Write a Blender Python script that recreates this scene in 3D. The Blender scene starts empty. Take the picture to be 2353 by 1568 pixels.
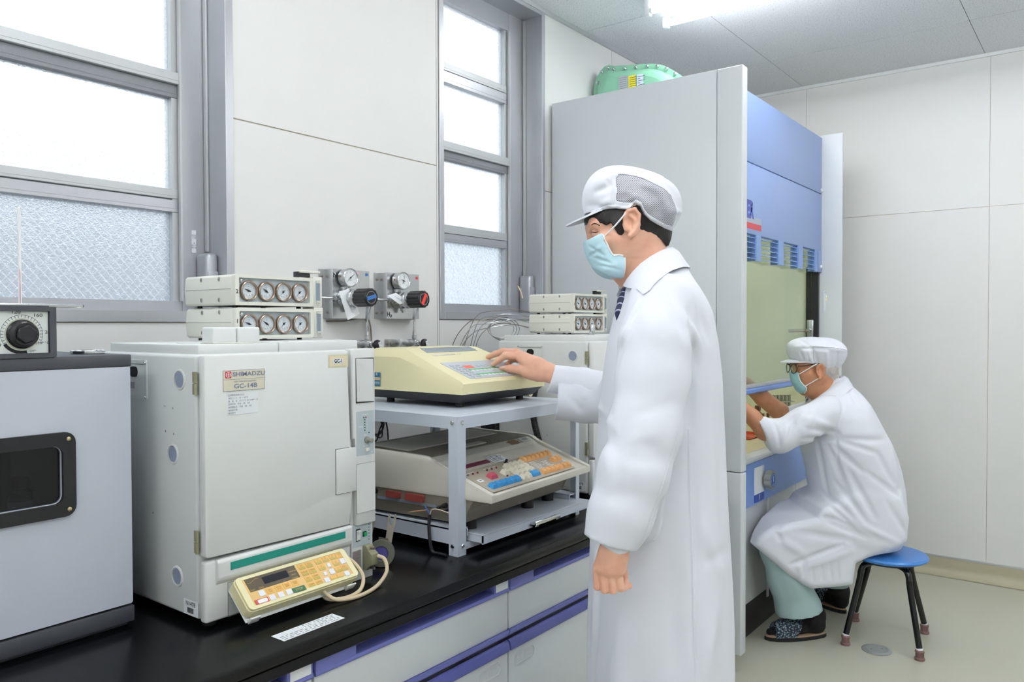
import bpy, bmesh, math, random
import numpy as np
from mathutils import Matrix, Vector
R = math.radians
sc = bpy.context.scene
col = sc.collection

# ---------------------------------------------------------------- camera, world, lights, exposure
cam_data = bpy.data.cameras.new('camera')
cam_data.sensor_width = 36.0
cam_data.lens = 27.692
cam_data.clip_start = 0.05
cam = bpy.data.objects.new('camera', cam_data)
col.objects.link(cam)
cam.matrix_world = Matrix(((0.6063, 0.0175, -0.7951, 0.0), (-0.7952, 0.0101, -0.6062, 0.0),
                           (-0.0026, 0.9998, 0.02, 1.4), (0, 0, 0, 1)))
sc.camera = cam
sc.view_settings.view_transform = 'Standard'
sc.view_settings.look = 'None'
sc.view_settings.gamma = 1.0
sc.view_settings.exposure = 0.0
sc.view_settings.use_curve_mapping = False
TUBE = 37.0          # strength of the fluorescent tubes
SKY = 1.75            # strength of the overcast sky

world = bpy.data.worlds.new('overcast_sky')
sc.world = world
world.use_nodes = True
wn = world.node_tree
wn.nodes.clear()
w_out = wn.nodes.new('ShaderNodeOutputWorld')
w_bg = wn.nodes.new('ShaderNodeBackground')
w_tc = wn.nodes.new('ShaderNodeTexCoord')
w_sep = wn.nodes.new('ShaderNodeSeparateXYZ')
w_ramp = wn.nodes.new('ShaderNodeValToRGB')
wn.links.new(w_tc.outputs['Generated'], w_sep.inputs[0])
wn.links.new(w_sep.outputs['Z'], w_ramp.inputs['Fac'])
# overcast sky: three times as bright overhead as at the horizon
w_ramp.color_ramp.elements[0].position = 0.0
w_ramp.color_ramp.elements[0].color = (0.80, 0.86, 0.93, 1)
w_ramp.color_ramp.elements[1].position = 1.0
w_ramp.color_ramp.elements[1].color = (2.4, 2.5, 2.6, 1)
wn.links.new(w_ramp.outputs['Color'], w_bg.inputs['Color'])
w_bg.inputs['Strength'].default_value = SKY
wn.links.new(w_bg.outputs[0], w_out.inputs[0])

# ---------------------------------------------------------------- materials
def lin(h):
    h = h.lstrip('#')
    c = [int(h[i:i + 2], 16) / 255 for i in (0, 2, 4)]
    return tuple(((x + 0.055) / 1.055) ** 2.4 if x > 0.04045 else x / 12.92 for x in c) + (1.0,)

MAT = {}
def mat(name, colour, rough=0.5, metal=0.0, var=0.06, vscale=9.0, bump=0.0, bscale=200.0, coat=0.0, sss=0.0, emit=None, estr=0.0, alpha=None, stretch=None, spec=None):
    if name in MAT:
        return MAT[name]
    m = bpy.data.materials.new(name)
    m.use_nodes = True
    nt = m.node_tree
    b = nt.nodes['Principled BSDF']
    c = lin(colour)
    b.inputs['Roughness'].default_value = rough
    b.inputs['Metallic'].default_value = metal
    if spec is not None: b.inputs['Specular IOR Level'].default_value = spec
    if coat: b.inputs['Coat Weight'].default_value = coat
    if sss:
        b.inputs['Subsurface Weight'].default_value = sss
        b.inputs['Subsurface Radius'].default_value = (0.02, 0.008, 0.004)
        b.inputs['Subsurface Scale'].default_value = 0.3
    tc = nt.nodes.new('ShaderNodeTexCoord')
    src = tc.outputs['Object']
    if stretch:
        mp = nt.nodes.new('ShaderNodeMapping'); mp.inputs['Scale'].default_value = stretch
        nt.links.new(src, mp.inputs[0]); src = mp.outputs[0]
    if var:
        n = nt.nodes.new('ShaderNodeTexNoise')
        n.inputs['Scale'].default_value = vscale; n.inputs['Detail'].default_value = 4
        nt.links.new(src, n.inputs['Vector'])
        mx = nt.nodes.new('ShaderNodeMix'); mx.data_type = 'RGBA'
        mx.inputs['A'].default_value = tuple(x * (1 - var) for x in c[:3]) + (1,)
        mx.inputs['B'].default_value = tuple(min(1, x * (1 + var)) for x in c[:3]) + (1,)
        nt.links.new(n.outputs['Fac'], mx.inputs['Factor'])
        nt.links.new(mx.outputs['Result'], b.inputs['Base Color'])
    else:
        b.inputs['Base Color'].default_value = c
    if bump:
        n2 = nt.nodes.new('ShaderNodeTexNoise')
        n2.inputs['Scale'].default_value = bscale; n2.inputs['Detail'].default_value = 3
        nt.links.new(src, n2.inputs['Vector'])
        bp = nt.nodes.new('ShaderNodeBump'); bp.inputs['Strength'].default_value = bump; bp.inputs['Distance'].default_value = 0.002
        nt.links.new(n2.outputs['Fac'], bp.inputs['Height'])
        nt.links.new(bp.outputs['Normal'], b.inputs['Normal'])
    if emit:
        b.inputs['Emission Color'].default_value = lin(emit)
        b.inputs['Emission Strength'].default_value = estr
    MAT[name] = m
    return m

def nodes(m):
    nt = m.node_tree
    return nt, nt.nodes['Principled BSDF']

white_wall = mat('white_wall_panel', '#e2e3e1', 0.55, var=0.02, bump=0.05, bscale=60)
ceil_m = mat('ceiling_board', '#e6e9ec', 0.9, var=0.03)
floor_m = mat('beige_vinyl_floor', '#babaa9', 0.28, var=0.05, vscale=2.0, bump=0.04, bscale=40)
alu = mat('window_aluminium', '#b7b9be', 0.38, metal=0.6, var=0.03, stretch=(30, 30, 1.0))
alu_light = mat('light_aluminium', '#c3c6c8', 0.45, metal=0.4, var=0.03)
steel = mat('stainless_steel', '#c6c8ca', 0.26, metal=0.95, var=0.05, vscale=30)
chrome = mat('chrome', '#d8dadc', 0.12, metal=1.0, var=0.0)
dull_steel = mat('dull_steel', '#8b847b', 0.5, metal=0.8, var=0.15, vscale=60)
putty = mat('putty_white_enamel', '#dadddb', 0.42, var=0.025, vscale=5)
putty2 = mat('pale_ivory_enamel', '#dadbd0', 0.45, var=0.03, vscale=12)
putty_side = mat('grey_white_enamel', '#d0d4d2', 0.45, var=0.03, vscale=7)
grey_panel = mat('blue_grey_faceplate', '#b4c0c4', 0.4, var=0.02)
dark = mat('black_plastic', '#15161a', 0.35, var=0.1)
pitch = mat('matt_black', '#060607', 0.8, var=0.0)
rubber = mat('black_rubber', '#1b1b1d', 0.6, var=0.1)
ink = mat('black_ink', '#1d1f24', 0.7, var=0.0)
grey_ink = mat('grey_print', '#7c838c', 0.7, var=0.0)
blue_ink = mat('slate_blue_print', '#76809a', 0.6, var=0.0)
white_ink = mat('white_print', '#e9eef0', 0.6, var=0.0)
red_ink = mat('red_print', '#c2393f', 0.6, var=0.0)
paper = mat('white_paper', '#e9edf0', 0.7, var=0.02)
black_top = mat('black_laminate', '#08090b', 0.24, var=0.15, vscale=14, bump=0.02, bscale=300, spec=0.3)
purple = mat('purple_plastic', '#6a70b4', 0.4, var=0.04)
purple_dk = mat('deep_purple_plastic', '#53599a', 0.45, var=0.04)
drawer_m = mat('drawer_white_laminate', '#cfd4d6', 0.4, var=0.02)
stand_m = mat('pale_blue_grey_steel', '#c3ccd8', 0.4, var=0.03, bump=0.08, bscale=500)
oven_m = mat('oven_grey_enamel', '#c0c6d2', 0.35, var=0.03, bump=0.05, bscale=400)
oven_dk = mat('charcoal_enamel', '#3f4249', 0.5, var=0.08, bump=0.2, bscale=600)
cream = mat('cream_plastic', '#e3dcb0', 0.42, var=0.05, vscale=6)
cream2 = mat('aged_cream_plastic', '#e0d3a2', 0.42, var=0.06, vscale=14)
khaki = mat('olive_grey_metal', '#8f8f72', 0.5, metal=0.2, var=0.08)
blue_hood = mat('blue_enamel', '#8ea6d6', 0.38, var=0.03, vscale=3)
hood_white = mat('hood_white_enamel', '#cfd4d7', 0.4, var=0.02, vscale=3)
hood_in = mat('hood_liner_cream', '#e6e8cc', 0.5, var=0.04)

def glassy(name, colour, rough=0.0, mixf=0.9):
    """thin clear sheet: mostly see-through with a fresnel gloss"""
    m = bpy.data.materials.new(name); m.use_nodes = True
    nt = m.node_tree; nt.nodes.clear()
    o = nt.nodes.new('ShaderNodeOutputMaterial'); t = nt.nodes.new('ShaderNodeBsdfTransparent')
    g = nt.nodes.new('ShaderNodeBsdfGlossy'); mx = nt.nodes.new('ShaderNodeMixShader'); f = nt.nodes.new('ShaderNodeLayerWeight')
    t.inputs[0].default_value = lin(colour); g.inputs['Roughness'].default_value = rough
    pw = nt.nodes.new('ShaderNodeMath'); pw.operation = 'POWER'; pw.inputs[1].default_value = 4.0
    ma = nt.nodes.new('ShaderNodeMath'); ma.operation = 'MULTIPLY_ADD'; ma.inputs[1].default_value = 0.7; ma.inputs[2].default_value = 0.04
    nt.links.new(f.outputs['Facing'], pw.inputs[0]); nt.links.new(pw.outputs[0], ma.inputs[0])
    nt.links.new(ma.outputs[0], mx.inputs[0]); nt.links.new(t.outputs[0], mx.inputs[1]); nt.links.new(g.outputs[0], mx.inputs[2])
    nt.links.new(mx.outputs[0], o.inputs[0])
    MAT[name] = m
    return m
clear = glassy('clear_glass', '#f2f7f6', 0.03)
smoked = glassy('smoked_glass', '#9aa0a6', 0.05)

# ---------------------------------------------------------------- mesh building
class MB:
    def __init__(self):
        self.bm = bmesh.new()
    def hull(self, pts):
        vs = [self.bm.verts.new(p) for p in pts]
        return vs
    def box(self, x0, x1, y0, y1, z0, z1, b=0.0, seg=2, only=None):
        bm = self.bm
        if x0 > x1: x0, x1 = x1, x0
        if y0 > y1: y0, y1 = y1, y0
        if z0 > z1: z0, z1 = z1, z0
        v = [bm.verts.new((x, y, z)) for z in (z0, z1) for (x, y) in ((x0, y0), (x1, y0), (x1, y1), (x0, y1))]
        fs = [(3, 2, 1, 0), (4, 5, 6, 7), (0, 1, 5, 4), (1, 2, 6, 5), (2, 3, 7, 6), (3, 0, 4, 7)]
        f = [bm.faces.new([v[i] for i in q]) for q in fs]
        if b:
            es = list({e for q in f for e in q.edges})
            b = min(b, 0.45 * min(x1 - x0, y1 - y0, z1 - z0))
            bmesh.ops.bevel(bm, geom=es, offset=b, segments=seg, affect='EDGES', profile=0.5)
        return self
    def prism(self, pts, vec, b=0.0, seg=2):
        """polygon of 3-D points swept along vec"""
        bm = self.bm
        vec = Vector(vec)
        n = Vector((0, 0, 0))
        P = [Vector(p) for p in pts]
        for i in range(len(P)):
            n += P[i].cross(P[(i + 1) % len(P)])
        if n.dot(vec) > 0: P.reverse()
        a = [bm.verts.new(p) for p in P]; c = [bm.verts.new(p + vec) for p in P]
        f = [bm.faces.new(a), bm.faces.new(c[::-1])]
        k = len(P)
        for i in range(k):
            f.append(bm.faces.new((a[i], c[i], c[(i + 1) % k], a[(i + 1) % k])))
        if b:
            es = list({e for q in f for e in q.edges})
            bmesh.ops.bevel(bm, geom=es, offset=b, segments=seg, affect='EDGES', profile=0.5)
        return self
    def px(self, pts, x0, x1, b=0.0):
        return self.prism([(x0, y, z) for y, z in pts], (x1 - x0, 0, 0), b)
    def py(self, pts, y0, y1, b=0.0):
        return self.prism([(x, y0, z) for x, z in pts], (0, y1 - y0, 0), b)
    def pz(self, pts, z0, z1, b=0.0):
        return self.prism([(x, y, z0) for x, y in pts], (0, 0, z1 - z0), b)
    def rr(self, c, u, v, w, h, rad, t, n=5, b=0.0):
        """rounded rectangle plate centred at c in the plane u,v with thickness t along u x v"""
        c = Vector(c); u = Vector(u).normalized(); v = Vector(v).normalized(); nn = u.cross(v)
        pts = []
        rad = max(1e-5, min(rad, w / 2 - 1e-5, h / 2 - 1e-5))
        for (sx, sy, a0) in ((1, 1, 0), (-1, 1, 90), (-1, -1, 180), (1, -1, 270)):
            for i in range(n + 1 if rad > 1e-4 else 1):
                a = R(a0 + 90 * i / n)
                pts.append(c + u * (sx * (w / 2 - rad) + rad * math.cos(a)) + v * (sy * (h / 2 - rad) + rad * math.sin(a)))
        return self.prism(pts, nn * t, b)
    def frame(self, c, u, v, w, h, iw, ih, rad, irad, t, n=5, off=(0, 0)):
        """flat rounded ring"""
        c = Vector(c); u = Vector(u).normalized(); v = Vector(v).normalized(); nn = u.cross(v) * t
        def ring(w, h, rad, o):
            p = []
            for (sx, sy, a0) in ((1, 1, 0), (-1, 1, 90), (-1, -1, 180), (1, -1, 270)):
                for i in range(n + 1):
                    a = R(a0 + 90 * i / n)
                    p.append(c + u * (o[0] + sx * (w / 2 - rad) + rad * math.cos(a)) + v * (o[1] + sy * (h / 2 - rad) + rad * math.sin(a)))
            return p
        A, B = ring(w, h, max(rad, 1e-5), (0, 0)), ring(iw, ih, max(irad, 1e-5), off)
        bm = self.bm
        L = [[bm.verts.new(q) for q in ps] for ps in (A, [q + nn for q in A], [q + nn for q in B], B)]
        k = len(A)
        for j in range(4):
            p, q = L[j], L[(j + 1) % 4]
            for i in range(k):
                bm.faces.new((p[i], p[(i + 1) % k], q[(i + 1) % k], q[i]))
        return self
    def lathe(self, prof, o, axis=(0, 0, 1), n=24, caps=True):
        """profile of (radius, height) turned about axis through o"""
        bm = self.bm
        o = Vector(o); ax = Vector(axis).normalized()
        u = ax.orthogonal().normalized(); v = ax.cross(u)
        rows = []
        for r, h in prof:
            if r < 1e-6: rows.append([bm.verts.new(o + ax * h)])
            else: rows.append([bm.verts.new(o + ax * h + (u * math.cos(2 * math.pi * i / n) + v * math.sin(2 * math.pi * i / n)) * r) for i in range(n)])
        for p, q in zip(rows, rows[1:]):
            for i in range(n):
                j = (i + 1) % n
                if len(p) == 1 and len(q) == 1: continue
                if len(p) == 1: bm.faces.new((p[0], q[j], q[i]))
                elif len(q) == 1: bm.faces.new((p[i], p[j], q[0]))
                else: bm.faces.new((p[i], p[j], q[j], q[i]))
        if caps:
            if len(rows[0]) > 1: bm.faces.new(rows[0][::-1])
            if len(rows[-1]) > 1: bm.faces.new(rows[-1])
        return self
    def cyl(self, p0, p1, r0, r1=None, n=20):
        p0 = Vector(p0); p1 = Vector(p1)
        r1 = r0 if r1 is None else r1
        return self.lathe([(r0, 0), (r1, (p1 - p0).length)], p0, p1 - p0, n)
    def ball(self, c, r, n=16, m=8, s=(1, 1, 1)):
        k = len(self.bm.verts)
        self.lathe([(r * math.sin(math.pi * i / m), -r * math.cos(math.pi * i / m)) for i in range(m + 1)], c, (0, 0, 1), n)
        if s != (1, 1, 1):
            self.bm.verts.ensure_lookup_table()
            for w in self.bm.verts[k:]:
                d = w.co - Vector(c)
                w.co = Vector(c) + Vector((d.x * s[0], d.y * s[1], d.z * s[2]))
        return self
    def tube(self, pts, r, n=8, smooth=4, closed=False, caps=True):
        P = [Vector(p) for p in pts]
        if smooth and len(P) > 2:
            Q = []
            m = len(P)
            for i in range(m if closed else m - 1):
                p0 = P[i - 1] if (closed or i > 0) else P[0] * 2 - P[1]
                p1 = P[i]; p2 = P[(i + 1) % m]
                p3 = P[(i + 2) % m] if (closed or i + 2 < m) else p2 * 2 - p1
                for s in range(smooth):
                    t = s / smooth
                    Q.append(0.5 * ((2 * p1) + (p2 - p0) * t + (2 * p0 - 5 * p1 + 4 * p2 - p3) * t * t + (3 * p1 - p0 - 3 * p2 + p3) * t ** 3))
            if not closed: Q.append(P[-1])
            P = Q
        bm = self.bm
        k = len(P)
        rows = []
        u = None
        for i in range(k):
            if closed: t = (P[(i + 1) % k] - P[i - 1]).normalized()
            else: t = (P[min(i + 1, k - 1)] - P[max(i - 1, 0)]).normalized()
            u = t.orthogonal().normalized() if u is None else (u - t * u.dot(t)).normalized()
            v = t.cross(u)
            rr = r(i / (k - 1)) if callable(r) else r
            rows.append([bm.verts.new(P[i] + (u * math.cos(2 * math.pi * j / n) + v * math.sin(2 * math.pi * j / n)) * rr) for j in range(n)])
        for i in range(k if closed else k - 1):
            p, q = rows[i], rows[(i + 1) % k]
            for j in range(n):
                bm.faces.new((p[j], p[(j + 1) % n], q[(j + 1) % n], q[j]))
        if caps and not closed:
            bm.faces.new(rows[0][::-1]); bm.faces.new(rows[-1])
        return self
    def grid(self, rows, flip=False, close_u=False):
        """sheet through rows of points"""
        bm = self.bm
        V = [[bm.verts.new(p) for p in row] for row in rows]
        for a, b in zip(V, V[1:]):
            m = len(a)
            for i in range(m if close_u else m - 1):
                q = (a[i], a[(i + 1) % m], b[(i + 1) % m], b[i])
                bm.faces.new(q[::-1] if flip else q)
        return self
    def text(self, s, o, u, v, size, align='CENTER', bold=0.0, sx=1.0, t=0.0004):
        cu = bpy.data.curves.new('lettering', 'FONT')
        cu.body = s; cu.size = size; cu.align_x = align; cu.align_y = 'CENTER'; cu.offset = bold; cu.resolution_u = 3
        ob = bpy.data.objects.new('lettering', cu)
        col.objects.link(ob)
        dg = bpy.context.evaluated_depsgraph_get()
        me = bpy.data.meshes.new_from_object(ob.evaluated_get(dg))
        u = Vector(u).normalized(); v = Vector(v).normalized(); n = u.cross(v)
        o = Vector(o) + n * t
        mt = Matrix(((u.x * sx, v.x, n.x, o.x), (u.y * sx, v.y, n.y, o.y), (u.z * sx, v.z, n.z, o.z), (0, 0, 0, 1)))
        me.transform(mt)
        self.bm.from_mesh(me)
        bpy.data.objects.remove(ob); bpy.data.curves.remove(cu); bpy.data.meshes.remove(me)
        return self
    def flat(self, o, u, v, w, h, t=0.0003):
        """thin print rectangle with its lower corner at o"""
        u = Vector(u).normalized(); v = Vector(v).normalized(); n = u.cross(v)
        o = Vector(o) + n * t
        self.bm.faces.new([self.bm.verts.new(p) for p in (o, o + u * w, o + u * w + v * h, o + v * h)])
        return self

MW = {}
def link(o, parent=None):
    col.objects.link(o)
    if parent is not None: o.parent = parent
    return o
def props(o, label=None, cat=None, group=None, kind=None):
    if label: o['label'] = label
    if cat: o['category'] = cat
    if group: o['group'] = group
    if kind: o['kind'] = kind
    return o
def thing(name, label, cat, loc=(0, 0, 0), rotz=0.0, group=None, mtx=None):
    o = bpy.data.objects.new(name, None)
    o.empty_display_size = 0.05
    col.objects.link(o)
    m = mtx if mtx is not None else Matrix.Translation(loc) @ Matrix.Rotation(rotz, 4, 'Z')
    o.matrix_world = m
    MW[o.name] = m
    return props(o, label, cat, group)
def finish_mesh(name, mb, angle=35, recalc=True):
    if recalc: bmesh.ops.recalc_face_normals(mb.bm, faces=mb.bm.faces)
    me = bpy.data.meshes.new(name)
    mb.bm.to_mesh(me); mb.bm.free()
    if angle:
        me.shade_smooth()
        me.set_sharp_from_angle(angle=R(angle))
    return me
def part(name, mb, m, parent=None, angle=35, world=False, label=None, recalc=True, kind=None):
    """mesh object; coordinates are the thing's own unless world is set"""
    me = finish_mesh(name, mb, angle, recalc)
    if world and parent is not None and parent.name in MW:
        me.transform(MW[parent.name].inverted())
    me.materials.append(m)
    o = bpy.data.objects.new(name, me)
    link(o, parent)
    if parent is not None and parent.name in MW: MW[o.name] = MW[parent.name]
    elif parent is None: MW[o.name] = Matrix.Identity(4)
    if label: o['label'] = label
    if kind: o['kind'] = kind
    return o
def struct(name, mb, m, parent=None, label=None, angle=35):
    o = part(name, mb, m, parent, angle)
    if parent is None: o['kind'] = 'structure'
    if label: o['label'] = label
    return o
def dup(root, mtx, label, group=None):
    r = root.copy(); col.objects.link(r)
    r.matrix_world = mtx
    MW[r.name] = mtx
    r['label'] = label
    if group: r['group'] = group
    for ch in list(root.children):
        c = ch.copy(); col.objects.link(c); c.parent = r
        MW[c.name] = mtx
        for g in ch.children:
            d = g.copy(); col.objects.link(d); d.parent = c
            MW[d.name] = mtx
    return r
XP, YP, ZP = Vector((1, 0, 0)), Vector((0, 1, 0)), Vector((0, 0, 1))

# ================================================================ ROOM
WY, CZ, BX = 2.10, 2.853, 4.94
RX0, RY0 = -1.9, -2.7
W1X0, W1X1, WZ0, WZ1 = -1.10, 1.378, 1.411, 2.846
W2X0, W2X1, W2Z0 = 2.285, 3.005, 1.424
GY = 2.205                                   # plane of the window frames

# floor
f = MB(); f.box(RX0 - .2, BX + .25, RY0 - .2, WY + .25, -0.12, 0)
floor = struct('floor', f, floor_m, angle=0)
# ceiling: backing and boards with recessed joints
f = MB(); f.box(RX0 - .2, BX + .25, RY0 - .2, WY + .25, CZ + .012, CZ + .15)
ceiling = struct('ceiling', f, mat('ceiling_joint_grey', '#8d9294', 0.9, var=0), angle=0)
nt, b = nodes(ceil_m)                        # mineral board: short dark fissures
tc = nt.nodes.new('ShaderNodeTexCoord'); mp = nt.nodes.new('ShaderNodeMapping'); mp.inputs['Scale'].default_value = (75, 120, 1)
nt.links.new(tc.outputs['Object'], mp.inputs[0])
nz = nt.nodes.new('ShaderNodeTexNoise'); nz.inputs['Scale'].default_value = 0.35; nz.inputs['Detail'].default_value = 3
nt.links.new(mp.outputs[0], nz.inputs['Vector'])
ad = nt.nodes.new('ShaderNodeVectorMath'); ad.operation = 'ADD'
sc_ = nt.nodes.new('ShaderNodeVectorMath'); sc_.operation = 'SCALE'; sc_.inputs['Scale'].default_value = 2.2
nt.links.new(nz.outputs['Color'], sc_.inputs[0]); nt.links.new(mp.outputs[0], ad.inputs[0]); nt.links.new(sc_.outputs[0], ad.inputs[1])
vo = nt.nodes.new('ShaderNodeTexVoronoi'); vo.inputs['Scale'].default_value = 1.0; vo.voronoi_dimensions = '2D'
nt.links.new(ad.outputs[0], vo.inputs['Vector'])
rp = nt.nodes.new('ShaderNodeValToRGB'); rp.color_ramp.elements[0].position = 0.07; rp.color_ramp.elements[1].position = 0.14
rp.color_ramp.elements[0].color = lin('#838c91'); rp.color_ramp.elements[1].color = lin('#e6e9ec')
nt.links.new(vo.outputs['Distance'], rp.inputs[0]); nt.links.new(rp.outputs[0], b.inputs['Base Color'])
jx = [RX0, -1.65, -0.65, 0.35, 1.35, 2.35, 3.35, 4.35, BX]
jy = [RY0, -2.32, -1.36, -0.40, 0.56, 1.52, WY]
for i in range(len(jx) - 1):
    for j in range(len(jy) - 1):
        f = MB(); f.box(jx[i] + .0015, jx[i + 1] - .0015, jy[j] + .0015, jy[j + 1] - .0015, CZ, CZ + .012)
        struct('panel', f, ceil_m, ceiling, angle=0)

# window wall: core with the two openings, then panels with recessed joints
f = MB()
c0, c1 = WY + .0035, WY + .20
for (x0, x1, z0, z1) in ((RX0 - .2, W1X0, -.1, CZ + .1), (W1X0, W1X1, -.1, WZ0), (W1X0, W1X1, WZ1, CZ + .1), (W1X1, W2X0, -.1, CZ + .1),
                         (W2X0, W2X1, -.1, W2Z0), (W2X0, W2X1, WZ1, CZ + .1), (W2X1, BX + .2, -.1, CZ + .1)):
    f.box(x0, x1, c0, c1, z0, z1)
wall_left = struct('wall_left', f, mat('seam_beige', '#beb8aa', 0.8, var=0), angle=0)  # plain beige core that shows in the joints
SZ = 2.022
g = .0022
for (x0, x1, z0, z1) in ((RX0, W1X0, 0, SZ), (RX0, W1X0, SZ, CZ), (W1X0, W1X1, 0, WZ0), (W1X1, W2X0 - .012, 0, SZ), (W1X1, W2X0 - .012, SZ, CZ),
                         (W2X0, W2X1, 0, W2Z0), (W2X1, 3.62, 0, SZ), (W2X1, 3.62, SZ, CZ), (3.62, BX, 0, SZ), (3.62, BX, SZ, CZ), (W2X0 - .012, W2X0, 0, CZ)):
    f = MB(); f.box(x0 + g, x1 - g, WY, WY + .012, z0 + g, z1 - g)
    struct('panel', f, white_wall, wall_left, angle=0)

# far wall: panels on a dark backing
f = MB(); f.box(BX + .0035, BX + .2, RY0 - .2, WY + .2, -.1, CZ + .1)
wall_back = struct('wall_back', f, mat('joint_beige', '#cfc6b6', 0.8, var=0), angle=0)
by = [RY0, -1.40, -.433, .534, 1.501, WY]
for i in range(len(by) - 1):
    for (z0, z1) in ((.105, 2.033), (2.033, CZ)):
        f = MB(); f.box(BX, BX + .012, by[i] + .0011, by[i + 1] - .0011, z0 + .0011, z1 - .0011)
        struct('panel', f, white_wall, wall_back, angle=0)
# the walls behind the camera close the room
f = MB(); f.box(RX0, BX, RY0 - .15, RY0, 0, CZ); struct('wall_right', f, white_wall, angle=0)
f = MB(); f.box(RX0 - .15, RX0, RY0, WY, 0, CZ); struct('wall_front', f, white_wall, angle=0)

# cornice strips, metal strip and coved skirting
f = MB(); f.box(RX0, BX, WY - .012, WY, CZ - .018, CZ); struct('trim_1', f, alu_light)
f = MB(); f.box(BX - .012, BX, RY0, WY - .012, CZ - .018, CZ); struct('trim_2', f, mat('white_trim', '#e4e7e7', 0.5, var=0.01))
f = MB(); f.box(BX - .004, BX + .012, RY0, WY, .094, .107, .002); struct('trim_3', f, alu_light)
f = MB()
pts = [(BX + .011, .094)] + [(BX - .006 - .05 * (1 - math.cos(a)), .094 - .006 - .086 * math.sin(a)) for a in [R(t) for t in range(0, 91, 10)]]
pts = [(BX + .011, .094), (BX - .003, .094), (BX - .004, .05)] + [(BX - .004 - .045 * (1 - math.cos(R(t))), .047 - .045 * math.sin(R(t))) for t in range(0, 91, 15)] + [(BX + .011, .002)]
f.prism([(x, RY0, z) for x, z in pts], (0, WY - RY0, 0))
struct('baseboard_back', f, mat('beige_vinyl_cove', '#b3ad94', 0.4, var=0.04))

# frosted glass, with or without embedded wire
def frosted(name, wires, tr=0.72):
    m = bpy.data.materials.new(name); m.use_nodes = True
    nt = m.node_tree; nt.nodes.clear()
    o = nt.nodes.new('ShaderNodeOutputMaterial')
    tl = nt.nodes.new('ShaderNodeBsdfTranslucent'); rf = nt.nodes.new('ShaderNodeBsdfRefraction'); gl = nt.nodes.new('ShaderNodeBsdfGlossy')
    m1 = nt.nodes.new('ShaderNodeMixShader'); m2 = nt.nodes.new('ShaderNodeMixShader')
    tc = nt.nodes.new('ShaderNodeTexCoord'); nz = nt.nodes.new('ShaderNodeTexNoise'); bp = nt.nodes.new('ShaderNodeBump')
    mp = nt.nodes.new('ShaderNodeMapping'); mp.inputs['Scale'].default_value = (120, 120, 190) if wires else (100, 100, 160)
    nt.links.new(tc.outputs['Object'], mp.inputs[0]); nt.links.new(mp.outputs[0], nz.inputs['Vector'])
    nz.inputs['Scale'].default_value = 1.0; nz.inputs['Detail'].default_value = 2; nz.inputs['Distortion'].default_value = 1.2
    nt.links.new(nz.outputs['Fac'], bp.inputs['Height']); bp.inputs['Strength'].default_value = 1.0; bp.inputs['Distance'].default_value = 0.0035
    tl.inputs['Color'].default_value = (.62, .66, .70, 1) if wires else (.90, .93, .95, 1); rf.inputs['Color'].default_value = (.84, .87, .90, 1) if wires else (.95, .97, .98, 1)
    rf.inputs['Roughness'].default_value = 0.18; rf.inputs['IOR'].default_value = 1.2; gl.inputs['Roughness'].default_value = 0.25
    for s in (tl, rf, gl): nt.links.new(bp.outputs[0], s.inputs['Normal'])
    m1.inputs[0].default_value = tr
    nt.links.new(tl.outputs[0], m1.inputs[1]); nt.links.new(rf.outputs[0], m1.inputs[2])
    m2.inputs[0].default_value = 0.06
    nt.links.new(m1.outputs[0], m2.inputs[1]); nt.links.new(gl.outputs[0], m2.inputs[2])
    last = m2
    if wires:                                # diagonal lattice of wire cast in the pane
        sx = nt.nodes.new('ShaderNodeSeparateXYZ'); nt.links.new(tc.outputs['Object'], sx.inputs[0])
        prev = None
        for sgn, wid in ((1, .045), (-1, .018)):
            a = nt.nodes.new('ShaderNodeMath'); a.operation = 'MULTIPLY_ADD'; a.inputs[1].default_value = sgn * 1.12
            nt.links.new(sx.outputs['X'], a.inputs[0]); nt.links.new(sx.outputs['Z'], a.inputs[2])
            q = nt.nodes.new('ShaderNodeMath'); q.operation = 'MULTIPLY'; q.inputs[1].default_value = 1 / .028; nt.links.new(a.outputs[0], q.inputs[0])
            fr = nt.nodes.new('ShaderNodeMath'); fr.operation = 'FRACT'; nt.links.new(q.outputs[0], fr.inputs[0])
            lt = nt.nodes.new('ShaderNodeMath'); lt.operation = 'LESS_THAN'; lt.inputs[1].default_value = wid; nt.links.new(fr.outputs[0], lt.inputs[0])
            if prev is None: prev = lt
            else:
                mxm = nt.nodes.new('ShaderNodeMath'); mxm.operation = 'MAXIMUM'
                nt.links.new(prev.outputs[0], mxm.inputs[0]); nt.links.new(lt.outputs[0], mxm.inputs[1]); prev = mxm
        wr = nt.nodes.new('ShaderNodeBsdfPrincipled'); wr.inputs['Base Color'].default_value = lin('#f2f4f6'); wr.inputs['Metallic'].default_value = .3; wr.inputs['Roughness'].default_value = .4
        tw = nt.nodes.new('ShaderNodeBsdfTranslucent'); tw.inputs[0].default_value = (1, 1, 1, 1)
        mw = nt.nodes.new('ShaderNodeMixShader'); mw.inputs[0].default_value = .6
        nt.links.new(wr.outputs[0], mw.inputs[1]); nt.links.new(tw.outputs[0], mw.inputs[2])
        m3 = nt.nodes.new('ShaderNodeMixShader')
        nt.links.new(prev.outputs[0], m3.inputs[0]); nt.links.new(m2.outputs[0], m3.inputs[1]); nt.links.new(mw.outputs[0], m3.inputs[2]); last = m3
    nt.links.new(last.outputs[0], o.inputs[0])
    MAT[name] = m
    return m
fr_plain = frosted('frosted_glass', False)
fr_wire = frosted('wired_frosted_glass', True, .75)
screen_m = mat('insect_screen_grey', '#8f9297', 0.7, metal=0.2, var=0.0, bump=0.6, bscale=900)

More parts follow.
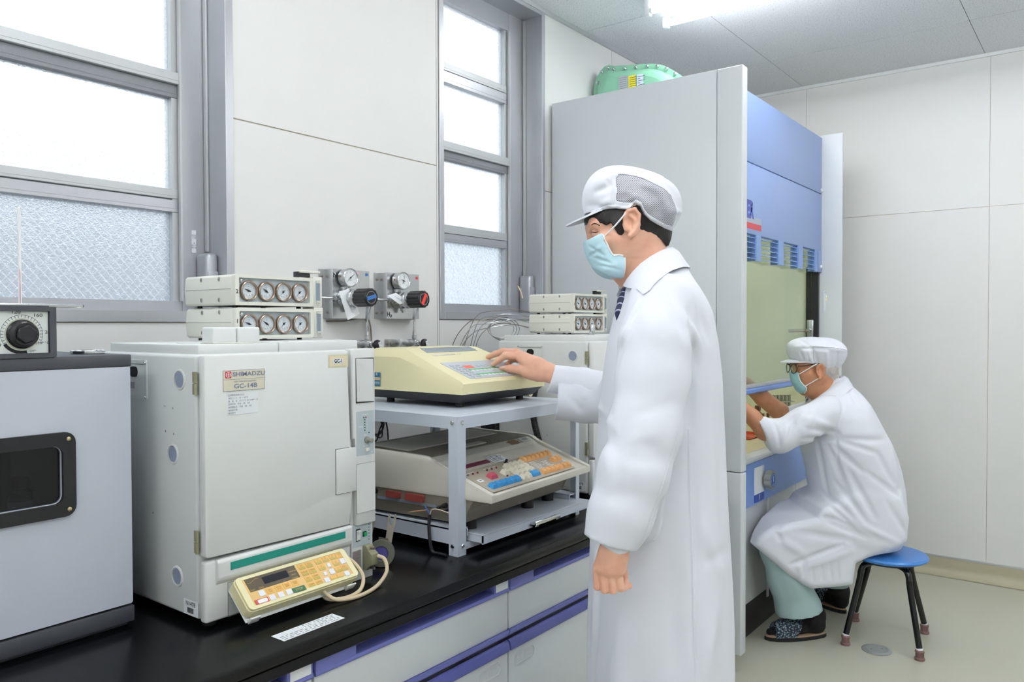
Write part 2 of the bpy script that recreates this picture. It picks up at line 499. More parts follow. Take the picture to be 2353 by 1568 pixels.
def window(n, x0, x1, z0, z1, rails, panes, gx0, gx1):
    """deep aluminium casing, rails across the opening and frosted panes"""
    f = MB()
    fw = .026
    # flat architrave standing proud of the wall, then the jamb linings
    for (a0, a1, b0, b1) in ((x0, x0 + fw, z0, z1), (x1 - fw, x1, z0, z1), (x0 + fw, x1 - fw, z0, z0 + .032), (x0 + fw, x1 - fw, z1 - fw, z1)):
        f.box(a0, a1, WY - .006, GY + .06, b0, b1, .0015, 1)
    root = struct('window_%d' % n, f, alu)
    # inner frame
    f = MB()
    s = .040
    f.box(x0 + fw, gx0, GY - .002, GY + .05, z0 + .032, z1 - fw); f.box(gx1, x1 - fw, GY - .002, GY + .05, z0 + .032, z1 - fw)
    f.box(gx0, gx1, GY, GY + .05, z0 + .030, panes[0][0]); f.box(gx0, gx1, GY, GY + .05, panes[-1][1], z1 - fw)
    struct('inner_frame', f, alu, root)
    for side, xa in ((-1, gx0 - .002), (1, gx1 + .002)):
        f = MB()                             # guide channel for the screens
        f.box(xa, xa + side * -.026, GY + .006, GY + .046, panes[0][0], panes[-1][1])
        f.box(xa - side * .004, xa - side * .010, GY - .012, GY, panes[0][0], panes[-1][1])
        struct('guide_rail', f, alu_light, root)
    for (ra, rb, depth, m) in rails:
        f = MB(); f.box(gx0, gx1, GY + (-.008 if depth else .004), GY + .045, ra, rb, .0015, 1)
        f.box(gx0, gx1, GY + (-.009 if depth else .003), GY + .01, ra + (rb - ra) * .30, ra + (rb - ra) * .34)
        struct('rail', f, m, root)
    for k, (pa, pb, wired) in enumerate(panes):
        f = MB(); f.box(gx0 + .010, gx1 - .010, GY + .024, GY + .029, pa - .004, pb + .004)
        struct('pane', f, fr_wire if wired else fr_plain, root, angle=0)
    return root

w1 = window(1, W1X0, W1X1, WZ0, WZ1,
            [(2.112, 2.146, 1, alu_light), (2.073, 2.112, 0, screen_m), (1.776, 1.804, 0, alu_light), (1.736, 1.773, 0, alu), (2.47, 2.50, 0, alu_light), (2.42, 2.468, 0, alu)],
            [(1.474, 1.736, True), (1.804, 2.073, False), (2.146, 2.42, False), (2.50, 2.785, False)], W1X0 + .07, 1.272)
w2 = window(2, W2X0, W2X1, W2Z0, WZ1,
            [(2.458, 2.490, 0, alu_light), (2.408, 2.456, 0, alu), (2.126, 2.163, 1, alu_light), (2.090, 2.126, 0, screen_m), (1.785, 1.820, 0, alu_light), (1.750, 1.783, 0, alu)],
            [(1.491, 1.750, True), (1.820, 2.090, False), (2.163, 2.408, False), (2.490, 2.741, False)], W2X0 + .05, 2.872)
for root, xr, zb in ((w1, 1.352, 1.443), (w2, 2.979, 1.456)):
    f = MB(); f.box(xr - .038, xr - .001, GY - .068, GY - .003, zb, zb + .175, .012, 3); f.box(xr - .036, xr - .004, GY - .07, GY - .066, zb + .01, zb + .12, .001)
    op = struct('opener_box', f, alu, root, label='rounded grey window operator housing')
    f = MB()
    for zz in (1.70, 2.0, 2.28, 2.56): f.lathe([(.004, 0), (.003, .003), (0, .004)], (xr - .001, GY - .012, zz), (-1, 0, 0), 8)
    struct('screw', f, steel, root)
    f = MB(); f.box(xr - .008, xr - .0005, GY - .02, GY - .004, 1.625, WZ1 - .03, .002)
    struct('cover_strip', f, alu_light, root)
f = MB(); f.box(1.302, 1.316, GY - .0045, GY - .002, 1.62, 1.688)
lb = struct('sticker', f, paper, w1)
f = MB(); f.text('製造\n注意', (1.309, GY - .0046, 1.668), XP, ZP, .007); f.text('18\n網 戸\n開 閉', (1.309, GY - .0046, 1.642), XP, ZP, .007)
struct('lettering', f, grey_ink, lb, angle=0)

# outside: paved yard, and an unseen wall added to grey the lower panes
f = MB(); f.box(-14, 18, WY + .6, 16, -.6, -.5)
struct('yard_ground', f, mat('pale_paving', '#b4b6b4', 0.9, var=.1))
f = MB(); f.box(-14, 4.4, 6.4, 6.6, -.5, 2.45)
struct('unseen_outer_wall', f, mat('outer_wall_grey', '#8d9296', 0.9, var=.1))

# ---------------------------------------------------------------- fluorescent ceiling lamps (two tubes each)
tube_m = bpy.data.materials.new('glowing_tube'); tube_m.use_nodes = True
tb = tube_m.node_tree.nodes['Principled BSDF']
tb.inputs['Emission Color'].default_value = (0.98, 0.98, 1.0, 1); tb.inputs['Emission Strength'].default_value = TUBE
tb.inputs['Base Color'].default_value = (.9, .9, .9, 1)
lampw = mat('white_lamp_enamel', '#e6eaec', 0.4, var=0.01)
def lamp_fixture(label):
    t = thing('ceiling_lamp', label, 'ceiling lamp', (0, 0, 0), 0, 'twin tube ceiling lamps')
    f = MB(); L = .62
    # shallow inverted-V body along y, tubes either side
    f.prism([(-.135, -L, -.008), (-.135, -L, 0), (.135, -L, 0), (.135, -L, -.008), (.05, -L, -.055), (-.05, -L, -.055)], (0, 2 * L, 0), .003)
    part('body', f, lampw, t)
    for s in (-1, 1):
        f = MB(); f.cyl((s * .088, -L + .045, -.075), (s * .088, L - .045, -.075), .0145, n=14)
        part('tube', f, tube_m, t)
        for e in (-1, 1):
            f = MB(); f.box(s * .088 - .016, s * .088 + .016, e * (L - .008), e * (L - .036), -.098, -.02, .008, 2)
            f.cyl((s * .088, e * (L - .046), -.075), (s * .088, e * (L - .034), -.075), .0145, n=14)
            part('socket', f, lampw, t)
    return t
lampA = lamp_fixture('twin tube ceiling lamp glowing above the fume hood')
lampA.location = (3.23, 1.66 - .62, CZ)
MW[lampA.name] = Matrix.Translation((3.23, 1.04, CZ))
for (x, y, s) in ((3.23, -.45, 'second twin tube ceiling lamp in line with the one above the fume hood'), (.95, 1.04, 'twin tube ceiling lamp over the gas chromatograph bench'),
               (.95, -.45, 'twin tube ceiling lamp over the middle of the room'), (-1.1, 1.04, 'twin tube ceiling lamp by the first window'), (-1.1, -.45, 'twin tube ceiling lamp at the near end of the room'),
               (3.23, -1.9, 'twin tube ceiling lamp at the end of the line over the open floor'), (.95, -1.9, 'twin tube ceiling lamp by the wall across from the windows')):
    dup(lampA, Matrix.Translation((x, y, CZ)), s)

# ================================================================ LAB BENCH
BZ, BY = 0.80, 1.215
t = thing('worktop', 'long black laminate worktop along the window wall', 'worktop', (1.0, BY, BZ))
f = MB()
f.px([(BY + .004, .772), (BY + .001, .775), (BY, .780), (BY, .794), (BY + .002, .7985), (BY + .006, .80), (WY - .001, .80), (WY - .001, .772)], -.9, 2.93)
part('slab', f, black_top, t, world=True)
f = MB(); f.px([(BY + .001, .7715), (BY + .001, .752), (BY + .004, .7495), (BY + .05, .7495), (BY + .05, .7715)], -.9, 2.93)
part('front_apron', f, mat('black_apron', '#0a0b0d', 0.45, var=.1, spec=.25), t, world=True)
t = thing('bench_label', 'long white printed notice stuck to the black worktop', 'label', (.99, 1.265, BZ))
f = MB(); f.box(.917, 1.066, 1.2455, 1.2855, BZ + .0002, BZ + .0008)
part('sheet', f, paper, t, world=True, angle=0)
f = MB()
rng = random.Random(5)
for k in range(5):
    x = .925
    y = 1.2495 + k * .0072
    x = .922 if k < 3 else .985
    while x < 1.058:
        w = rng.uniform(.003, .011)
        f.flat((x, y, BZ + .0008), XP, YP, w, .0026); x += w + rng.uniform(.0015, .006)
f.flat((.930, 1.2735, BZ + .0008), XP, YP, .05, .0004); f.flat((.930, 1.279, BZ + .0008), XP, YP, .05, .0004)
part('print', f, grey_ink, t, world=True, angle=0)

def base_unit(x0, w, label):
    """cabinet under the bench: carcass, drawer with purple grip, door with purple grip"""
    t = thing('base_cabinet', label, 'cabinet', (x0 + w / 2, BY + .03, 0), 0, 'white base cabinets with purple grips')
    fy = BY + .022
    a, b = x0 + .003, x0 + w - .003
    f = MB(); f.box(x0 + .001, x0 + w - .001, fy + .035, WY - .004, .09, .748); f.box(x0 + .004, x0 + w - .004, fy + .09, fy + .11, 0, .09)
    part('carcass', f, mat('carcass_grey', '#878c90', 0.6, var=0.02), t, world=True)  # carcass in a darker grey than the fronts
    f = MB(); f.box(a, b, fy, fy + .02, .612, .716, .002)
    d = part('drawer', f, drawer_m, t, world=True)
    f = MB()                                 # purple channel along the top of the drawer
    f.px([(fy - .004, .712), (fy - .006, .716), (fy - .004, .722), (fy + .006, .724), (fy + .028, .724), (fy + .028, .712)], a, b)
    f.box(a, b, fy + .028, fy + .034, .712, .748)
    f.box(a, a + .105, fy - .005, fy + .03, .718, .7465, .004)
    f.box(b - .062, b, fy - .005, fy + .03, .718, .7465, .004)
    part('grip_channel', f, purple, d, world=True)
    f = MB(); f.box(b - .055, b - .006, fy - .0058, fy - .0045, .723, .743, .0004)
    part('label_card', f, paper, d, world=True)
    f = MB(); f.px([(fy - .005, .611), (fy - .003, .599), (fy + .002, .594), (fy + .03, .594), (fy + .03, .602), (fy + .006, .604), (fy + .004, .611)], a, b)
    part('bottom_rail', f, purple, d, world=True)
    f = MB(); f.box(a, b, fy, fy + .02, .10, .558, .002)
    dr = part('door', f, drawer_m, t, world=True)
    f = MB(); f.px([(fy - .006, .557), (fy - .007, .566), (fy - .002, .580), (fy + .004, .584), (fy + .012, .570), (fy + .03, .568), (fy + .03, .557)], a, b)
    part('grip_rail', f, purple_dk, dr, world=True)
    xp = b - .075 if int(round(x0 * 1000)) != 1604 else a + .065
    f = MB(); f.frame((xp, fy + .0004, .524), XP, ZP, .092, .034, .086, .028, .0165, .0138, .0022)
    f.text('PULL', (xp, fy - .0003, .524), XP, ZP, .031, bold=.0004)
    part('embossed_plate', f, drawer_m, dr, world=True)
    return t
base_unit(-.267, .6225, 'white base cabinet with purple grips under the oven end of the bench')
base_unit(.3555, .6225, 'white base cabinet with purple grips below the gas chromatograph labelled GC-1')
base_unit(.978, .626, 'white base cabinet with purple grips below the printed notice and the desk rack')
base_unit(1.604, .6225, 'white base cabinet with purple grips in front of which the standing person stands')
base_unit(2.2265, .6225, 'white base cabinet with purple grips hidden behind the standing person, next to the fume hood')

# ================================================================ OVEN
ox0, ox1, oy0, oy1 = .325, .785, 1.557, 2.06
t = thing('drying_oven', 'grey laboratory oven with a black framed window in its door', 'oven', (.555, oy0, BZ))
f = MB(); f.box(ox0 + .006, ox1 - .004, oy0 + .012, oy1 - .01, BZ, BZ + .042, .002)
f.box(ox0 + .002, ox1 + .003, oy0 - .004, oy0 + .03, BZ + .010, BZ + .042, .003)
part('plinth', f, oven_dk, t, world=True)
f = MB()                                     # hollow cabinet so that the window shows the chamber
z0, z1 = BZ + .047, BZ + .519
f.box(ox0 + .003, ox0 + .05, oy0 + .02, oy1, z0, z1, .002); f.box(ox1 - .05, ox1 - .003, oy0 + .02, oy1, z0, z1, .002)
f.box(ox0 + .05, ox1 - .05, oy1 - .05, oy1, z0, z1); f.box(ox0 + .05, ox1 - .05, oy0 + .02, oy1 - .05, z0, z0 + .13); f.box(ox0 + .05, ox1 - .05, oy0 + .02, oy1 - .05, z1 - .05, z1)
part('cabinet', f, oven_m, t, world=True)
f = MB(); f.box(ox0 - .003, ox1 + .003, oy0 - .003, oy1 + .005, BZ + .520, BZ + .544, .003)
part('top_cover', f, oven_dk, t, world=True)
wc = (.555, oy0, 1.124)
f = MB(); f.frame((wc[0], oy0 + .018, 1.083), XP, ZP, ox1 - ox0, .473, .196, .106, .004, .014, .020, off=(0, .041))
door = part('door', f, oven_m, t, world=True)
f = MB(); f.frame((wc[0], oy0, wc[2]), XP, ZP, .244, .158, .198, .108, .020, .016, .009)
fr = part('window_frame', f, dark, t, world=True)
f = MB()
for sx in (-1, 1):
    for sz in (-1, 1): f.lathe([(.0042, 0), (.004, .0015), (.0015, .003), (0, .003)], (wc[0] + sx * .109, oy0 - .009, wc[2] + sz * .066), (0, -1, 0), 10)
part('screw', f, mat('brass', '#b9ad86', 0.35, metal=.8, var=.05), fr, world=True)
f = MB(); f.box(wc[0] - .102, wc[0] + .102, oy0 + .002, oy0 + .006, wc[2] - .057, wc[2] + .057)
part('window_pane', f, smoked, t, world=True, angle=0)
f = MB(); f.box(ox0 + .052, ox1 - .052, oy0 + .03, oy1 - .06, 1.0, 1.004)
part('shelf', f, dull_steel, t, world=True)
# a sample bottle and a jar stand inside
def bottle(name, label, x, y, z, r, h, body, cap, cat='bottle'):
    t = thing(name, label, cat, (x, y, z))
    f = MB(); f.lathe([(r * .9, 0), (r, .003), (r, h * .68), (r * .93, h * .76), (r * .55, h * .82), (r * .55, h * .86)], (0, 0, 0), n=20)
    part('body', f, body, t)
    f = MB(); f.lathe([(r * .72, h * .84), (r * .74, h * .86), (r * .74, h), (r * .66, h + .002), (0, h + .002)], (0, 0, 0), n=20)
    part('cap', f, cap, t)
    f = MB(); f.lathe([(r + .0004, h * .16), (r + .0004, h * .6)], (0, 0, 0), n=20, caps=False)
    part('paper_label', f, paper, t)
    return t
amber = mat('brown_glass', '#4b3324', 0.12, var=.05)
bottle('sample_bottle', 'small bottle with a dark red cap and white label behind the oven window', .622, oy0 + .10, 1.0045, .021, .105, mat('milk_glass', '#9ba0a2', 0.2, var=.03), mat('dark_red_cap', '#4a2222', 0.4))
bottle('sample_jar', 'wide pale jar behind the oven window, partly cut off by the frame', .545, oy0 + .12, 1.0045, .034, .14, mat('milk_glass', '#9ba0a2', 0.2), mat('grey_cap', '#77797c', 0.5), 'jar')

# control box with its dial on top of the oven
cx0, cx1, cy0 = .36, .645, oy0 - .002
t = thing('temperature_controller', 'black framed control box with a large temperature dial on the oven', 'controller', (.50, cy0, BZ + .544))
zb = BZ + .5442
f = MB(); f.box(cx0, cx1, cy0 + .006, cy0 + .20, zb, zb + .0905, .003)
f.frame(((cx0 + cx1) / 2, cy0 + .012, zb + .0455), XP, ZP, cx1 - cx0 + .004, .093, cx1 - cx0 - .018, .076, .002, .001, .016)
part('case', f, oven_dk, t, world=True)
f = MB(); f.box(cx0 + .011, cx1 - .010, cy0 + .002, cy0 + .007, zb + .006, zb + .083)
part('faceplate', f, mat('pale_green_faceplate', '#dfe5e2', 0.35, var=.02), t, world=True, angle=0)
kc = Vector((.591, cy0 + .002, zb + .042))
f = MB(); f.lathe([(.0262, 0), (.0262, .003), (.0235, .006), (.0225, .016), (.020, .018), (0, .018)], kc, (0, -1, 0), 40)
k = part('knob', f, dark, t, world=True)
f = MB()
hx = [(.0175 * math.cos(R(60 * i + 20)), .0175 * math.sin(R(60 * i + 20))) for i in range(6)]
f.prism([(kc.x + x, kc.y - .018, kc.z + z) for x, z in hx], (0, -.006, 0), .002, 1)
part('knob_grip', f, dark, k, world=True)
f = MB(); f.lathe([(.0282, 0), (.0282, .0012), (0, .0012)], kc, (0, -1, 0), 40)
part('dial_plate', f, mat('sage_dial_ring', '#b9bda6', 0.4), k, world=True)
f = MB()
fy = cy0 + .0018
rng = random.Random(3)
def polar(a, r): return Vector((kc.x + r * math.cos(R(a)), fy, kc.z + r * math.sin(R(a))))
ring = [polar(-20 + i * 5, .0345) for i in range(0, 47)]
for p, q in zip(ring, ring[1:]):
    d = (q - p); n = Vector((-d.z, 0, d.x)).normalized() * .0003
    f.bm.faces.new([f.bm.verts.new(v) for v in (p - n, q - n, q + n, p + n)])
for i in range(24):
    a = -20 + i * 10
    p, q = polar(a, .0298), polar(a, .0342); n = Vector((-(q - p).z, 0, (q - p).x)).normalized() * .0004
    f.bm.faces.new([f.bm.verts.new(v) for v in (p - n, q - n, q + n, p + n)])
arc = [(polar(212 + i * 6, .0300), polar(212 + i * 6, .0360)) for i in range(13)]
for (p, q), (r_, s_) in zip(arc, arc[1:]):
    f.bm.faces.new([f.bm.verts.new(v) for v in (p, r_, s_, q)])
for s, a, rr in (('120', 104, .0405), ('160', 52, .043), ('200', 4, .046), ('80', 163, .0425), ('40', 206, .0435)):
    f.text(s, polar(a, rr), XP, ZP, .0085, sx=1.3)
f.text('TEMP °C', (.6225, fy, kc.z - .0165), XP, ZP, .0065, sx=1.2)
f.text('OFF', (.6085, fy, kc.z - .0305), XP, ZP, .0050, sx=1.3)
part('dial_scale', f, ink, t, world=True, angle=0)
# thermometer through the top, loose metal rod and round vent lid
t = thing('thermometer', 'thin glass thermometer standing upright on the oven before the window', 'thermometer', (.605, 1.60, zb + .0905))
f = MB(); f.cyl((0, 0, -.06), (0, 0, .182), .0032, n=10); f.ball((0, 0, .182), .0034, 10, 6)
part('stem', f, mat('milky_glass_rod', '#eef1f3', 0.1, var=0, spec=.6), t)
f = MB(); f.cyl((-.0006, -.0033, .0), (-.0006, -.0033, .07), .0007, n=6)
part('spirit_column', f, mat('pink_spirit', '#d99ba0', 0.3, var=0), t)
f = MB(); f.lathe([(.008, 0), (.008, .003), (.0045, .006)], (0, 0, 0), n=14)
part('bushing', f, steel, t)
t = thing('metal_rod', 'slim polished metal rod lying on top of the black control box', 'rod', (.6, 1.575, zb + .0945))
f = MB(); f.tube([(-.22, -.0, 0), (.103, 0, 0)], .0032, n=10); f.tube([(.095, 0, 0), (.104, 0, 0)], .0034, n=10)
part('shaft', f, chrome, t)
f = MB(); f.cyl((.1035, 0, 0), (.106, 0, 0), .0022, n=10)
part('tip', f, dark, t)
t = thing('vent_cap', 'flat round chromed vent cap on the oven top', 'cap', (.752, 1.66, BZ + .5442))
f = MB(); f.lathe([(.030, 0), (.032, .001), (.032, .006), (.029, .0075), (.027, .006), (0, .006)], (0, 0, 0), n=32)
part('disc', f, chrome, t)
f = MB(); f.lathe([(.005, .006), (.004, .008), (0, .008)], (0, 0, 0), n=10)
part('screw', f, dull_steel, t)

# ================================================================ GAS CHROMATOGRAPHS
def make_gc(label):
    t = thing('gas_chromatograph', label, 'gas chromatograph', (0, 0, 0), 0, None)
    Wd, D, H = .445, .40, .546
    f = MB(); f.box(.001, Wd - .002, .012, D, .020, H - .002, .008, 3)
    part('housing', f, putty_side, t)
    f = MB()                                  # removable top cover in two plates
    f.box(.012, .20, .022, D - .02, H - .004, H + .017, .003); f.box(.202, Wd - .02, .022, D - .02, H - .004, H + .019, .003)
    f.box(.05, .19, .14, .17, H + .0165, H + .0185, .001); f.box(.24, .40, .04, .06, H + .0185, H + .0205, .001); f.box(.22, .30, .34, .36, H + .0185, H + .0205, .001)
    part('top_cover', f, putty, t)
    # main door with a rounded hinge edge and a notch for the latch flap
    f = MB(); f.py([(.003, .147), (.010, .145), (.371, .139), (.371, .226), (.374, .228), (.374, .305), (.366, .308), (.366, H - .003), (.004, H - .003)], -.012, .010, .005)
    door = part('door', f, putty, t)
    f = MB(); f.box(.327, .386, -.0165, -.010, .216, .318, .002)
    part('latch_flap', f, putty, door)
    f = MB(); f.box(.3255, .366, -.0124, -.0117, .2145, .3195)
    part('flap_gap', f, mat('shadow_gap_grey', '#6d716f', 0.7, var=0), door, angle=0)
    for z in (.176, .488):
        for dz in (-.0115, .0115):
            f = MB(); f.cyl((-.0022, .009, z + dz - .011), (-.0022, .009, z + dz + .011), .0036, n=12); f.box(-.0025, .0005, .009, .020, z + dz - .0105, z + dz + .0105)
            part('hinge', f, khaki, door)
    # round ports with blue-grey plugs in the side
    for (y, z, r) in ((.071, .493, .0165), (.099, .341, .0165), (.088, .094, .0165)):
        f = MB(); f.lathe([(r + .005, 0), (r + .004, .002), (r + .001, .0025), (r, -.006), (r * .9, -.008)], (.001, y, z), (-1, 0, 0), 32, caps=False)
        p = part('port_ring', f, putty, t)
        f = MB(); f.lathe([(r * .99, .0004), (r * .95, .0012), (0, .0012)], (.001, y, z), (-1, 0, 0), 32, caps=False)
        part('port_plug', f, mat('blue_grey_plug', '#8d97ad', 0.35, var=.03), p)
    # recessed rear side plate with a cable hole
    f = MB(); f.frame((.0015, .252, .487), -YP, ZP, .114, .083, .098, .068, .004, .003, .004)
    pl = part('side_plate', f, putty_side, t)
    f = MB(); f.rr((.0016, .252, .487), -YP, ZP, .098, .068, .002, .0006)
    part('plate_web', f, steel if False else putty, pl)
    f = MB(); f.rr((.001, .252, .503), -YP, ZP, .030, .022, .010, .0026, n=6)
    part('cable_hole', f, pitch, pl)
    f = MB()
    for y in (.2, .304):
        for z in (.451, .523): f.lathe([(.003, 0), (.0025, .002), (0, .0025)], (-.0025, y, z), (-1, 0, 0), 10)
    part('screw', f, steel, pl)
    f = MB(); f.rr((.0009, .262, .474), -YP, ZP, .020, .014, .001, .0022)
    part('rating_label', f, mat('grey_label', '#a7abb2', 0.5), pl)
    f = MB()
    for (y, z) in ((.128, .436), (.098, .434), (.127, .385), (.096, .382), (.18, .21)): f.box(.0004, .0012, y - .0008, y + .0008, z - .002, z + .002)
    part('rivet', f, dull_steel, t)
    # control column at the right of the front
    f = MB(); f.box(.377, Wd - .0015, -.006, .014, .0, .135, .003)
    f.box(.377, Wd - .0015, -.002, .014, .135, .546, .002)
    colm = part('column', f, putty, t)
    f = MB(); f.py([(.385, .132), (Wd, .132), (Wd, .546), (.376, .546), (.376, .336), (.385, .336)], -.016, -.001, .004)
    cover = part('column_cover', f, putty, t)
    f = MB(); f.box(.384, .4395, -.0172, -.0155, .419, .5245)
    part('upper_recess', f, mat('dark_gap', '#33352f', 0.8, var=0), cover, angle=0)
    f = MB(); f.prism([(.385, -.0172, .423), (.4375, -.0172, .4205), (.4355, -.0172, .5215), (.384, -.0172, .5235)][::1], (0, -.003, 0), .0008, 1)
    part('upper_flap', f, putty, cover)
    f = MB(); f.frame((.4135, -.0158, .219), XP, ZP, .058, .116, .0568, .1148, .001, .0005, .0006)
    part('lower_gap', f, mat('shadow_gap_grey', '#6d716f', 0.7, var=0), cover)
    f = MB(); f.rr((.4135, -.0158, .219), XP, ZP, .0566, .1146, .001, .0015)
    part('lower_flap', f, putty, cover)
    f = MB(); f.rr((.4125, -.0158, .3475), XP, ZP, .0545, .104, .001, .0008)
    fp = part('faceplate', f, grey_panel, cover)
    f = MB()
    for i in range(5): f.lathe([(.0016, 0), (.0012, .0015), (0, .0018)], (.4105, -.0166, .379 - i * .0062), (0, -1, 0), 8)
    f.lathe([(.0016, 0), (.0012, .0015), (0, .0018)], (.4075, -.0166, .3845), (0, -1, 0), 8)
    f.lathe([(.0016, 0), (.0012, .0015), (0, .0018)], (.4235, -.0166, .3475), (0, -1, 0), 8)
    part('indicator_lamp', f, mat('green_led', '#1d5a3e', 0.25, var=0), fp)
    f = MB(); f.lathe([(.0016, 0), (.0012, .0015), (0, .0018)], (.414, -.0166, .3845), (0, -1, 0), 8)
    part('red_indicator', f, mat('red_led', '#a33f38', 0.25, var=0), fp)
    f = MB(); f.lathe([(.0082, 0), (.0080, .004), (.0055, .005), (.0052, .019), (.0040, .020), (0, .020)], (.4165, -.0166, .331), (0, -1, 0), 20)
    part('knob', f, mat('grey_metal_knob', '#9b9a92', 0.35, metal=.6), fp)
    f = MB(); f.box(.4115, .4205, -.022, -.0166, .304, .3125, .001)
    part('push_button', f, putty2, fp)
    f = MB()
    f.text('POLARITY', (.4125, -.0166, .391), XP, ZP, .0042); f.text('RANGE', (.3985, -.0166, .363), XP, ZP, .0042)
    f.text('ZERO', (.413, -.0166, .3425), XP, ZP, .0042); f.text('BASE LINE', (.4125, -.0166, .3165), XP, ZP, .0034); f.text('FID', (.432, -.0166, .3005), XP, ZP, .0046)
    for i, s in enumerate(('10⁰', '10¹', '10²', '10³', '10⁴')): f.text(s, (.4175, -.0166, .379 - i * .0062), XP, ZP, .0036)
    part('lettering', f, white_ink, fp, angle=0)
    # power panel at the foot of the column
    f = MB(); f.rr((.410, -.0060, .1075), XP, ZP, .0575, .054, .001, .0008)
    pp = part('power_panel', f, grey_panel, colm)
    f = MB(); f.rr((.3965, -.0068, .1075), XP, ZP, .0135, .029, .001, .0006); f.rr((.4165, -.0068, .1065), XP, ZP, .0115, .0125, .0005, .0006)
    part('switch_surround', f, dark, pp)
    f = MB(); f.prism([(.3905, -.0074, .1195), (.3905, -.0135, .1185), (.3905, -.0095, .1085), (.3905, -.0085, .0955), (.3905, -.0074, .0945)], (.012, 0, 0), .0006, 1)
    part('rocker_switch', f, mat('bright_white_plastic', '#e8ebe9', 0.3, var=0), pp)
    f = MB(); f.box(.4125, .4215, -.0115, -.0072, .1015, .1105, .0008)
    part('green_button', f, mat('green_button', '#1fa368', 0.3, var=0), pp)
    f = MB()
    for i in range(6): f.lathe([(.0012, 0), (.0009, .001), (0, .0012)], (.4305, -.0068, .127 - i * .0072), (0, -1, 0), 8)
    part('indicator_lamp', f, dark, pp)
    f = MB(); f.text('POWER', (.3965, -.0068, .1275), XP, ZP, .0042); f.text('HEATER', (.417, -.0068, .1315), XP, ZP, .0040); f.text('ON OFF', (.4165, -.0068, .0935), XP, ZP, .0034)
    f.flat((.4055, -.0068, .086), XP, ZP, .0004, .044)
    part('lettering', f, white_ink, pp, angle=0)
    f = MB(); f.rr((.3925, -.0060, .0490), XP, ZP, .026, .046, .003, .0007)
    np_ = part('rating_plate', f, mat('silver_plate', '#a8a6a8', 0.35, metal=.5, var=.2, vscale=60), colm)
    f = MB()
    for i in range(9): f.flat((.3825, -.0067, .032 + i * .0042), XP, ZP, .012 + .006 * ((i * 7) % 3) / 2, .0009)
    part('print', f, mat('maroon_print', '#8a5860', 0.6, var=0), np_, angle=0)
    # lower front with a ledge and a green stripe
    f = MB(); f.box(.003, .373, -.009, .012, .016, .138, .006, 3)
    f.px([(-.009, .088), (-.016, .097), (-.018, .103), (-.018, .133), (-.014, .138), (.0, .138), (.0, .088)], .026, .369, .0015)
    low = part('lower_front', f, putty, t)
    f = MB(); f.box(.053, .348, -.0188, -.0176, .1135, .1290)
    part('green_stripe', f, mat('teal_green_stripe', '#0f8a7c', 0.4, var=.02), low, angle=0)
    f = MB(); f.frame((.197, -.0088, .052), XP, ZP, .29, .070, .2885, .0685, .001, .001, .0007)
    part('access_panel_gap', f, mat('shadow_gap_grey', '#6d716f', 0.7, var=0), low)
    for x in (.035, Wd - .035):
        for y in (.03, D - .04):
            f = MB(); f.lathe([(.013, 0), (.014, .006), (.012, .021)], (x, y, 0), n=14)
            part('foot', f, rubber, t)
    f = MB(); f.box(-.018, .06, D + .001, D + .07, .05, .49, .004); f.box(.06, Wd - .06, D + .001, D + .05, .05, .42, .004)
    part('rear_duct', f, dark, t)
    return t
G1 = (.847, 1.411, BZ)
gc1 = make_gc('beige gas chromatograph labelled GC-1 with a keypad across its foot')
gc1.matrix_world = Matrix.Translation(G1)
for o in [gc1] + list(gc1.children) + [h for c in gc1.children for h in c.children]: MW[o.name] = Matrix.Translation(G1)
G2 = (2.290, 1.412, BZ)
gc2 = dup(gc1, Matrix.Translation(G2), 'second beige gas chromatograph, half hidden behind the standing person', None)
# nameplate, tape label and stickers of the first one
f = MB(); f.rr((.0915, -.012, .4905), XP, ZP, .096, .042, .001, .0012)
npl = part('nameplate', f, mat('pale_cream_plate', '#d8d3bd', 0.4, var=.03), gc1)
f = MB(); f.frame((.0915, -.0131, .4905), XP, ZP, .096, .042, .0945, .0405, .001, .001, .0003); f.flat((.0435, -.0132, .4925), XP, ZP, .096, .0006)
f.text('SHIMADZU', (.1025, -.0132, .5025), XP, ZP, .0115, sx=1.32, bold=.0003); f.text('GAS CHROMATOGRAPH', (.0935, -.0132, .488), XP, ZP, .0042, sx=1.1)
f.text('GC-14B', (.0945, -.0132, .4785), XP, ZP, .0125, sx=1.3, bold=.0003)
part('lettering', f, blue_ink, npl, angle=0)
f = MB(); f.rr((.0550, -.0132, .5025), XP, ZP, .0135, .0135, .0006, .0004)
em = part('emblem', f, red_ink, npl)
f = MB(); f.frame((.0550, -.0136, .5025), XP, ZP, .0106, .0106, .0086, .0086, .0053, .0043, .0003, n=8)
f.flat((.0544, -.0137, .4980), XP, ZP, .0012, .009); f.flat((.0505, -.0137, .5019), XP, ZP, .009, .0012)
f = MB() if False else f
part('emblem_ring', f, white_ink, npl, angle=0)
f = MB(); f.rr((.0885, -.0118, .4435), XP, ZP, .073, .043, .0005, .0008)
sk = part('asset_label', f, paper, gc1)
f = MB()
for i, s in enumerate(('記陽製造組株式会社', '資産コード　02 ― 00121', '資　産　名　ガスクロ GC-14BPF一式', '取得年月　平成　5年　9月', '使用開始日　平成　5年　9月', '機械番号等', '使用部門')):
    f.text(s, (.0545, -.0127, .4610 - i * .0060), XP, ZP, .0045, 'LEFT', sx=.92)
part('print', f, grey_ink, sk, angle=0)
f = MB(); f.rr((.336, -.0118, .5195), XP, ZP, .058, .030, .002, .0005)
tp = part('clear_tape', f, mat('yellowed_tape', '#d6d3b8', 0.3, var=.1, vscale=80), gc1)
f = MB(); f.rr((.3355, -.0124, .5195), XP, ZP, .050, .022, .0005, .0004)
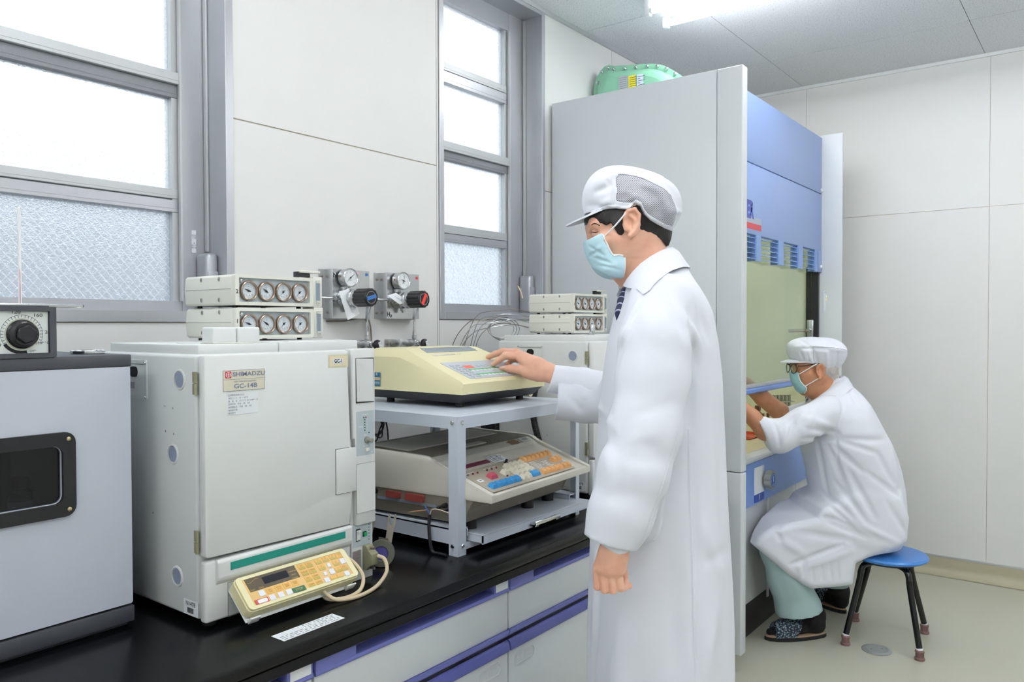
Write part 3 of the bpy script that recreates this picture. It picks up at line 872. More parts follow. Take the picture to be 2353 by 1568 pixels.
part('tape_patch', f, mat('masking_tape', '#e6d8b6', 0.7, var=.05), tp)
f = MB(); f.rr((.3355, -.0129, .5195), XP, ZP, .030, .0115, .0005, .0003)
part('tape_strip', f, paper, tp)
f = MB(); f.text('GC-1', (.3355, -.0133, .5195), XP, ZP, .012, bold=.0003, sx=.9)
part('lettering', f, ink, tp, angle=0)
def barcode(gc, y, z, s):
    f = MB(); f.rr((.0009, y, z), -YP, ZP, .052, .030, .0005, .0004)
    p = part('inventory_sticker', f, paper, gc)
    f = MB(); f.text(s, (.0002, y, z + .0075), -YP, ZP, .0125)
    rng = random.Random(s)
    yy = y + .012
    while yy > y - .010:
        w = rng.choice((.0005, .0009, .0014)); f.flat((.0004, yy, z - .011), -YP, ZP, w, .011); yy -= w + rng.choice((.0005, .0008))
    part('print', f, ink, p, angle=0)
barcode(gc1, .039, .040, 'N1478')
barcode(gc2, .045, .045, 'N1479')

# two plain injector covers on top of the first chromatograph
for i, (x, lab) in enumerate(((.9395, 'plain off-white block cover on the chromatograph, the one nearer the oven'), (.9965, 'plain off-white block cover on the chromatograph, the one nearer the gauges'))):
    t = thing('injector_cover', lab, 'cover', (x, 1.487, BZ + .5635 + (0.0022 if x > 1.047 else 0)), 0, 'injector covers on the chromatograph')
    f = MB(); f.box(-.0275, .0275, -.022, .022, 0, .034, .004, 3)
    part('shell', f, putty, t)
    f = MB(); f.box(-.029, .029, -.024, .024, -.0002, .0022, .001)
    part('base_flange', f, putty2, t)
# small bright fittings on top of the second one
t = thing('septum_holder', 'small silver injector cap on top of the far chromatograph', 'cap cover', (2.505, 1.535, BZ + .567))
f = MB(); f.lathe([(.012, 0), (.012, .005), (.010, .006), (.010, .032), (.009, .034), (0, .034)], (0, 0, 0), n=20)
part('cap_body', f, steel, t)
f = MB(); f.lathe([(.016, -.001), (.016, .003), (.012, .004)], (0, 0, 0), n=6)
part('nut', f, steel, t)
t = thing('injector_nut', 'low round silver nut beside the silver injector cap', 'nut', (2.44, 1.50, BZ + .565))
f = MB(); f.lathe([(.012, 0), (.012, .005), (.008, .006), (.008, .011), (.004, .013), (0, .013)], (0, 0, 0), n=6)
part('hex_nut', f, steel, t)

# ---------------------------------------------------------------- flow controllers: four gauges in a row
def make_flow(label):
    t = thing('flow_controller', label, 'flow controller', (0, 0, 0), 0, 'four-gauge flow controllers')
    Wd, H, D = .222, .0715, .205
    f = MB()
    f.py([(.0, .005), (.006, .0), (Wd - .006, .0), (Wd, .003), (Wd + .004, H * .52), (Wd, H - .004), (Wd - .008, H), (.006, H), (.0, H - .005), (-.002, H * .5)], .010, D, .0015)
    part('case', f, putty2, t)
    f = MB(); f.frame((Wd / 2, .012, H / 2), XP, ZP, Wd + .001, H, Wd - .020, H - .016, .005, .002, .014)
    part('front_bezel', f, putty2, t)
    f = MB(); f.rr((Wd / 2, .0075, H / 2), XP, ZP, Wd - .018, H - .014, .001, .001)
    fp = part('faceplate', f, grey_panel, t)
    f = MB()
    for i, s in enumerate(('AIR', 'HYDROGEN', 'CARRIER', 'CARRIER')): f.text(s, (.038 + i * .0485, .0064, H - .0125), XP, ZP, .0038)
    f.text('CFC-14PM', (Wd - .026, .0064, .012), XP, ZP, .0042)
    part('lettering', f, white_ink, fp, angle=0)
    f = MB(); f.lathe([(.0045, 0), (.0045, .003), (.0038, .004), (.0038, .009), (0, .010)], (.0155, .0064, H - .0155), (0, -1, 0), 14)
    part('screw_knob', f, steel, fp)
    for i in range(4):
        c = Vector((.038 + i * .0485, .0066, H * .475))
        f = MB(); f.lathe([(.0228, 0), (.0235, .004), (.0230, .0085), (.0212, .0100), (.0195, .0090), (.0190, .0035), (.0190, 0)], c, (0, -1, 0), 40, caps=False)
        g = part('gauge', f, mat('worn_bezel', '#9d8a7c', 0.3, metal=.85, var=.35, vscale=160), t)
        f = MB(); f.lathe([(.0193, .003), (0, .003)], c, (0, -1, 0), 40, caps=False)
        part('dial_face', f, mat('pale_blue_dial', '#d6e0e6', 0.45, var=.01), g)
        f = MB()
        yy = c.y - .0034
        for k in range(21):
            a = R(225 - k * 13.5); r0 = .0152 if k % 5 else .0135
            p = Vector((c.x + r0 * math.cos(a), yy, c.z + r0 * math.sin(a))); q = Vector((c.x + .0165 * math.cos(a), yy, c.z + .0165 * math.sin(a)))
            n = Vector((-(q - p).z, 0, (q - p).x)).normalized() * (.00022 if k % 5 else .0004)
            f.bm.faces.new([f.bm.verts.new(v) for v in (p - n, q - n, q + n, p + n)])
        f.text('kPa', (c.x, yy + .0004, c.z + .0035), XP, ZP, .0035); f.text('100', (c.x, yy + .0004, c.z + .0095), XP, ZP, .0040)
        f.text('0', (c.x - .0108, yy + .0004, c.z - .0085), XP, ZP, .0035); f.text('200', (c.x + .010, yy + .0004, c.z - .0085), XP, ZP, .0035)
        part('dial_scale', f, grey_ink, g, angle=0)
        f = MB(); yy = c.y - .0052
        a = R((160, 146, 224, 224)[i])
        d = Vector((math.cos(a), 0, math.sin(a))); n = Vector((-d.z, 0, d.x))
        cc = Vector((c.x, yy, c.z))
        w = .0022 if i < 2 else .0006
        f.prism([cc - d * .006 - n * .0007, cc - n * w, cc + d * .0135, cc + n * w, cc - d * .006 + n * .0007], (0, -.0004, 0))
        f.lathe([(.0026, -.0006), (.002, .0008), (0, .001)], cc, (0, -1, 0), 12)
        part('needle', f, ink, g)
        f = MB()
        for s in (-1, 1): f.lathe([(.0019, -.002), (.0016, .0006), (0, .0008)], (c.x + s * .0034, yy, c.z - .0095), (0, -1, 0), 10)
        part('stop_pin', f, white_ink, g)
    f = MB()
    for y in (.062, .135):
        for z in (.013, H - .010):
            f.rr((-.0012, y, z), -YP, ZP, .0065, .010, .003, .0008)
    part('screw_recess', f, mat('grey_recess', '#9a9d97', 0.6, var=0), t)
    f = MB()
    for y in (.062, .135):
        for z in (.013, H - .010): f.lathe([(.0022, 0), (.0018, .001), (0, .0012)], (-.0019, y, z), (-1, 0, 0), 8)
    part('screw', f, dull_steel, t)
    f = MB(); f.box(-.0024, -.0012, .014, D - .002, H * .52, H * .535)
    part('seam', f, mat('grey_recess', '#9a9d97', 0.6, var=0), t, angle=0)
    # flow tube block on the right
    f = MB(); f.box(Wd + .005, Wd + .034, .004, .050, -.001, H + .0045, .002)
    ft = part('flow_tube_block', f, putty2, t)
    f = MB(); f.rr((Wd + .020, .0042, H * .54), XP, ZP, .0135, .054, .001, .0006)
    part('tube_window', f, mat('grey_blue_tube', '#8f9aa6', 0.15, var=.03), ft)
    f = MB(); f.lathe([(.0026, 0), (.0026, .048)], (Wd + .019, .0028, H * .54 - .024), (0, 0, 1), 10)
    part('flow_tube', f, clear, ft)
    f = MB(); f.box(Wd + .0145, Wd + .026, .0026, .004, H * .54 + .021, H * .54 + .026); f.box(Wd + .0145, Wd + .026, .0026, .004, H * .54 - .027, H * .54 - .023)
    part('tube_stop', f, putty2, ft)
    f = MB(); f.text('N₂ He', (Wd + .0195, .0038, .0085), XP, ZP, .0050); f.text('mℓ/min', (Wd + .0195, .0038, .0035), XP, ZP, .0034)
    for i in range(14): f.flat((Wd + .0265, .0040, H * .54 - .022 + i * .0032), XP, ZP, .002, .0005)
    part('print', f, grey_ink, ft, angle=0)
    for x in (.02, Wd - .02):
        for y in (.03, D - .03):
            f = MB(); f.cyl((x, y, -.0052), (x, y, .002), .006, n=12)
            part('foot', f, rubber, t)
    return t
def handle(t, H=.0715, Wd=.222):
    f = MB(); f.box(Wd - .030, Wd + .006, .016, .030, H + .003, H + .0125, .001); f.box(Wd - .034, Wd - .030, .014, .032, H - .002, H + .016, .0008)
    part('top_bracket', f, dark, t)
    f = MB(); f.box(Wd - .028, Wd + .034, .010, .034, H + .0135, H + .0195, .0015)
    part('bracket_cover', f, putty2, t)
fl = make_flow('lower of two four-gauge flow controllers on the chromatograph marked GC-1')
zt1 = BZ + .5705
M0 = Matrix.Translation((1.052, 1.60, zt1))
fl.matrix_world = M0
for o in [fl] + list(fl.children) + [h for c in fl.children for h in c.children]: MW[o.name] = M0
fl2 = dup(fl, Matrix.Translation((1.052, 1.60, zt1 + .0775)) @ Matrix.Rotation(R(.6), 4, 'Z'), 'upper of two four-gauge flow controllers on the chromatograph marked GC-1')
fl3 = dup(fl, Matrix.Translation((2.495, 1.612, zt1)), 'lower of two four-gauge flow controllers on the far chromatograph')
fl4 = dup(fl, Matrix.Translation((2.495, 1.612, zt1 + .0775)), 'upper of two four-gauge flow controllers on the far chromatograph')
handle(fl2); handle(fl4)
for t, s, z in ((fl2, '2', .031), (fl, '1', .040), (fl4, '2', .031), (fl3, '1', .040)):
    f = MB(); f.text(s, (.0042, -.0021, z), XP, ZP, .013, bold=.0003)
    part('hand_marking', f, ink, t, angle=0)

# ================================================================ KEYPAD on the chromatograph
ka = Vector((1.0415, 1.3572, .8703))
kv = Vector((0, .743, .669)); kn = Vector((0, -.669, .743))
KM = Matrix(((1, 0, 0, ka.x), (0, kv.y, kn.y, ka.y), (0, kv.z, kn.z, ka.z), (0, 0, 0, 1)))
t = thing('keypad_controller', 'cream keypad with dark display hung across the foot of the chromatograph', 'keypad', mtx=KM)
f = MB()
f.frame((0, 0, -.006), XP, YP, .279, .0755, .252, .0610, .010, .002, .006, b if False else 5)
f.rr((0, 0, -.027), XP, YP, .283, .080, .012, .0215, 6, .003)
part('case', f, cream, t)
f = MB(); f.box(-.126, .126, -.0305, .0305, -.0058, -.0012)
sheet = part('overlay_sheet', f, mat('yellowed_overlay', '#dcb877', 0.35, var=.10, vscale=40), t, angle=0)
f = MB(); f.rr((-0.0597, .0165, -.0012), XP, YP, .121, .0325, .002, .0006)
dp = part('display_window', f, mat('smoky_brown_window', '#5d5445', 0.25, var=.1), t)
f = MB(); f.rr((-0.0526, .0165, -.0006), XP, YP, .060, .0165, .001, .0005)
part('display', f, mat('dark_display', '#20222b', 0.15, var=.1), dp)
f = MB()
for s, p in (('READY', (-0.1148,0.0029)), ('COOL', (-0.0938,0.003)), ('MONITOR', (-0.0101,0.0182)), ('LOCK', (-0.0115,0.0099)), ('SYSTEM', (-0.0121,0.0015))):
    f.text(s, (p[0], p[1], -.0006), XP, YP, .0042)
f.tube([(*(-0.1174,0.0201), -.0004), (*(-0.1097,0.0201), -.0004), (*(-0.0976,0.0255), -.0004), (*(-0.0891,0.0253), -.0004)], .0004, n=4)
part('lettering', f, mat('gold_print', '#c9a554', 0.5, var=0), dp, angle=0)
key_lbl = mat('orange_key', '#e0ae5c', 0.4, var=.08, vscale=60); key_grn = mat('olive_key', '#b2a351', 0.4, var=.08, vscale=60)
key_w = mat('white_key', '#e3e6ec', 0.3, var=0)
GRID = {}
def kp_key(x, y, w, h, m, name='key', s=None, z=.0012, sink=False):
    f = MB()
    if sink: f.frame((x, y, -.0012), XP, YP, w + .0035, h + .0035, w, h, .0008, .0004, .0012)
    f.rr((x, y, -.0012), XP, YP, w, h, .0006, z)
    return part(name, f, m, t)
keys = [('SET', .016, .0215), ('FILE', .036, .0215), ('RANGE', .016, .0055), ('CRNT', .036, .0055), ('POL', .016, -.0105), ('TEMP', .036, -.0105), ('CURR', .016, -.0265), ('HOLD', .036, -.0265),
        ('7', .061, .0230), ('8', .081, .0230), ('9', .101, .0230), ('CE', .119, .0230), ('4', .061, .0065), ('5', .081, .0065), ('6', .101, .0065), ('D', .119, .0065),
        ('1', .061, -.0100), ('2', .079, -.0100), ('3', .097, -.0100), ('ENT', .114, -.0100), ('0', .056, -.0262), ('.', .075, -.0262), ('-', .093, -.0262), ('M', .1115, -.0262),
        ('INIT\nTEMP', -.099, -.009), ('INIT\nTIME', -.0790, -.009), ('PROG\nRATE', -.0585, -.009), ('FINAL\nTEMP', -.0385, -.009), ('FINAL\nTIME', -.0185, -.009)]
worn = {'D', '5', '1', '2', '0', 'M', 'INIT\nTEMP'}
for s, x, y in keys:
    if s in worn:
        k = kp_key(x, y, .0098 if s not in '51' else .0085, .0095, key_w, sink=s not in '51')
    else:
        k = kp_key(x, y, .0165, .0128, key_lbl, z=.0006)
        if '\n' not in s and s != 'CE':
            f = MB(); f.flat((x - .0075, y - .006, -.0005), XP, YP, .015, .0055)
            part('key_band', f, key_grn, k, angle=0)
        f = MB(); f.text(s, (x, y + (.0025 if '\n' not in s else 0), -.0006), XP, YP, .0042 if '\n' in s else .0048)
        part('lettering', f, mat('brown_print', '#7d6a3e', 0.6, var=0), k, angle=0)
for x in (-.082, -.0615, -.0415): kp_key(x, -.0253, .0098, .0095, key_w, sink=True)
k = kp_key(-.107, -.0253, .030, .0115, mat('red_key', '#c0504e', 0.4, var=.04), name='start_key')
f = MB(); f.rr((-.1055, -.0253, .0001), XP, YP, .022, .0085, .003, .0004)
part('worn_patch', f, mat('worn_white_patch', '#f4f5f6', 0.5, var=0), k)
k = kp_key(-.0175, -.0262, .031, .0125, mat('dark_green_key', '#2d6b4a', 0.4, var=.05), name='stop_key')
f = MB(); f.text('STOP', (-.0175, -.0262, .0001), XP, YP, .0075)
part('lettering', f, mat('gold_print', '#c9a554', 0.5, var=0), k, angle=0)
# bracket behind, with curled lips that hold the lower edge
f = MB()
f.box(-.142, .132, -.046, .034, -.0305, -.0285, .0008)
for x in (-.127, .118): f.tube([(x - .010, -.044, -.028), (x - .010, -.049, -.022), (x - .010, -.047, -.014)], .0022, 6); f.box(x - .012, x + .012, -.0505, -.046, -.030, -.012, .0022); 
f.rr((-.141, .028, -.022), YP, ZP, .012, .016, .005, .003)
part('bracket', f, putty, t)
# coiled grey cable and its connector on the column foot
f = MB()
f.tube([(1.276, 1.372, .857), (1.278, 1.352, .852), (1.272, 1.338, .830), (1.250, 1.335, .810), (1.205, 1.318, .8056), (1.150, 1.312, .8056), (1.105, 1.322, .812), (1.085, 1.345, .835)], .0044, n=10, smooth=6)
f.tube([(1.165, 1.392, .879), (1.184, 1.380, .874), (1.194, 1.355, .858), (1.192, 1.330, .836), (1.172, 1.318, .815), (1.140, 1.325, .8056), (1.105, 1.345, .808), (1.09, 1.36, .83)], .0044, n=10, smooth=6)
part('cable', f, mat('beige_cable', '#c9b99a', 0.5, var=.04), t, world=True)
f = MB()
f.prism([(1.2565, 1.404, .8235), (1.2565, 1.404, .8815), (1.2565, 1.390, .8815), (1.2565, 1.386, .870), (1.2565, 1.372, .864), (1.2565, 1.372, .838), (1.2565, 1.386, .833), (1.2565, 1.390, .8235)], (.021, 0, 0), .0015)
part('connector', f, khaki, t, world=True)
f = MB()
for z in (.8765, .8285): f.lathe([(.0035, 0), (.0035, .016), (.0028, .0175), (0, .0175)], (1.268, 1.392, z), (0, -1, 0), 12)
part('thumb_screw', f, dull_steel, t, world=True)

# ================================================================ GAS REGULATORS on the wall
def regulator(x, gas, colr, lab, writing, wx, wz, bar_ang, flags):
    """folded steel plate on wall flanges, with gauge and pressure regulator"""
    t = thing('gas_regulator', lab, 'gas regulator', (x, WY, 1.49), 0, 'wall gas regulators')
    f = MB()
    f.px([(WY - .001, 1.424), (WY - .001, 1.589), (WY - .003, 1.589), (WY - .003, 1.424)], x - .072, x - .046)
    f.px([(WY - .001, 1.424), (WY - .001, 1.589), (WY - .003, 1.589), (WY - .003, 1.424)], x + .118, x + .142)
    f.prism([(x - .048, WY - .001, 1.424), (x - .048, WY - .040, 1.424), (x - .046, WY - .042, 1.424), (x + .116, WY - .042, 1.424), (x + .118, WY - .040, 1.424), (x + .118, WY - .001, 1.424), (x + .116, WY - .001, 1.424), (x + .116, WY - .039, 1.424), (x - .046, WY - .039, 1.424), (x - .046, WY - .001, 1.424)], (0, 0, .165))
    pl = part('mounting_plate', f, steel, t, world=True)
    for xx in (x - .060, x + .130):
        for z in (1.446, 1.566):
            f = MB(); f.lathe([(.0055, 0), (.0050, .002), (.002, .0035), (0, .0037)], (xx, WY - .003, z), (0, -1, 0), 12)
            part('screw', f, dull_steel, pl, world=True)
    f = MB(); f.text(writing, (x + wx, WY - .0421, 1.49 + wz), XP, ZP, .022, bold=.0005)
    part('hand_marking', f, ink, pl, world=True, angle=0)
    f = MB(); f.flat((x + .098, WY - .0422, 1.571), XP, ZP, .012, .010)
    part('colour_flag', f, colr, pl, world=True, angle=0)
    py = WY - .042
    f = MB()                                  # regulator body, stem to the gauge
    f.lathe([(.026, 0), (.030, .004), (.030, .036), (.026, .040), (.0255, .052), (.030, .054), (.030, .060), (.028, .062), (.028, .066), (.030, .068), (.030, .074), (.0275, .078)], (x, py, 1.491), (0, -1, 0), 36)
    f.cyl((x, py - .022, 1.515), (x, py - .022, 1.546), .0065, n=14)
    f.box(x - .008, x + .008, py - .030, py - .014, 1.518, 1.528, .001)
    f.lathe([(.011, 0), (.011, .012), (.008, .013), (.008, .026), (.006, .027), (.006, .036)], (x - .026, py - .02, 1.49), (-1, 0, 0), 6)
    f.lathe([(.011, 0), (.011, .012), (.008, .013), (.008, .020)], (x + .01, py - .02, 1.466), (.3, 0, -1), 6)
    part('regulator_body', f, steel, t, world=True)
    f = MB(); f.tube([(x - .05, py - .02, 1.49), (x - .12, py - .022, 1.4915), (x - .17, py - .015, 1.493)], .0032, n=8)
    part('inlet_pipe', f, steel, t, world=True)
    f = MB()                                  # gauge
    f.lathe([(.027, 0), (.030, .002), (.030, .022), (.0315, .024), (.0315, .032), (.0295, .034), (.0275, .032), (.027, .030)], (x, py - .006, 1.560), (0, -1, 0), 40, caps=False)
    f.lathe([(.027, 0), (0, 0)], (x, py - .006, 1.560), (0, -1, 0), 40, caps=False)
    g = part('gauge', f, steel, t, world=True)
    f = MB(); f.lathe([(.0275, .030), (0, .030)], (x, py - .006, 1.560), (0, -1, 0), 40, caps=False)
    part('dial_face', f, paper, g, world=True)
    f = MB(); yy = py - .0362
    for k in range(31):
        a = R(225 - k * 9); r0 = .0215 if k % 5 else .019
        p = Vector((x + r0 * math.cos(a), yy, 1.56 + r0 * math.sin(a))); q = Vector((x + .0235 * math.cos(a), yy, 1.56 + .0235 * math.sin(a)))
        n = Vector((-(q - p).z, 0, (q - p).x)).normalized() * (.00025 if k % 5 else .0005)
        f.bm.faces.new([f.bm.verts.new(v) for v in (p - n, q - n, q + n, p + n)])
    f.text('MPa', (x, yy, 1.551), XP, ZP, .006); f.text('0.5', (x, yy, 1.576), XP, ZP, .005)
    part('dial_scale', f, grey_ink, g, world=True, angle=0)
    f = MB()
    for ang, ln, wd in flags:
        a = R(ang); d = Vector((math.cos(a), 0, math.sin(a))); n = Vector((-d.z, 0, d.x)); cc = Vector((x, py - .0375, 1.56))
        f.prism([cc - d * .007 - n * wd, cc + d * ln - n * wd * .3, cc + d * ln + n * wd * .3, cc - d * .007 + n * wd], (0, -.0005, 0))
    f.lathe([(.003, 0), (.002, .0012), (0, .0014)], (x, py - .0372, 1.56), (0, -1, 0), 12)
    part('needle', f, ink, g, world=True)
    f = MB(); f.lathe([(.0034, 0), (.003, .0012), (0, .0014)], (x - .0294, py - .020, 1.563), (-1, 0, .1), 12)
    part('case_plug', f, mat('rust_plug', '#7d5a3c', 0.6), g, world=True)
    # fluted black hand knob
    f = MB()
    cy = py - .078
    pts = []
    for i in range(96):
        a = 2 * math.pi * i / 96
        r = .0305 - .0022 * (0.5 + 0.5 * math.cos(a * 12)) ** 3
        pts.append((x + r * math.cos(a), cy, 1.492 + r * math.sin(a)))
    f.prism(pts, (0, -.056, 0))
    f.lathe([(.0285, .056), (.026, .060), (.0225, .060), (.0225, .058), (0, .058)], (x, cy, 1.492), (0, -1, 0), 40, caps=False)
    kb = part('hand_knob', f, dark, t, world=True)
    a = R(bar_ang)
    f = MB(); f.rr((x, cy - .0585, 1.492), (math.cos(a), 0, math.sin(a)), (-math.sin(a), 0, math.cos(a)), .041, .0125, .0005, .0025)
    part('colour_bar', f, colr, kb, world=True)
    f = MB(); f.frame((x, cy - .0582, 1.492), XP, ZP, .041, .041, .038, .038, .0205, .019, .0004, 8)
    part('printed_ring', f, mat('pale_ring_print', '#9da2a6', 0.5), kb, world=True, angle=0)
    return t
blue_p = mat('blue_tape', '#2f6cb4', 0.45, var=.05); red_p = mat('red_tape', '#e23c36', 0.45, var=.05)
rg1 = regulator(1.765, 'N2', blue_p, 'gas regulator marked N2 with a blue bar on its black knob', 'N₂', -.031, .078, 15, ((38, .021, .0012), (222, .019, .0006)))
rg2 = regulator(2.012, 'H2', red_p, 'gas regulator marked H2 with a red bar on its black knob', 'H₂', -.036, -.050, 62, ((160, .014, .0014), (75, .022, .0005)))
f = MB(); f.flat((1.7925, WY - .0785 + .0, 1.5738), XP, ZP, .010, .006)
part('pink_tape', f, mat('pink_tape', '#ecb6cd', 0.6), [c for c in rg1.children if c.name.startswith('gauge')][0], world=True, angle=0)
for rg, x, quad, s in ((rg1, 1.765, [(1.713, 1.512), (1.756, 1.523), (1.785, 1.440), (1.733, 1.418)], 'V125-500-117'), (rg2, 2.012, [(1.930, 1.505), (1.972, 1.516), (2.010, 1.487), (1.972, 1.474)], 'V125-500')):
    f = MB(); f.prism([(a, WY - .0795 - .02 * (i in (2, 3)) * 1.0, z) for i, (a, z) in enumerate(quad)], (0.0, -.0006, 0))
    tg = part('paper_tag', f, paper, rg, world=True, angle=0)
    p = [Vector((a, WY - .0803 - .02 * (i in (2, 3)), z)) for i, (a, z) in enumerate(quad)]
    f = MB(); dn = (p[3] - p[0]).normalized(); ac = (p[1] - p[0]).normalized()
    n0 = ac.cross(-dn)
    f.text(s, p[0] * .22 + p[1] * .22 + p[2] * .28 + p[3] * .28 + Vector((0, -.0008, 0)), dn, ac, .011, sx=.85)
    part('print', f, grey_ink, tg, world=True, angle=0)

def gas_valve(x, lab):
    t = thing('gas_valve', lab, 'valve', (x, WY, 1.335), 0, 'wall gas valves')
    yv = WY - .045
    f = MB(); f.rr((x - .085, WY - .0005, 1.334), XP, ZP, .046, .032, .004, .003); f.box(x - .062, x + .012, WY - .034, WY - .0006, 1.321, 1.349, .001)
    part('bracket', f, steel, t, world=True)
    for dx in (-.097, -.075):
        f = MB(); f.lathe([(.0062, 0), (.0055, .003), (.002, .004), (0, .0041)], (x + dx, WY - .0036, 1.334), (0, -1, 0), 12)
        part('screw', f, dull_steel, t, world=True)
    f = MB()
    f.box(x - .011, x + .011, yv - .014, yv + .012, 1.321, 1.347, .002)
    f.lathe([(.010, 0), (.010, .008), (.007, .009), (.007, .016), (.009, .017), (.009, .022), (.005, .024), (.005, .034)], (x, yv - .012, 1.334), (0, -1, 0), 20)
    f.lathe([(.008, 0), (.008, .006), (.010, .007), (.010, .018), (.0075, .020), (.0065, .034), (.0045, .036)], (x, yv, 1.345), (0, 0, 1), 6)
    part('valve_body', f, steel, t, world=True)
    f = MB(); f.ball((x, yv - .052, 1.334), .0175, 24, 12, (1, .75, 1))
    k = part('ball_knob', f, dark, t, world=True)
    f = MB(); f.rr((x + .001, yv - .0648, 1.334), (.93, 0, .36), (-.36, 0, .93), .012, .021, .0008, .001)
    kl = part('knob_label', f, paper, k, world=True)
    f = MB()
    for dz in (-.005, .005): f.lathe([(.0012, 0), (0, .0001)], (x + .001 - dz * .36, yv - .0660, 1.334 + dz), (0, -1, 0), 8)
    part('print', f, ink, kl, world=True)
    f = MB(); f.tube([(x, yv, 1.378), (x, yv, 1.405), (x + .005, yv - .002, 1.43), (x + .012, yv - .008, 1.462), (x + .012, yv - .008, 1.47)], .0036, n=10, smooth=5)
    part('pipe', f, steel, t, world=True)
gas_valve(1.866, 'shut-off valve with a black ball knob below the N2 regulator')
gas_valve(2.098, 'shut-off valve with a black ball knob below the H2 regulator')
t = thing('wall_tubing', 'two thin dull tubes looping down the wall behind the N2 regulator knob', 'tube', (1.87, WY - .01, 1.4))
for d in (0, .014):
    f = MB(); f.tube([(1.72, WY - .008, 1.415), (1.80, WY - .008, 1.416), (1.878 + d, WY - .008, 1.428), (1.897 + d, WY - .012, 1.405), (1.903 + d, WY - .012, 1.35), (1.905 + d, WY - .012, 1.29), (1.90 + d, WY - .012, 1.2)], .0026, n=6, smooth=5)
    part('tube', f, dull_steel, t, world=True)

# ================================================================ DESK RACK
sx0, sx1, sy0, sy1, sz = 1.526, 2.105, 1.341, 1.965, 1.164
t = thing('desk_rack', 'pale blue-grey steel two-level desk rack with pull-out tray', 'rack', ((sx0 + sx1) / 2, (sy0 + sy1) / 2, BZ))
f = MB()
f.box(sx0, sx1, sy0, sy1, sz - .003, sz, .0012, 1)
f.box(sx0, sx0 + .003, sy0, sy1, sz - .033, sz - .002); f.box(sx1 - .003, sx1, sy0, sy1, sz - .033, sz - .002)
f.box(sx0, sx1, sy0, sy0 + .003, sz - .033, sz - .002); f.box(sx0, sx1, sy1 - .003, sy1, sz - .033, sz - .002)
part('top_shelf', f, stand_m, t, world=True)
f = MB()
for x, s in ((sx0, 1), (sx1, -1)):
    f.box(x + s * .0, x + s * .003, sy0 + .01, sy1 - .01, .829, .869)
    f.box(x, x + s * .045, sy0 + .005, sy1 - .005, .866, .869); f.box(x + s * .042, x + s * .045, sy0 + .005, sy1 - .005, .845, .868)
f.box(sx0, sx1, sy1 - .04, sy1, .829, .869)
f.box(sx0 + .004, sx1 - .004, sy0 + .003, sy0 + .012, .812, .830)
part('lower_frame', f, stand_m, t, world=True)
for x, s in ((sx0 - .0015, 1), (sx1 + .0015, -1)):
    for y, q in ((sy0 - .0015, 1), (sy1 + .0015, -1)):
        f = MB(); w = .032; wx = .032 if s > 0 else .0195
        f.pz([(x, y), (x + s * wx, y), (x + s * wx, y + q * .0025), (x + s * .0025, y + q * .0025), (x + s * .0025, y + q * w), (x, y + q * w)], BZ, sz - .034 if False else sz - .003)
        lg = part('leg', f, stand_m, t, world=True)
        for z in (.826, 1.148):
            f = MB(); f.lathe([(.0062, 0), (.0062, .003), (.005, .0042), (0, .0046)], (x + s * (.017 if s > 0 else .0105), y, z), (0, -q, 0), 6)
            part('bolt', f, chrome, lg, world=True)
            f = MB(); f.lathe([(.0062, 0), (.0062, .003), (.005, .0042), (0, .0046)], (x, y + q * .017, z), (-s, 0, 0), 6)
            part('bolt', f, chrome, lg, world=True)
f = MB(); f.box(sx0 + .048, sx1 - .006, 1.297, sy1 - .10, .850, .853, .001, 1); f.box(sx0 + .048, sx1 - .006, 1.297, 1.301, .829, .852)
f.box(sx0 + .048, sx0 + .051, 1.297, sy1 - .10, .832, .852); f.box(sx1 - .009, sx1 - .006, 1.297, sy1 - .10, .832, .852)
tray = part('pull_out_tray', f, stand_m, t, world=True)
f = MB()
f.px([(1.298, .836), (1.280, .836), (1.276, .839), (1.276, .848), (1.279, .850), (1.280, .846), (1.280, .840), (1.298, .840)], 1.782, 1.905, .0005)
f.box(1.782, 1.800, 1.278, 1.297, .834, .845, .001); f.box(1.887, 1.905, 1.278, 1.297, .834, .845, .001)
part('handle', f, chrome, tray, world=True)

# ================================================================ CREAM INTEGRATOR on the rack
t = thing('integrator', 'cream data integrator with a sloping keypad on top of the rack', 'integrator', (1.86, 1.64, sz))
x0, x1, y0, y1, zb = 1.663, 2.063, 1.443, 1.84, 1.205
f = MB()
def ui_sec(y):                                # height of the cover at depth y
    return zb + .034 + max(0, min(1, (y - y0) / .26)) * .092
secs = []
for y in (y0, y0 + .004, y0 + .13, y0 + .255, y0 + .275, y1 - .01, y1):
    zt = ui_sec(y) - (.004 if y in (y0, y1) else 0)
    k = min(1, (zt - zb) / .126)
    e = .003 + .034 * max(0, (zt - zb - .034) / .092)
    lip = zt - .020 * k
    secs.append([(x0, y, zb), (x0 + .001, y, zb + .02), (x0 + .001 + e * .25, y, lip - .006), (x0 + e, y, zt - .001), (x0 + e + .02, y, zt),
                 (x1 - e - .02, y, zt), (x1 - e, y, zt - .001), (x1 - .001 - e * .25, y, lip - .006), (x1 - .001, y, zb + .02), (x1, y, zb)])
f.grid(secs, close_u=True)
f.bm.faces.new([f.bm.verts.new(p) for p in secs[0]]); f.bm.faces.new([f.bm.verts.new(p) for p in secs[-1][::-1]])
bmesh.ops.remove_doubles(f.bm, verts=f.bm.verts, dist=.0003)
part('cover', f, cream, t, world=True, angle=28)
f = MB()
f.prism([(x0 + .012, y0 + .006, zb - .0005), (x1 - .012, y0 + .006, zb - .0005), (x1 - .012, y1 - .01, zb - .0005), (x0 + .012, y1 - .01, zb - .0005)], (0, 0, -.001))
vs = [(x0 + .004, y0 + .004, zb), (x1 - .004, y0 + .004, zb), (x1 - .004, y1, zb), (x0 + .004, y1, zb)]
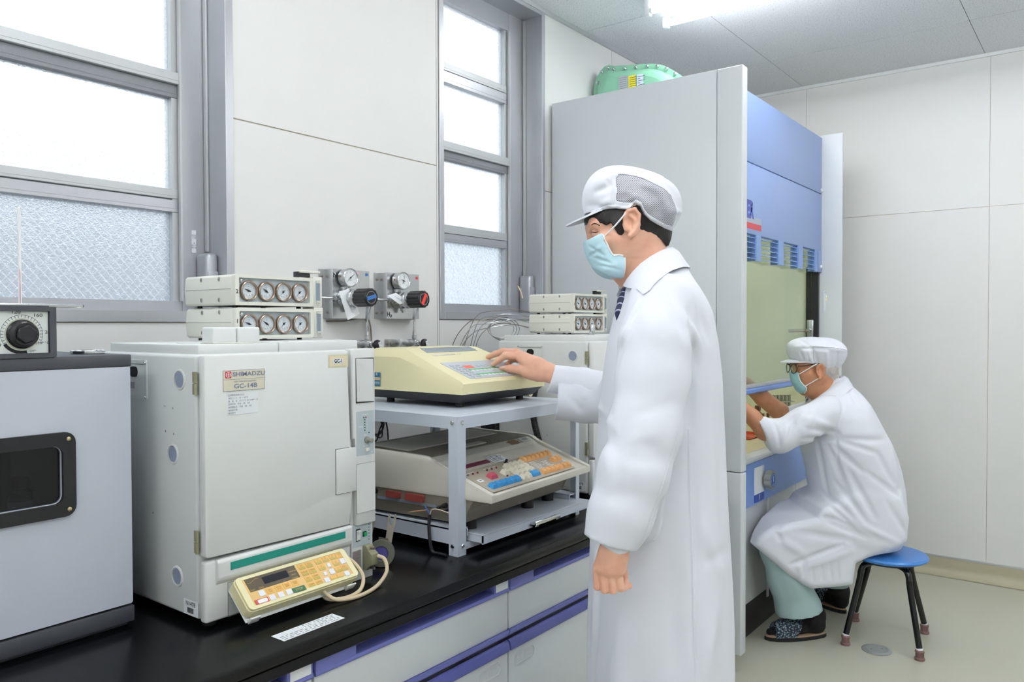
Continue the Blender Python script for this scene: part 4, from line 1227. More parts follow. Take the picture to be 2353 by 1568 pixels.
lo = [(x0 + .022, y0 + .030, zb - .026), (x1 - .022, y0 + .030, zb - .026), (x1 - .022, y1 - .01, zb - .026), (x0 + .022, y1 - .01, zb - .026)]
f.grid([vs, lo], close_u=True); f.bm.faces.new([f.bm.verts.new(p) for p in lo])
part('base_pan', f, dark, t, world=True)
for x in (x0 + .050, x1 - .060):
    for y in (y0 + .055, y1 - .06):
        f = MB(); f.cyl((x, y, sz + .0004), (x, y, zb - .024), .012, n=18)
        part('foot', f, rubber, t, world=True)
f = MB(); f.lathe([(.013, 0), (.014, .003), (.014, .030), (.012, .033)], (x1 - .012, y0 + .045, zb - .022), (0, 1, 0), 16)
part('end_knob', f, cream, t, world=True)
sl = Vector((0, .26, .092)).normalized(); sn = XP.cross(sl)
def uip(x, s, h=.0): return Vector((x, y0, zb + .034)) + sl * s + sn * h
f = MB(); f.prism([uip(1.722, .020), uip(2.046, .020), uip(2.046, .146), uip(1.722, .146)], sn * .0012)
pn = part('keypad_panel', f, mat('grey_keypad_panel', '#bcc1c8', 0.35, var=.03), t, world=True)
f = MB(); f.rr(uip(1.805, .1045, .0012), XP, sl, .040, .021, .0005, .0005)
part('red_badge', f, mat('salmon_badge', '#e56f5c', 0.5), pn, world=True)
for s, n, xa in ((.083, 12, 1.792), (.047, 10, 1.790)):
    for i in range(n):
        if s < .06 and i == 8: continue
        x = xa + i * .0185
        f = MB(); f.rr(uip(x, s, .0012), XP, sl, .0182, .009, .0005, .0006); kk = part('key', f, mat('green_key_band', '#58b06a', 0.4, var=.06), pn, world=True)
        f = MB(); f.rr(uip(x + .001, s - .0095, .0012), XP, sl, .014, .0085, .0005, .0014); part('key_pad', f, mat('white_key', '#e3e6ec', 0.3), kk, world=True)
f = MB()
for cx in (1.742, 1.768):
    for i in range(7):
        c = uip(cx - .0, .030 + i * .0145, .0015); f.frame(c, XP, sl, .014, .0075, .012, .0055, .0004, .0003, .0002, 1)
for i in range(3):
    for j in range(2): f.flat(uip(1.842 + i * .022, .100 + j * .009, .0012), XP, sl, .014, .0025)
part('print', f, grey_ink, pn, world=True, angle=0)
f = MB(); f.prism([uip(1.752, .232, .0003), uip(1.992, .232, .0003), uip(1.990, .270, .0003), uip(1.758, .270, .0003)], sn * .0008)
part('printer_window', f, mat('smoked_acrylic', '#8b969d', 0.06, var=.02, spec=1.0), t, world=True)
f = MB(); f.prism([uip(1.757, .205, .0003), uip(1.852, .205, .0003), uip(1.852, .2145, .0003), uip(1.757, .2145, .0003)], sn * .0006); 
nb = part('name_strip', f, mat('pale_strip', '#d9d6c4', 0.4), t, world=True)
f = MB(); f.text('C-R6A  Chromatopac', uip(1.845, .2098, .0011), XP, sl, .0085)
part('lettering', f, grey_ink, nb, world=True, angle=0)
f = MB(); f.rr((x0 - .0004, 1.800, 1.236), -YP, ZP, .055, .042, .0005, .0006)
ws = part('warranty_sticker', f, mat('petrol_blue_sticker', '#2f7390', 0.45, var=.04), t, world=True)
f = MB(); f.flat((x0 - .0011, 1.8275, 1.2335), -YP, ZP, .055, .0085)
part('sticker_band', f, mat('tan_band', '#cdb894', 0.6), ws, world=True, angle=0)
f = MB(); f.text('保 証 書', (x0 - .0012, 1.800, 1.2512), -YP, ZP, .0095); f.text('島津製作所', (x0 - .0012, 1.800, 1.2238), -YP, ZP, .0105)
part('lettering', f, white_ink, ws, world=True, angle=0)

# ================================================================ GREY INTEGRATOR with keyboard, on the tray
lu = Vector((.998, .062, 0)); lw = Vector((-.062, .998, 0))
KS = .972
LM = Matrix(((lu.x, lw.x, 0, 1.559), (lu.y, lw.y, 0, 1.2549), (0, 0, 1, .9432), (0, 0, 0, 1))) @ Matrix.Scale(KS, 4)
t = thing('chromatogram_printer', 'grey desktop integrator with blue, white and orange keys on the rack tray', 'integrator', mtx=LM)
shell_m = mat('warm_grey_plastic', '#d2cfc4', 0.5, var=.05, vscale=10, bump=.05, bscale=500)
f = MB()
prof = [(0, 0), (0, .021), (.003, .0225), (.1935, .0875), (.207, .099), (.225, .104), (.24, .105), (.52, .112), (.535, .10), (.535, 0)]
f.prism([(0, y, z) for y, z in prof], (.018, 0, 0), .0025)
f.prism([(.529, y, z) for y, z in prof], (.018, 0, 0), .0025)
core = [(.001, .0005), (.001, .0195), (.012, .0225), (.012, .0205), (.186, .0795), (.197, .088), (.2245, .0985), (.52, .108), (.53, .098), (.53, .0005)]
f.prism([(.016, y, z) for y, z in core], (.515, 0, 0), .0005)
part('shell', f, shell_m, t)
f = MB()                                      # brown chassis tapering back under the keyboard
f.prism([(.004, .06, 0), (.004, .085, -.036), (.004, .10, -.0675), (.004, .52, -.0675), (.004, .52, 0)], (.535, 0, 0), .003)
part('chassis', f, mat('brown_grey_chassis', '#857d70', 0.4, metal=.35, var=.1), t)
for x in (.065, .36, .48):
    for y in (.12, .44):
        f = MB(); f.cyl((x, y, -.0926), (x, y, -.066), .019, n=22)
        part('foot', f, rubber, t)
ksl = Vector((0, .946, .324)).normalized(); ksn = XP.cross(ksl)
def lk(u, v, h=0.0): return Vector((u, .0012, .0222)) + ksl * v + ksn * h
f = MB(); f.prism([lk(.021, .010, -.0015), (lk(.465, .010, -.0015)), lk(.465, .133, -.0015), lk(.021, .133, -.0015)], ksn * .0022)
kbp = part('key_panel', f, mat('taupe_panel', '#a59c8c', 0.45, var=.04), t)
def lkey(u, v, w, h, m, name='key'):
    f = MB(); bm = f.bm
    lo = [lk(u - w / 2, v - h / 2, .0004), lk(u + w / 2, v - h / 2, .0004), lk(u + w / 2, v + h / 2, .0004), lk(u - w / 2, v + h / 2, .0004)]
    mi = [lk(u - w / 2 + .0008, v - h / 2 + .0008, .003), lk(u + w / 2 - .0008, v - h / 2 + .0008, .003), lk(u + w / 2 - .0008, v + h / 2 - .0008, .003), lk(u - w / 2 + .0008, v + h / 2 - .0008, .003)]
    hi = [lk(u - w / 2 + .0045, v - h / 2 + .0048, .0105), lk(u + w / 2 - .0045, v - h / 2 + .0048, .0105), lk(u + w / 2 - .0045, v + h / 2 - .002, .0118), lk(u - w / 2 + .0045, v + h / 2 - .002, .0118)]
    f.grid([lo, mi, hi], close_u=True); bm.faces.new([bm.verts.new(p) for p in hi])
    bmesh.ops.remove_doubles(bm, verts=bm.verts, dist=.0001)
    es = [e for e in bm.edges if len(e.link_faces) == 2]
    bmesh.ops.bevel(bm, geom=es, offset=.0007, segments=2, affect='EDGES')
    return part(name, f, m, t)
ivory = mat('ivory_key', '#ddd8c4', 0.4, var=.03); orange_k = mat('apricot_key', '#dfa768', 0.4, var=.03); blue_k = mat('bright_blue_key', '#2a8ac8', 0.35, var=.04); red_k = mat('rose_red_key', '#b9475c', 0.4, var=.04)
def legend(k, s, u, v, m=ink, size=.006):
    f = MB(); f.text(s, lk(u, v + .0015, .0113), XP, (ksl + ksn * .09), size, t=.0003)
    part('legend', f, m, k, angle=0)
for i in range(7):
    k = lkey(.314 + i * .024, .112, .0228, .0215, orange_k); legend(k, ('SEL', 'LIST', 'FILE', 'EDIT', 'DEL', 'INS', 'SHIFT')[i], .314 + i * .024, .112, size=.0042)
    k = lkey(.305 + i * .0238, .0285, .0228, .0215, orange_k); legend(k, ('W', 'S', 'D', 'T', 'L', 'ST', 'FN')[i], .305 + i * .0238, .0285, size=.0042)
for i in range(2): lkey(.430 + i * .0265, .0715, .0250, .0215, orange_k)
for r_, (ua, n, v) in enumerate(((.211, 4, .0995), (.2085, 4, .0775), (.2055, 4, .0555), (.2025, 2, .0325))):
    for i in range(n):
        k = lkey(ua + i * .0240, v, .0228, .0210, ivory); legend(k, ('789*', '456-', '123+', '0.')[r_][i], ua + i * .024, v)
lkey(.2625, .0325, .040, .0215, blue_k, 'enter_key'); lkey(.167, .0755, .027, .0215, ivory, 'print_key'); lkey(.1035, .0750, .033, .0225, red_k, 'start_key')
for i in range(6):
    k = lkey(.049 + i * .0238, .0325, .0228, .0225, blue_k); legend(k, ('SHIFT', 'A', 'B', 'C', 'D', 'E')[i], .049 + i * .0238, .0325, size=.0042)
for i, u in enumerate((.036, .058, .080, .125, .148, .171, .158)):
    f = MB(); f.lathe([(.0030, 0), (.0028, .002), (.0015, .0042), (0, .0046)], lk(u, .110 if i < 6 else .060, .0006), ksn, 12)
    part('indicator_lamp', f, mat('dark_red_lamp', '#6d2028', 0.2) if i else mat('grey_lamp', '#55534d', .3), kbp)
f = MB(); f.lathe([(.006, 0), (.006, .003), (.004, .004), (.0038, .013), (0, .014)], lk(.236, .122, .0006), ksn, 12)
part('slide_knob', f, dark, kbp)
f = MB(); f.prism([lk(.036, .066, .0008), lk(.056, .066, .0008), lk(.056, .080, .0008), lk(.036, .080, .0008)], ksn * .0006)
cs = part('switch_plate', f, paper, kbp)
f = MB(); f.prism([lk(.041, .072, .0015), lk(.051, .072, .0015), lk(.051, .0745, .0015), lk(.041, .0745, .0015)], ksn * .0006)
part('slide_switch', f, dark, cs)
f = MB()
rng = random.Random(8)
for i in range(9):
    for (ua, wd) in ((.316, .05), (.372, .035)):
        if ua > .36 and i > 6: continue
        f.flat(lk(ua + .002 * (i % 2), .048 + i * .0056, .0007), XP, ksl, wd * rng.uniform(.55, 1), .0018)
for u in (.036, .125, .148, .171): f.flat(lk(u - .006, .1175, .0007), XP, ksl, .012 if u > .04 else .045, .0022)
f.flat(lk(.365, .045, .0007), XP, ksl, .0004, .055); f.flat(lk(.414, .045, .0007), XP, ksl, .0004, .055)
part('print', f, white_ink, kbp, angle=0)
f = MB(); f.prism([lk(.060, .152, -.0045), lk(.200, .152, -.0045), lk(.200, .168, -.0045), lk(.060, .168, -.0045)], ksn * .002)
part('led_display', f, mat('maroon_window', '#6e2740', 0.2, var=.05), t)
f = MB(); f.prism([lk(.212, .143, -.0042), lk(.284, .143, -.0042), lk(.284, .182, -.0042), lk(.212, .182, -.0042)], ksn * .0014)
al = part('asset_label', f, paper, t)
f = MB()
for i in range(5):
    f.flat(lk(.216, .147 + i * .007, -.0027), XP, ksl, .022, .003); f.flat(lk(.243, .147 + i * .007, -.0027), XP, ksl, rng.uniform(.018, .036), .003)
part('print', f, grey_ink, al, angle=0)
hs = Vector((0, .030, .0108)).normalized(); hn = XP.cross(hs)
hp = Vector((0, .1985, .0892))
f = MB(); f.rr(Vector((.484, 0, 0)) + hp + hs * .0135 + hn * .0006, XP, hs, .050, .026, .004, .0016)
ig = part('name_label', f, mat('white_label_plastic', '#e4e6e2', 0.4), t)
f = MB(); f.text('ITG-2', Vector((.486, 0, 0)) + hp + hs * .0135 + hn * .0024, XP, hs, .0135, sx=.75, bold=.0003)
part('lettering', f, ink, ig, angle=0)
f = MB(); f.prism([Vector((x, 0, 0)) + hp + hs * s + hn * .0006 for x, s in ((.392, .001), (.440, .0), (.446, .014), (.438, .026), (.405, .026), (.386, .020), (.396, .012))], hn * .0005)
part('tape_residue', f, mat('brown_residue', '#8d765a', 0.7, var=.3, vscale=120), t)
# printer well behind the brow
f = MB(); f.prism([(.022, .2265, .1005), (.525, .2265, .1005), (.525, .50, .1095), (.022, .50, .1095)], (0, 0, -.004))
well = part('printer_well', f, mat('dusty_brown_cover', '#8e887a', 0.6, var=.12), t)
f = MB(); f.prism([(.17, .245, .099), (.32, .245, .099), (.32, .275, .100), (.17, .275, .100)], (0, 0, .0055), .002); f.prism([(.05, .33, .1035), (.50, .33, .1035), (.50, .48, .109), (.05, .48, .109)], (0, 0, .0035), .001)
part('print_head_cover', f, shell_m, well)
# sockets in the recess on its side
for (y, h, w) in ((.345, .018, .050), (.265, .020, .066)):
    f = MB(); f.rr((.003, y, -.014), -YP, ZP, w, h, .004, .009)
    part('red_socket_cover', f, mat('dull_red_plug', '#8d3d38', 0.5, var=.06), t)
f = MB(); f.lathe([(.009, 0), (.009, .006), (.005, .007)], (.004, .418, -.013), (-1, 0, 0), 16)
part('round_socket', f, dark, t)
f = MB(); f.rr((.003, .30, -.030), -YP, ZP, .22, .008, .0005, .0012)
part('socket_strip', f, mat('blue_grey_strip', '#7f8b96', 0.5), t)
for i, y in enumerate((.155, .132, .110)):
    f = MB(); f.lathe([(.0065, 0), (.0065, .012), (.0045, .014), (.0042, .030), (.0025, .032)], (.004, y, -.022 - i * .004), (-1, .22, -.10), 12)
    part('plug', f, rubber if i < 2 else mat('red_plug', '#a8323c', 0.4), t)
t = thing('signal_lead', 'black twin lead with bared blue and white wires hanging from the grey integrator', 'cable', (1.512, 1.42, .9))
for d in (0, .0045):
    f = MB(); f.tube([(1.5197 - d, 1.4327, .8985), (1.514 - d, 1.430, .872), (1.511 - d, 1.425, .842), (1.510 - d, 1.419, .815), (1.511 - d, 1.411, .8042), (1.513 - d, 1.39, .8042), (1.510 - d, 1.365, .8042)], .0030, n=8)
    part('cord', f, dark, t, world=True)
f = MB(); f.tube([(1.5197, 1.4327, .8985), (1.516, 1.4385, .909), (1.512, 1.4444, .921)], .0016, n=6)
part('blue_wire', f, mat('blue_wire', '#2d62c4', 0.4), t, world=True)
f = MB(); f.tube([(1.5185, 1.4327, .8985), (1.516, 1.423, .914), (1.517, 1.40, .917), (1.524, 1.372, .911)], .0014, n=6)
part('white_wire', f, mat('cream_wire', '#d9cdb8', 0.4), t, world=True)
f = MB(); f.pz([(1.512, 1.5095), (1.5125, 1.4465), (1.526, 1.4455), (1.5275, 1.458), (1.5285, 1.488), (1.527, 1.5065)], .908, .9095)
for v in f.bm.verts: v.co.z += (v.co.y - 1.4465) * -.22
part('tape_tag', f, mat('tan_tape', '#b58a63', 0.7, var=.1), t, world=True)

# ================================================================ small tools between the chromatograph and the rack
wh = Vector((-0.7952, -0.6063, .06)).normalized()
wc = Vector((1.347, 1.437, .8345))
t = thing('steel_pulley', 'round steel wheel with a violet felt centre standing on the worktop', 'wheel', (wc.x, wc.y, BZ))
f = MB(); f.lathe([(.031, -.012), (.033, -.010), (.0335, 0), (.0330, .0015), (.0185, .0018), (.0175, .0005), (.0175, -.003)], wc, wh, 48, caps=False); f.lathe([(.031, -.012), (.006, -.012)], wc, wh, 48, caps=False)
part('rim', f, mat('grey_green_steel', '#8b8f82', 0.35, metal=.7, var=.08), t, world=True)
f = MB(); f.lathe([(.0178, -.002), (.016, -.0005), (0, -.0003)], wc, wh, 40, caps=False)
part('felt_disc', f, mat('violet_felt', '#545096', 0.9, var=.2, vscale=300), t, world=True)
def fork(name, lab, base, tip, w, grp):
    base = Vector(base); tip = Vector(tip)
    t = thing(name, lab, 'spanner', base, 0, grp)
    d = (tip - base); L = d.length; d.normalize()
    s = Vector((0.6063, -0.7952, 0)); s = (s - d * s.dot(d)).normalized(); n = s.cross(d)
    pts = [(-w * .36, 0), (w * .36, 0), (w * .42, L * .62), (w * .5, L * .78), (w * .5, L * .97), (w * .36, L), (w * .22, L * .97), (w * .20, L * .78), (0, L * .74), (-w * .20, L * .78), (-w * .22, L * .97), (-w * .36, L), (-w * .5, L * .97), (-w * .5, L * .78), (-w * .42, L * .62)]
    f = MB(); f.prism([base + s * a + d * b for a, b in pts], n * .0022)
    part('blade', f, dull_steel, t, world=True)
    return t, s, d, n
tf, s_, d_, n_ = fork('fork_spanner', 'dull steel two-pronged spanner leaning behind the steel wheel', (1.386, 1.462, .8035), (1.427, 1.4775, .9125), .021, 'two-pronged spanners')
f = MB(); b0 = Vector((1.372, 1.452, .853)); f.prism([b0 + s_ * a + Vector((0, 0, c)) for a, c in ((-.016, -.022), (.008, -.022), (.010, .012), (-.014, .014))], n_ * -.002)
br = part('pivot_plate', f, dull_steel, tf, world=True)
f = MB(); f.lathe([(.0055, 0), (.0048, .002), (.002, .003), (0, .0031)], b0 + s_ * -.005 + Vector((0, 0, .002)) - n_ * .002, -n_, 12)
part('screw', f, mat('rusty_screw', '#6d5348', 0.5, metal=.5), br, world=True)
fork('fork_spanner', 'dull steel two-pronged spanner half hidden behind the chromatograph column', (1.372, 1.520, .806), (1.415, 1.540, .905), .018, 'two-pronged spanners')

# cable coil hanging behind the rack, and lines behind the far chromatograph
t = thing('cable_coil', 'coil of thin dark cable hanging on the wall behind the rack', 'cable', (1.93, WY - .02, 1.05))
f = MB()
pts = []
for i in range(60):
    a = i / 60 * 2 * math.pi * 4.3
    r = .045 + .010 * math.sin(i * 1.7)
    pts.append((1.925 + r * math.cos(a) * .8, WY - .020 - .010 * math.sin(a * .5), 1.055 + r * 1.25 * math.sin(a)))
f.tube(pts, .0024, n=6, smooth=2)
part('loops', f, dark, t, world=True)
f = MB(); f.tube([(1.93, WY - .015, 1.11), (1.965, WY - .015, 1.085), (1.99, WY - .015, 1.02), (1.995, WY - .012, .9)], .003, n=6)
part('tail', f, dark, t, world=True)
f = MB(); f.box(1.918, 1.935, WY - .036, WY - .0005, 1.100, 1.112, .001)
part('wall_clip', f, steel, t, world=True)
t = thing('gas_tubing', 'bundle of thin bright metal tubes curling behind the far flow controllers', 'tube', (2.36, 1.87, 1.37))
rng = random.Random(11)
for i in range(7):
    f = MB()
    z = 1.39 + .02 * (i % 4); xx = 2.492; r_ = .035 + .012 * i
    yy = 1.822
    f.tube([(xx - .004 + .004 * i, yy - .005, z), (xx - .03, yy + .035 + .004 * i, z + .012), (xx - .09 - .012 * i, yy + .08, z + .016 - .004 * i), (xx - .14 - .014 * i, yy + .115, z - .02), (xx - .165 - .016 * i, yy + .13 + .006 * i, 1.31 - .02 * (i % 3)), (xx - .17 - .018 * i, yy + .135 + .004 * i, 1.10 if i > 3 else 1.22)], .0017, n=6, smooth=6)
    part('tube', f, steel if i % 3 else dull_steel, t, world=True)
for i in range(3):
    f = MB(); c = Vector((2.42 + .012 * i, 1.90, 1.385)); rr_ = .040 + .007 * i
    f.tube([(c.x + rr_ * math.cos(R(a)) * .8, c.y + .05 * math.cos(R(a)) * -.8, c.z + rr_ * math.sin(R(a)) * .85) for a in range(0, 360, 24)], .0017, n=6, smooth=3, closed=True)
    part('loop', f, steel, t, world=True)
f = MB(); f.tube([(2.475, 1.835, 1.505), (2.468, 1.84, 1.535), (2.458, 1.845, 1.552)], .003, n=8)
part('cable_end', f, mat('beige_cable', '#c9b99a', 0.5), t, world=True)
t = thing('corrugated_hose', 'black corrugated hose hanging beside the far chromatograph behind the rack', 'hose', (2.262, 1.56, 1.0))
f = MB(); pts = [(2.257, 1.60, 1.16 - .012 * i) for i in range(16)]
f.tube([(2.258, 1.61 + .02 * math.sin(i * .2), 1.20 - i * .012) for i in range(34)], .011, n=14, smooth=1)
for i in range(30): f.lathe([(.0105, -.002), (.0128, 0), (.0105, .002)], (2.258, 1.61 + .02 * math.sin(i * .2), 1.20 - i * .012), (0, 0, 1), 14, caps=False)
part('tube', f, rubber, t, world=True)

# ================================================================ FUME HOOD
hx0, hx1, hf = 3.05, 4.4127 + .055, 1.173
YB = 1.272
bx1 = 4.4653
t = thing('fume_hood', 'tall white fume hood with blue front panels and glass sash', 'fume hood', (3.85, 1.6, 0))
f = MB()
f.box(hx0, hx0 + .045, hf + .11, WY - .012, .066, 2.432, .002)
sp = part('side_panel', f, hood_white, t, world=True)
for (z0, z1) in ((.066, .8035), (.8065, 2.432)):
    f = MB(); f.box(hx0 - .0005, hx0 + .052, hf, hf + .109, z0, z1, .006, 3)
    part('front_post', f, hood_white, sp, world=True)
f = MB(); f.box(hx0 + .10, hx1 - .03, 1.290, WY - .06, 0, .158, .001)
part('kick_plate', f, dark, t, world=True)
f = MB()
f.box(bx1 + .004, hx1, hf - .008, hf + .112, .066, 2.432, .012, 4)
f.prism([(bx1, YB + .012, .066), (bx1 + .022, hf + .004, .066), (bx1 + .06, hf + .004, .066), (bx1 + .06, YB + .012, .066)], (0, 0, 2.366), .002)
f.box(bx1 + .004, hx1 - .006, hf + .113, WY - .012, .066, 2.425, .003)
rp = part('end_panel', f, hood_white, t, world=True)
bx0 = hx0 + .053
f = MB(); f.box(bx0, bx1, YB, YB + .026, 2.1141, 2.418, .002)
part('upper_panel', f, blue_hood, t, world=True)
za, zbm, zl = 2.1117, 1.8004, 1.685
f = MB(); f.box(bx0, bx1, YB, YB + .026, zbm, za - .002, .002); f.box(4.3971, bx1, YB, YB + .026, zl, zbm + .001, .001)
mp_ = part('middle_panel', f, blue_hood, t, world=True)
xr = 3.4354
f = MB(); f.text('SUPER', (xr, YB - .0002, 1.9029), XP, ZP, 0.0726 * 1.38, 'RIGHT', bold=.006, sx=.75)
part('maker_lettering', f, mat('deep_blue_print', '#4a55a8', 0.5, var=0), mp_, world=True, angle=0)
f = MB(); f.flat((bx0, YB, 1.8485), XP, ZP, 3.5335 - bx0, .028)
part('grey_print', f, mat('mid_grey_print', '#aab4c4', 0.6, var=0), mp_, world=True, angle=0)
f = MB(); f.flat((bx0, YB - .0002, 1.8214), XP, ZP, 3.5335 - bx0, 0.0271)
part('red_bar', f, mat('red_bar', '#c74a55', 0.5, var=0), mp_, world=True, angle=0)
for z in (2.1319, 1.715):
    f = MB(); f.lathe([(.010, 0), (.010, .006), (.007, .009), (0, .010)], (bx1 - .012, YB, z), (0, -1, 0), 14)
    part('cap_nut', f, paper, t, world=True)
vent_m = mat('louvre_blue', '#7f9fd4', 0.4, var=.03)
posts = ((3.4741,3.5345),(3.7746,3.8434),(4.0695,4.14),(4.3563,4.4034))
for (xa, xb) in posts:
    f = MB(); f.box(xa, xb, YB, YB + .004, zl, zbm + .002, .0008, 1); f.box(xa - .004, xa, YB + .003, YB + .040, zl, zbm)
    part('louvre_post', f, vent_m, t, world=True)
xs = [bx0] + [p[1] for p in posts[:3]]
for xa, (xb, _) in zip(xs, posts):
    for i in range(5):
        f = MB(); z = zl + .008 + i * (zbm - zl) / 5
        f.px([(YB + .004, z), (YB + .036, z + .007), (YB + .036, z + .010), (YB + .004, z + .003)], xa, xb - .004)
        part('slat', f, vent_m, t, world=True)
# sash: glass with an aluminium and blue grip bar, running in a black channel
xg = 4.442
z1_ = 1.1259
f = MB(); f.box(bx0, xg, YB + .046, YB + .051, z1_, zbm + .12)
sash = part('sash_glass', f, clear, t, world=True, angle=0)
f = MB(); f.box(bx0, xg, YB + .030, YB + .062, z1_ - .016, z1_, .002)
part('sash_rail', f, alu_light, t, world=True)
f = MB(); f.px([(YB + .030, z1_ - .016), (YB + .018, z1_ - .020), (YB + .016, z1_ - .034), (YB + .022, z1_ - .040), (YB + .062, z1_ - .040), (YB + .062, z1_ - .016)], bx0, xg, .001)
part('sash_grip', f, mat('sash_blue', '#6c8fd6', 0.3, var=.03), t, world=True)
f = MB(); f.box(xg, xg + .030, YB + .010, YB + .075, .85, zl + .03)
part('sash_channel', f, dark, t, world=True)
f = MB(); f.box(xg + .030, bx1 + .002, YB + .002, YB + .03, .65, zl, .001)
part('jamb_strip', f, hood_white, t, world=True)
# chamber
WT = 0.8194
WB = 0.7885
f = MB()
xe = bx1 - .004
f.box(bx0, xe, 1.98, 1.995, .80, 2.34); f.box(bx0 - .006, bx0, YB + .03, 1.98, .80, 2.34); f.box(xe - .012, xe, YB + .03, 1.98, .80, 2.34); f.box(bx0, xe, YB + .03, 1.995, 2.34, 2.366)
part('liner', f, hood_in, t, world=True)
f = MB(); f.box(bx0 + .001, xe - .013, YB + .02, 1.979, WT - .03, WT - .006, .002)
part('chamber_floor', f, mat('cream_floor', '#ddd3b4', 0.4, var=.05), t, world=True)
f = MB(); f.px([(1.31, WT - .010), (1.31, WT - .002), (1.295, WT), (1.266, WT), (1.256, WT - .006), (1.253, WT - .016), (1.257, WB + .002), (1.268, WB), (1.31, WB)], bx0, bx1, .0015)
LB = 0.5952
part('worktop_edge', f, mat('hood_edge_white', '#d9dddf', 0.35, var=.02), t, world=True)
f = MB(); f.box(bx0, bx1, 1.262, 1.285, LB, WB - .002, .003)
lp = part('lower_panel', f, mat('lower_blue_enamel', '#7898d6', 0.35, var=.06, vscale=4), t, world=True)
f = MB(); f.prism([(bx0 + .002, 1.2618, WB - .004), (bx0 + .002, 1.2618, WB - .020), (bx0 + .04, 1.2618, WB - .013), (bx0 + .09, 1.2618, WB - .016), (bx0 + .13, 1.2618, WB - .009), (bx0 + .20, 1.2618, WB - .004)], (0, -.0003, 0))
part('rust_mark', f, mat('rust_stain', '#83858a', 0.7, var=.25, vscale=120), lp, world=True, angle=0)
f = MB()
xd1, xd2 = 3.6441, 4.0723
f.box(bx0, xd1, 1.276, 1.30, .162, LB - .002, .0015); f.box(xd1 + .004, xd2 - .003, 1.282, 1.30, .162, LB - .002, .0015); f.box(xd2 + .003, bx1, 1.282, 1.30, .162, LB - .002, .0015)
f.box(bx0, bx1, 1.301, WY - .03, .16, WT - .032)
part('lower_cabinet', f, mat('hood_cabinet_white', '#c3c7c9', 0.45, var=.02), t, world=True)
f = MB(); f.box(xd2 - .003, xd2 + .003, 1.284, 1.296, .17, LB - .004)
part('door_gap', f, mat('grey_strip', '#7f8385', 0.5), t, world=True)
f = MB(); f.box(xd1 - .016, xd1 + .006, 1.270, 1.2765, .125, LB - .002, .002)
part('door_edge', f, hood_white, t, world=True)
# roof and back box
f = MB(); f.box(hx0 + .046, bx1, YB + .027, WY - .02, 2.367, 2.385); f.box(hx0 + .046, bx1, 1.996, WY - .02, .80, 2.366)
part('roof_and_back', f, hood_white, t, world=True)
# valve plate with its knob on the lower panel
px_ = 1.262
pq = ((3.4299,1.262,0.7597),(3.5509,1.262,0.7599),(3.6743,1.262,0.6274),(3.5469,1.262,0.6028),(3.58,1.262,0.6934),(3.5353,1.262,0.6387))
x0p, x1p = pq[0][0], (pq[1][0])
cx_ = (x0p + x1p) / 2
f = MB(); f.rr((cx_, px_ - .0002, (pq[0][2] + pq[5][2]) / 2), XP, ZP, x1p - x0p, pq[0][2] - pq[5][2], .002, .002)
vp = part('valve_plate', f, paper, lp, world=True)
f = MB(); f.rr((cx_ + .0, px_ - .0002, (pq[5][2] + pq[3][2]) / 2), XP, ZP, x1p - x0p, pq[5][2] - pq[3][2], .006, .002)
part('valve_plate_foot', f, mat('royal_blue_plate', '#24489a', 0.4, var=.02), lp, world=True)
f = MB(); f.text('給', (cx_, px_ - .0024, pq[5][2] - .012), XP, ZP, .018); f.text('水', (cx_, px_ - .0024, pq[3][2] + .012), XP, ZP, .018)
part('lettering', f, white_ink, lp, world=True, angle=0)
kc = Vector((pq[4][0] - .028, px_ - .002, pq[4][2]))
f = MB()
pts = []
for i in range(64):
    a = 2 * math.pi * i / 64
    r = .044 - .006 * (0.5 + 0.5 * math.cos(a * 8)) ** 2
    pts.append((kc.x + r * math.cos(a), kc.y - .012, kc.z + r * math.sin(a)))
f.prism(pts, (0, -.030, 0), 0); f.cyl(kc, kc - YP * .013, .018, n=16)
part('valve_knob', f, mat('stone_grey_knob', '#8d9592', 0.5, var=.04), lp, world=True)
f = MB(); f.lathe([(.031, 0), (.031, .0008), (0, .0008)], (kc.x, kc.y - .042, kc.z), (0, -1, 0), 32)
part('knob_disc', f, mat('royal_blue_plate', '#24489a', 0.4), lp, world=True)
f = MB(); f.frame((kc.x, kc.y - .0428, kc.z), XP, ZP, .054, .054, .050, .050, .027, .025, .0004, 8); f.text('開', (kc.x, kc.y - .0429, kc.z - .018), XP, ZP, .012)
f.prism([(kc.x - .0045, kc.y - .0428, kc.z - .008), (kc.x + .0045, kc.y - .0428, kc.z - .008), (kc.x + .003, kc.y - .0428, kc.z + .016), (kc.x, kc.y - .0428, kc.z + .021), (kc.x - .003, kc.y - .0428, kc.z + .016)], (0, -.0008, 0))
part('knob_print', f, mat('sky_print', '#a9d4ee', 0.4, var=0), lp, world=True, angle=0)
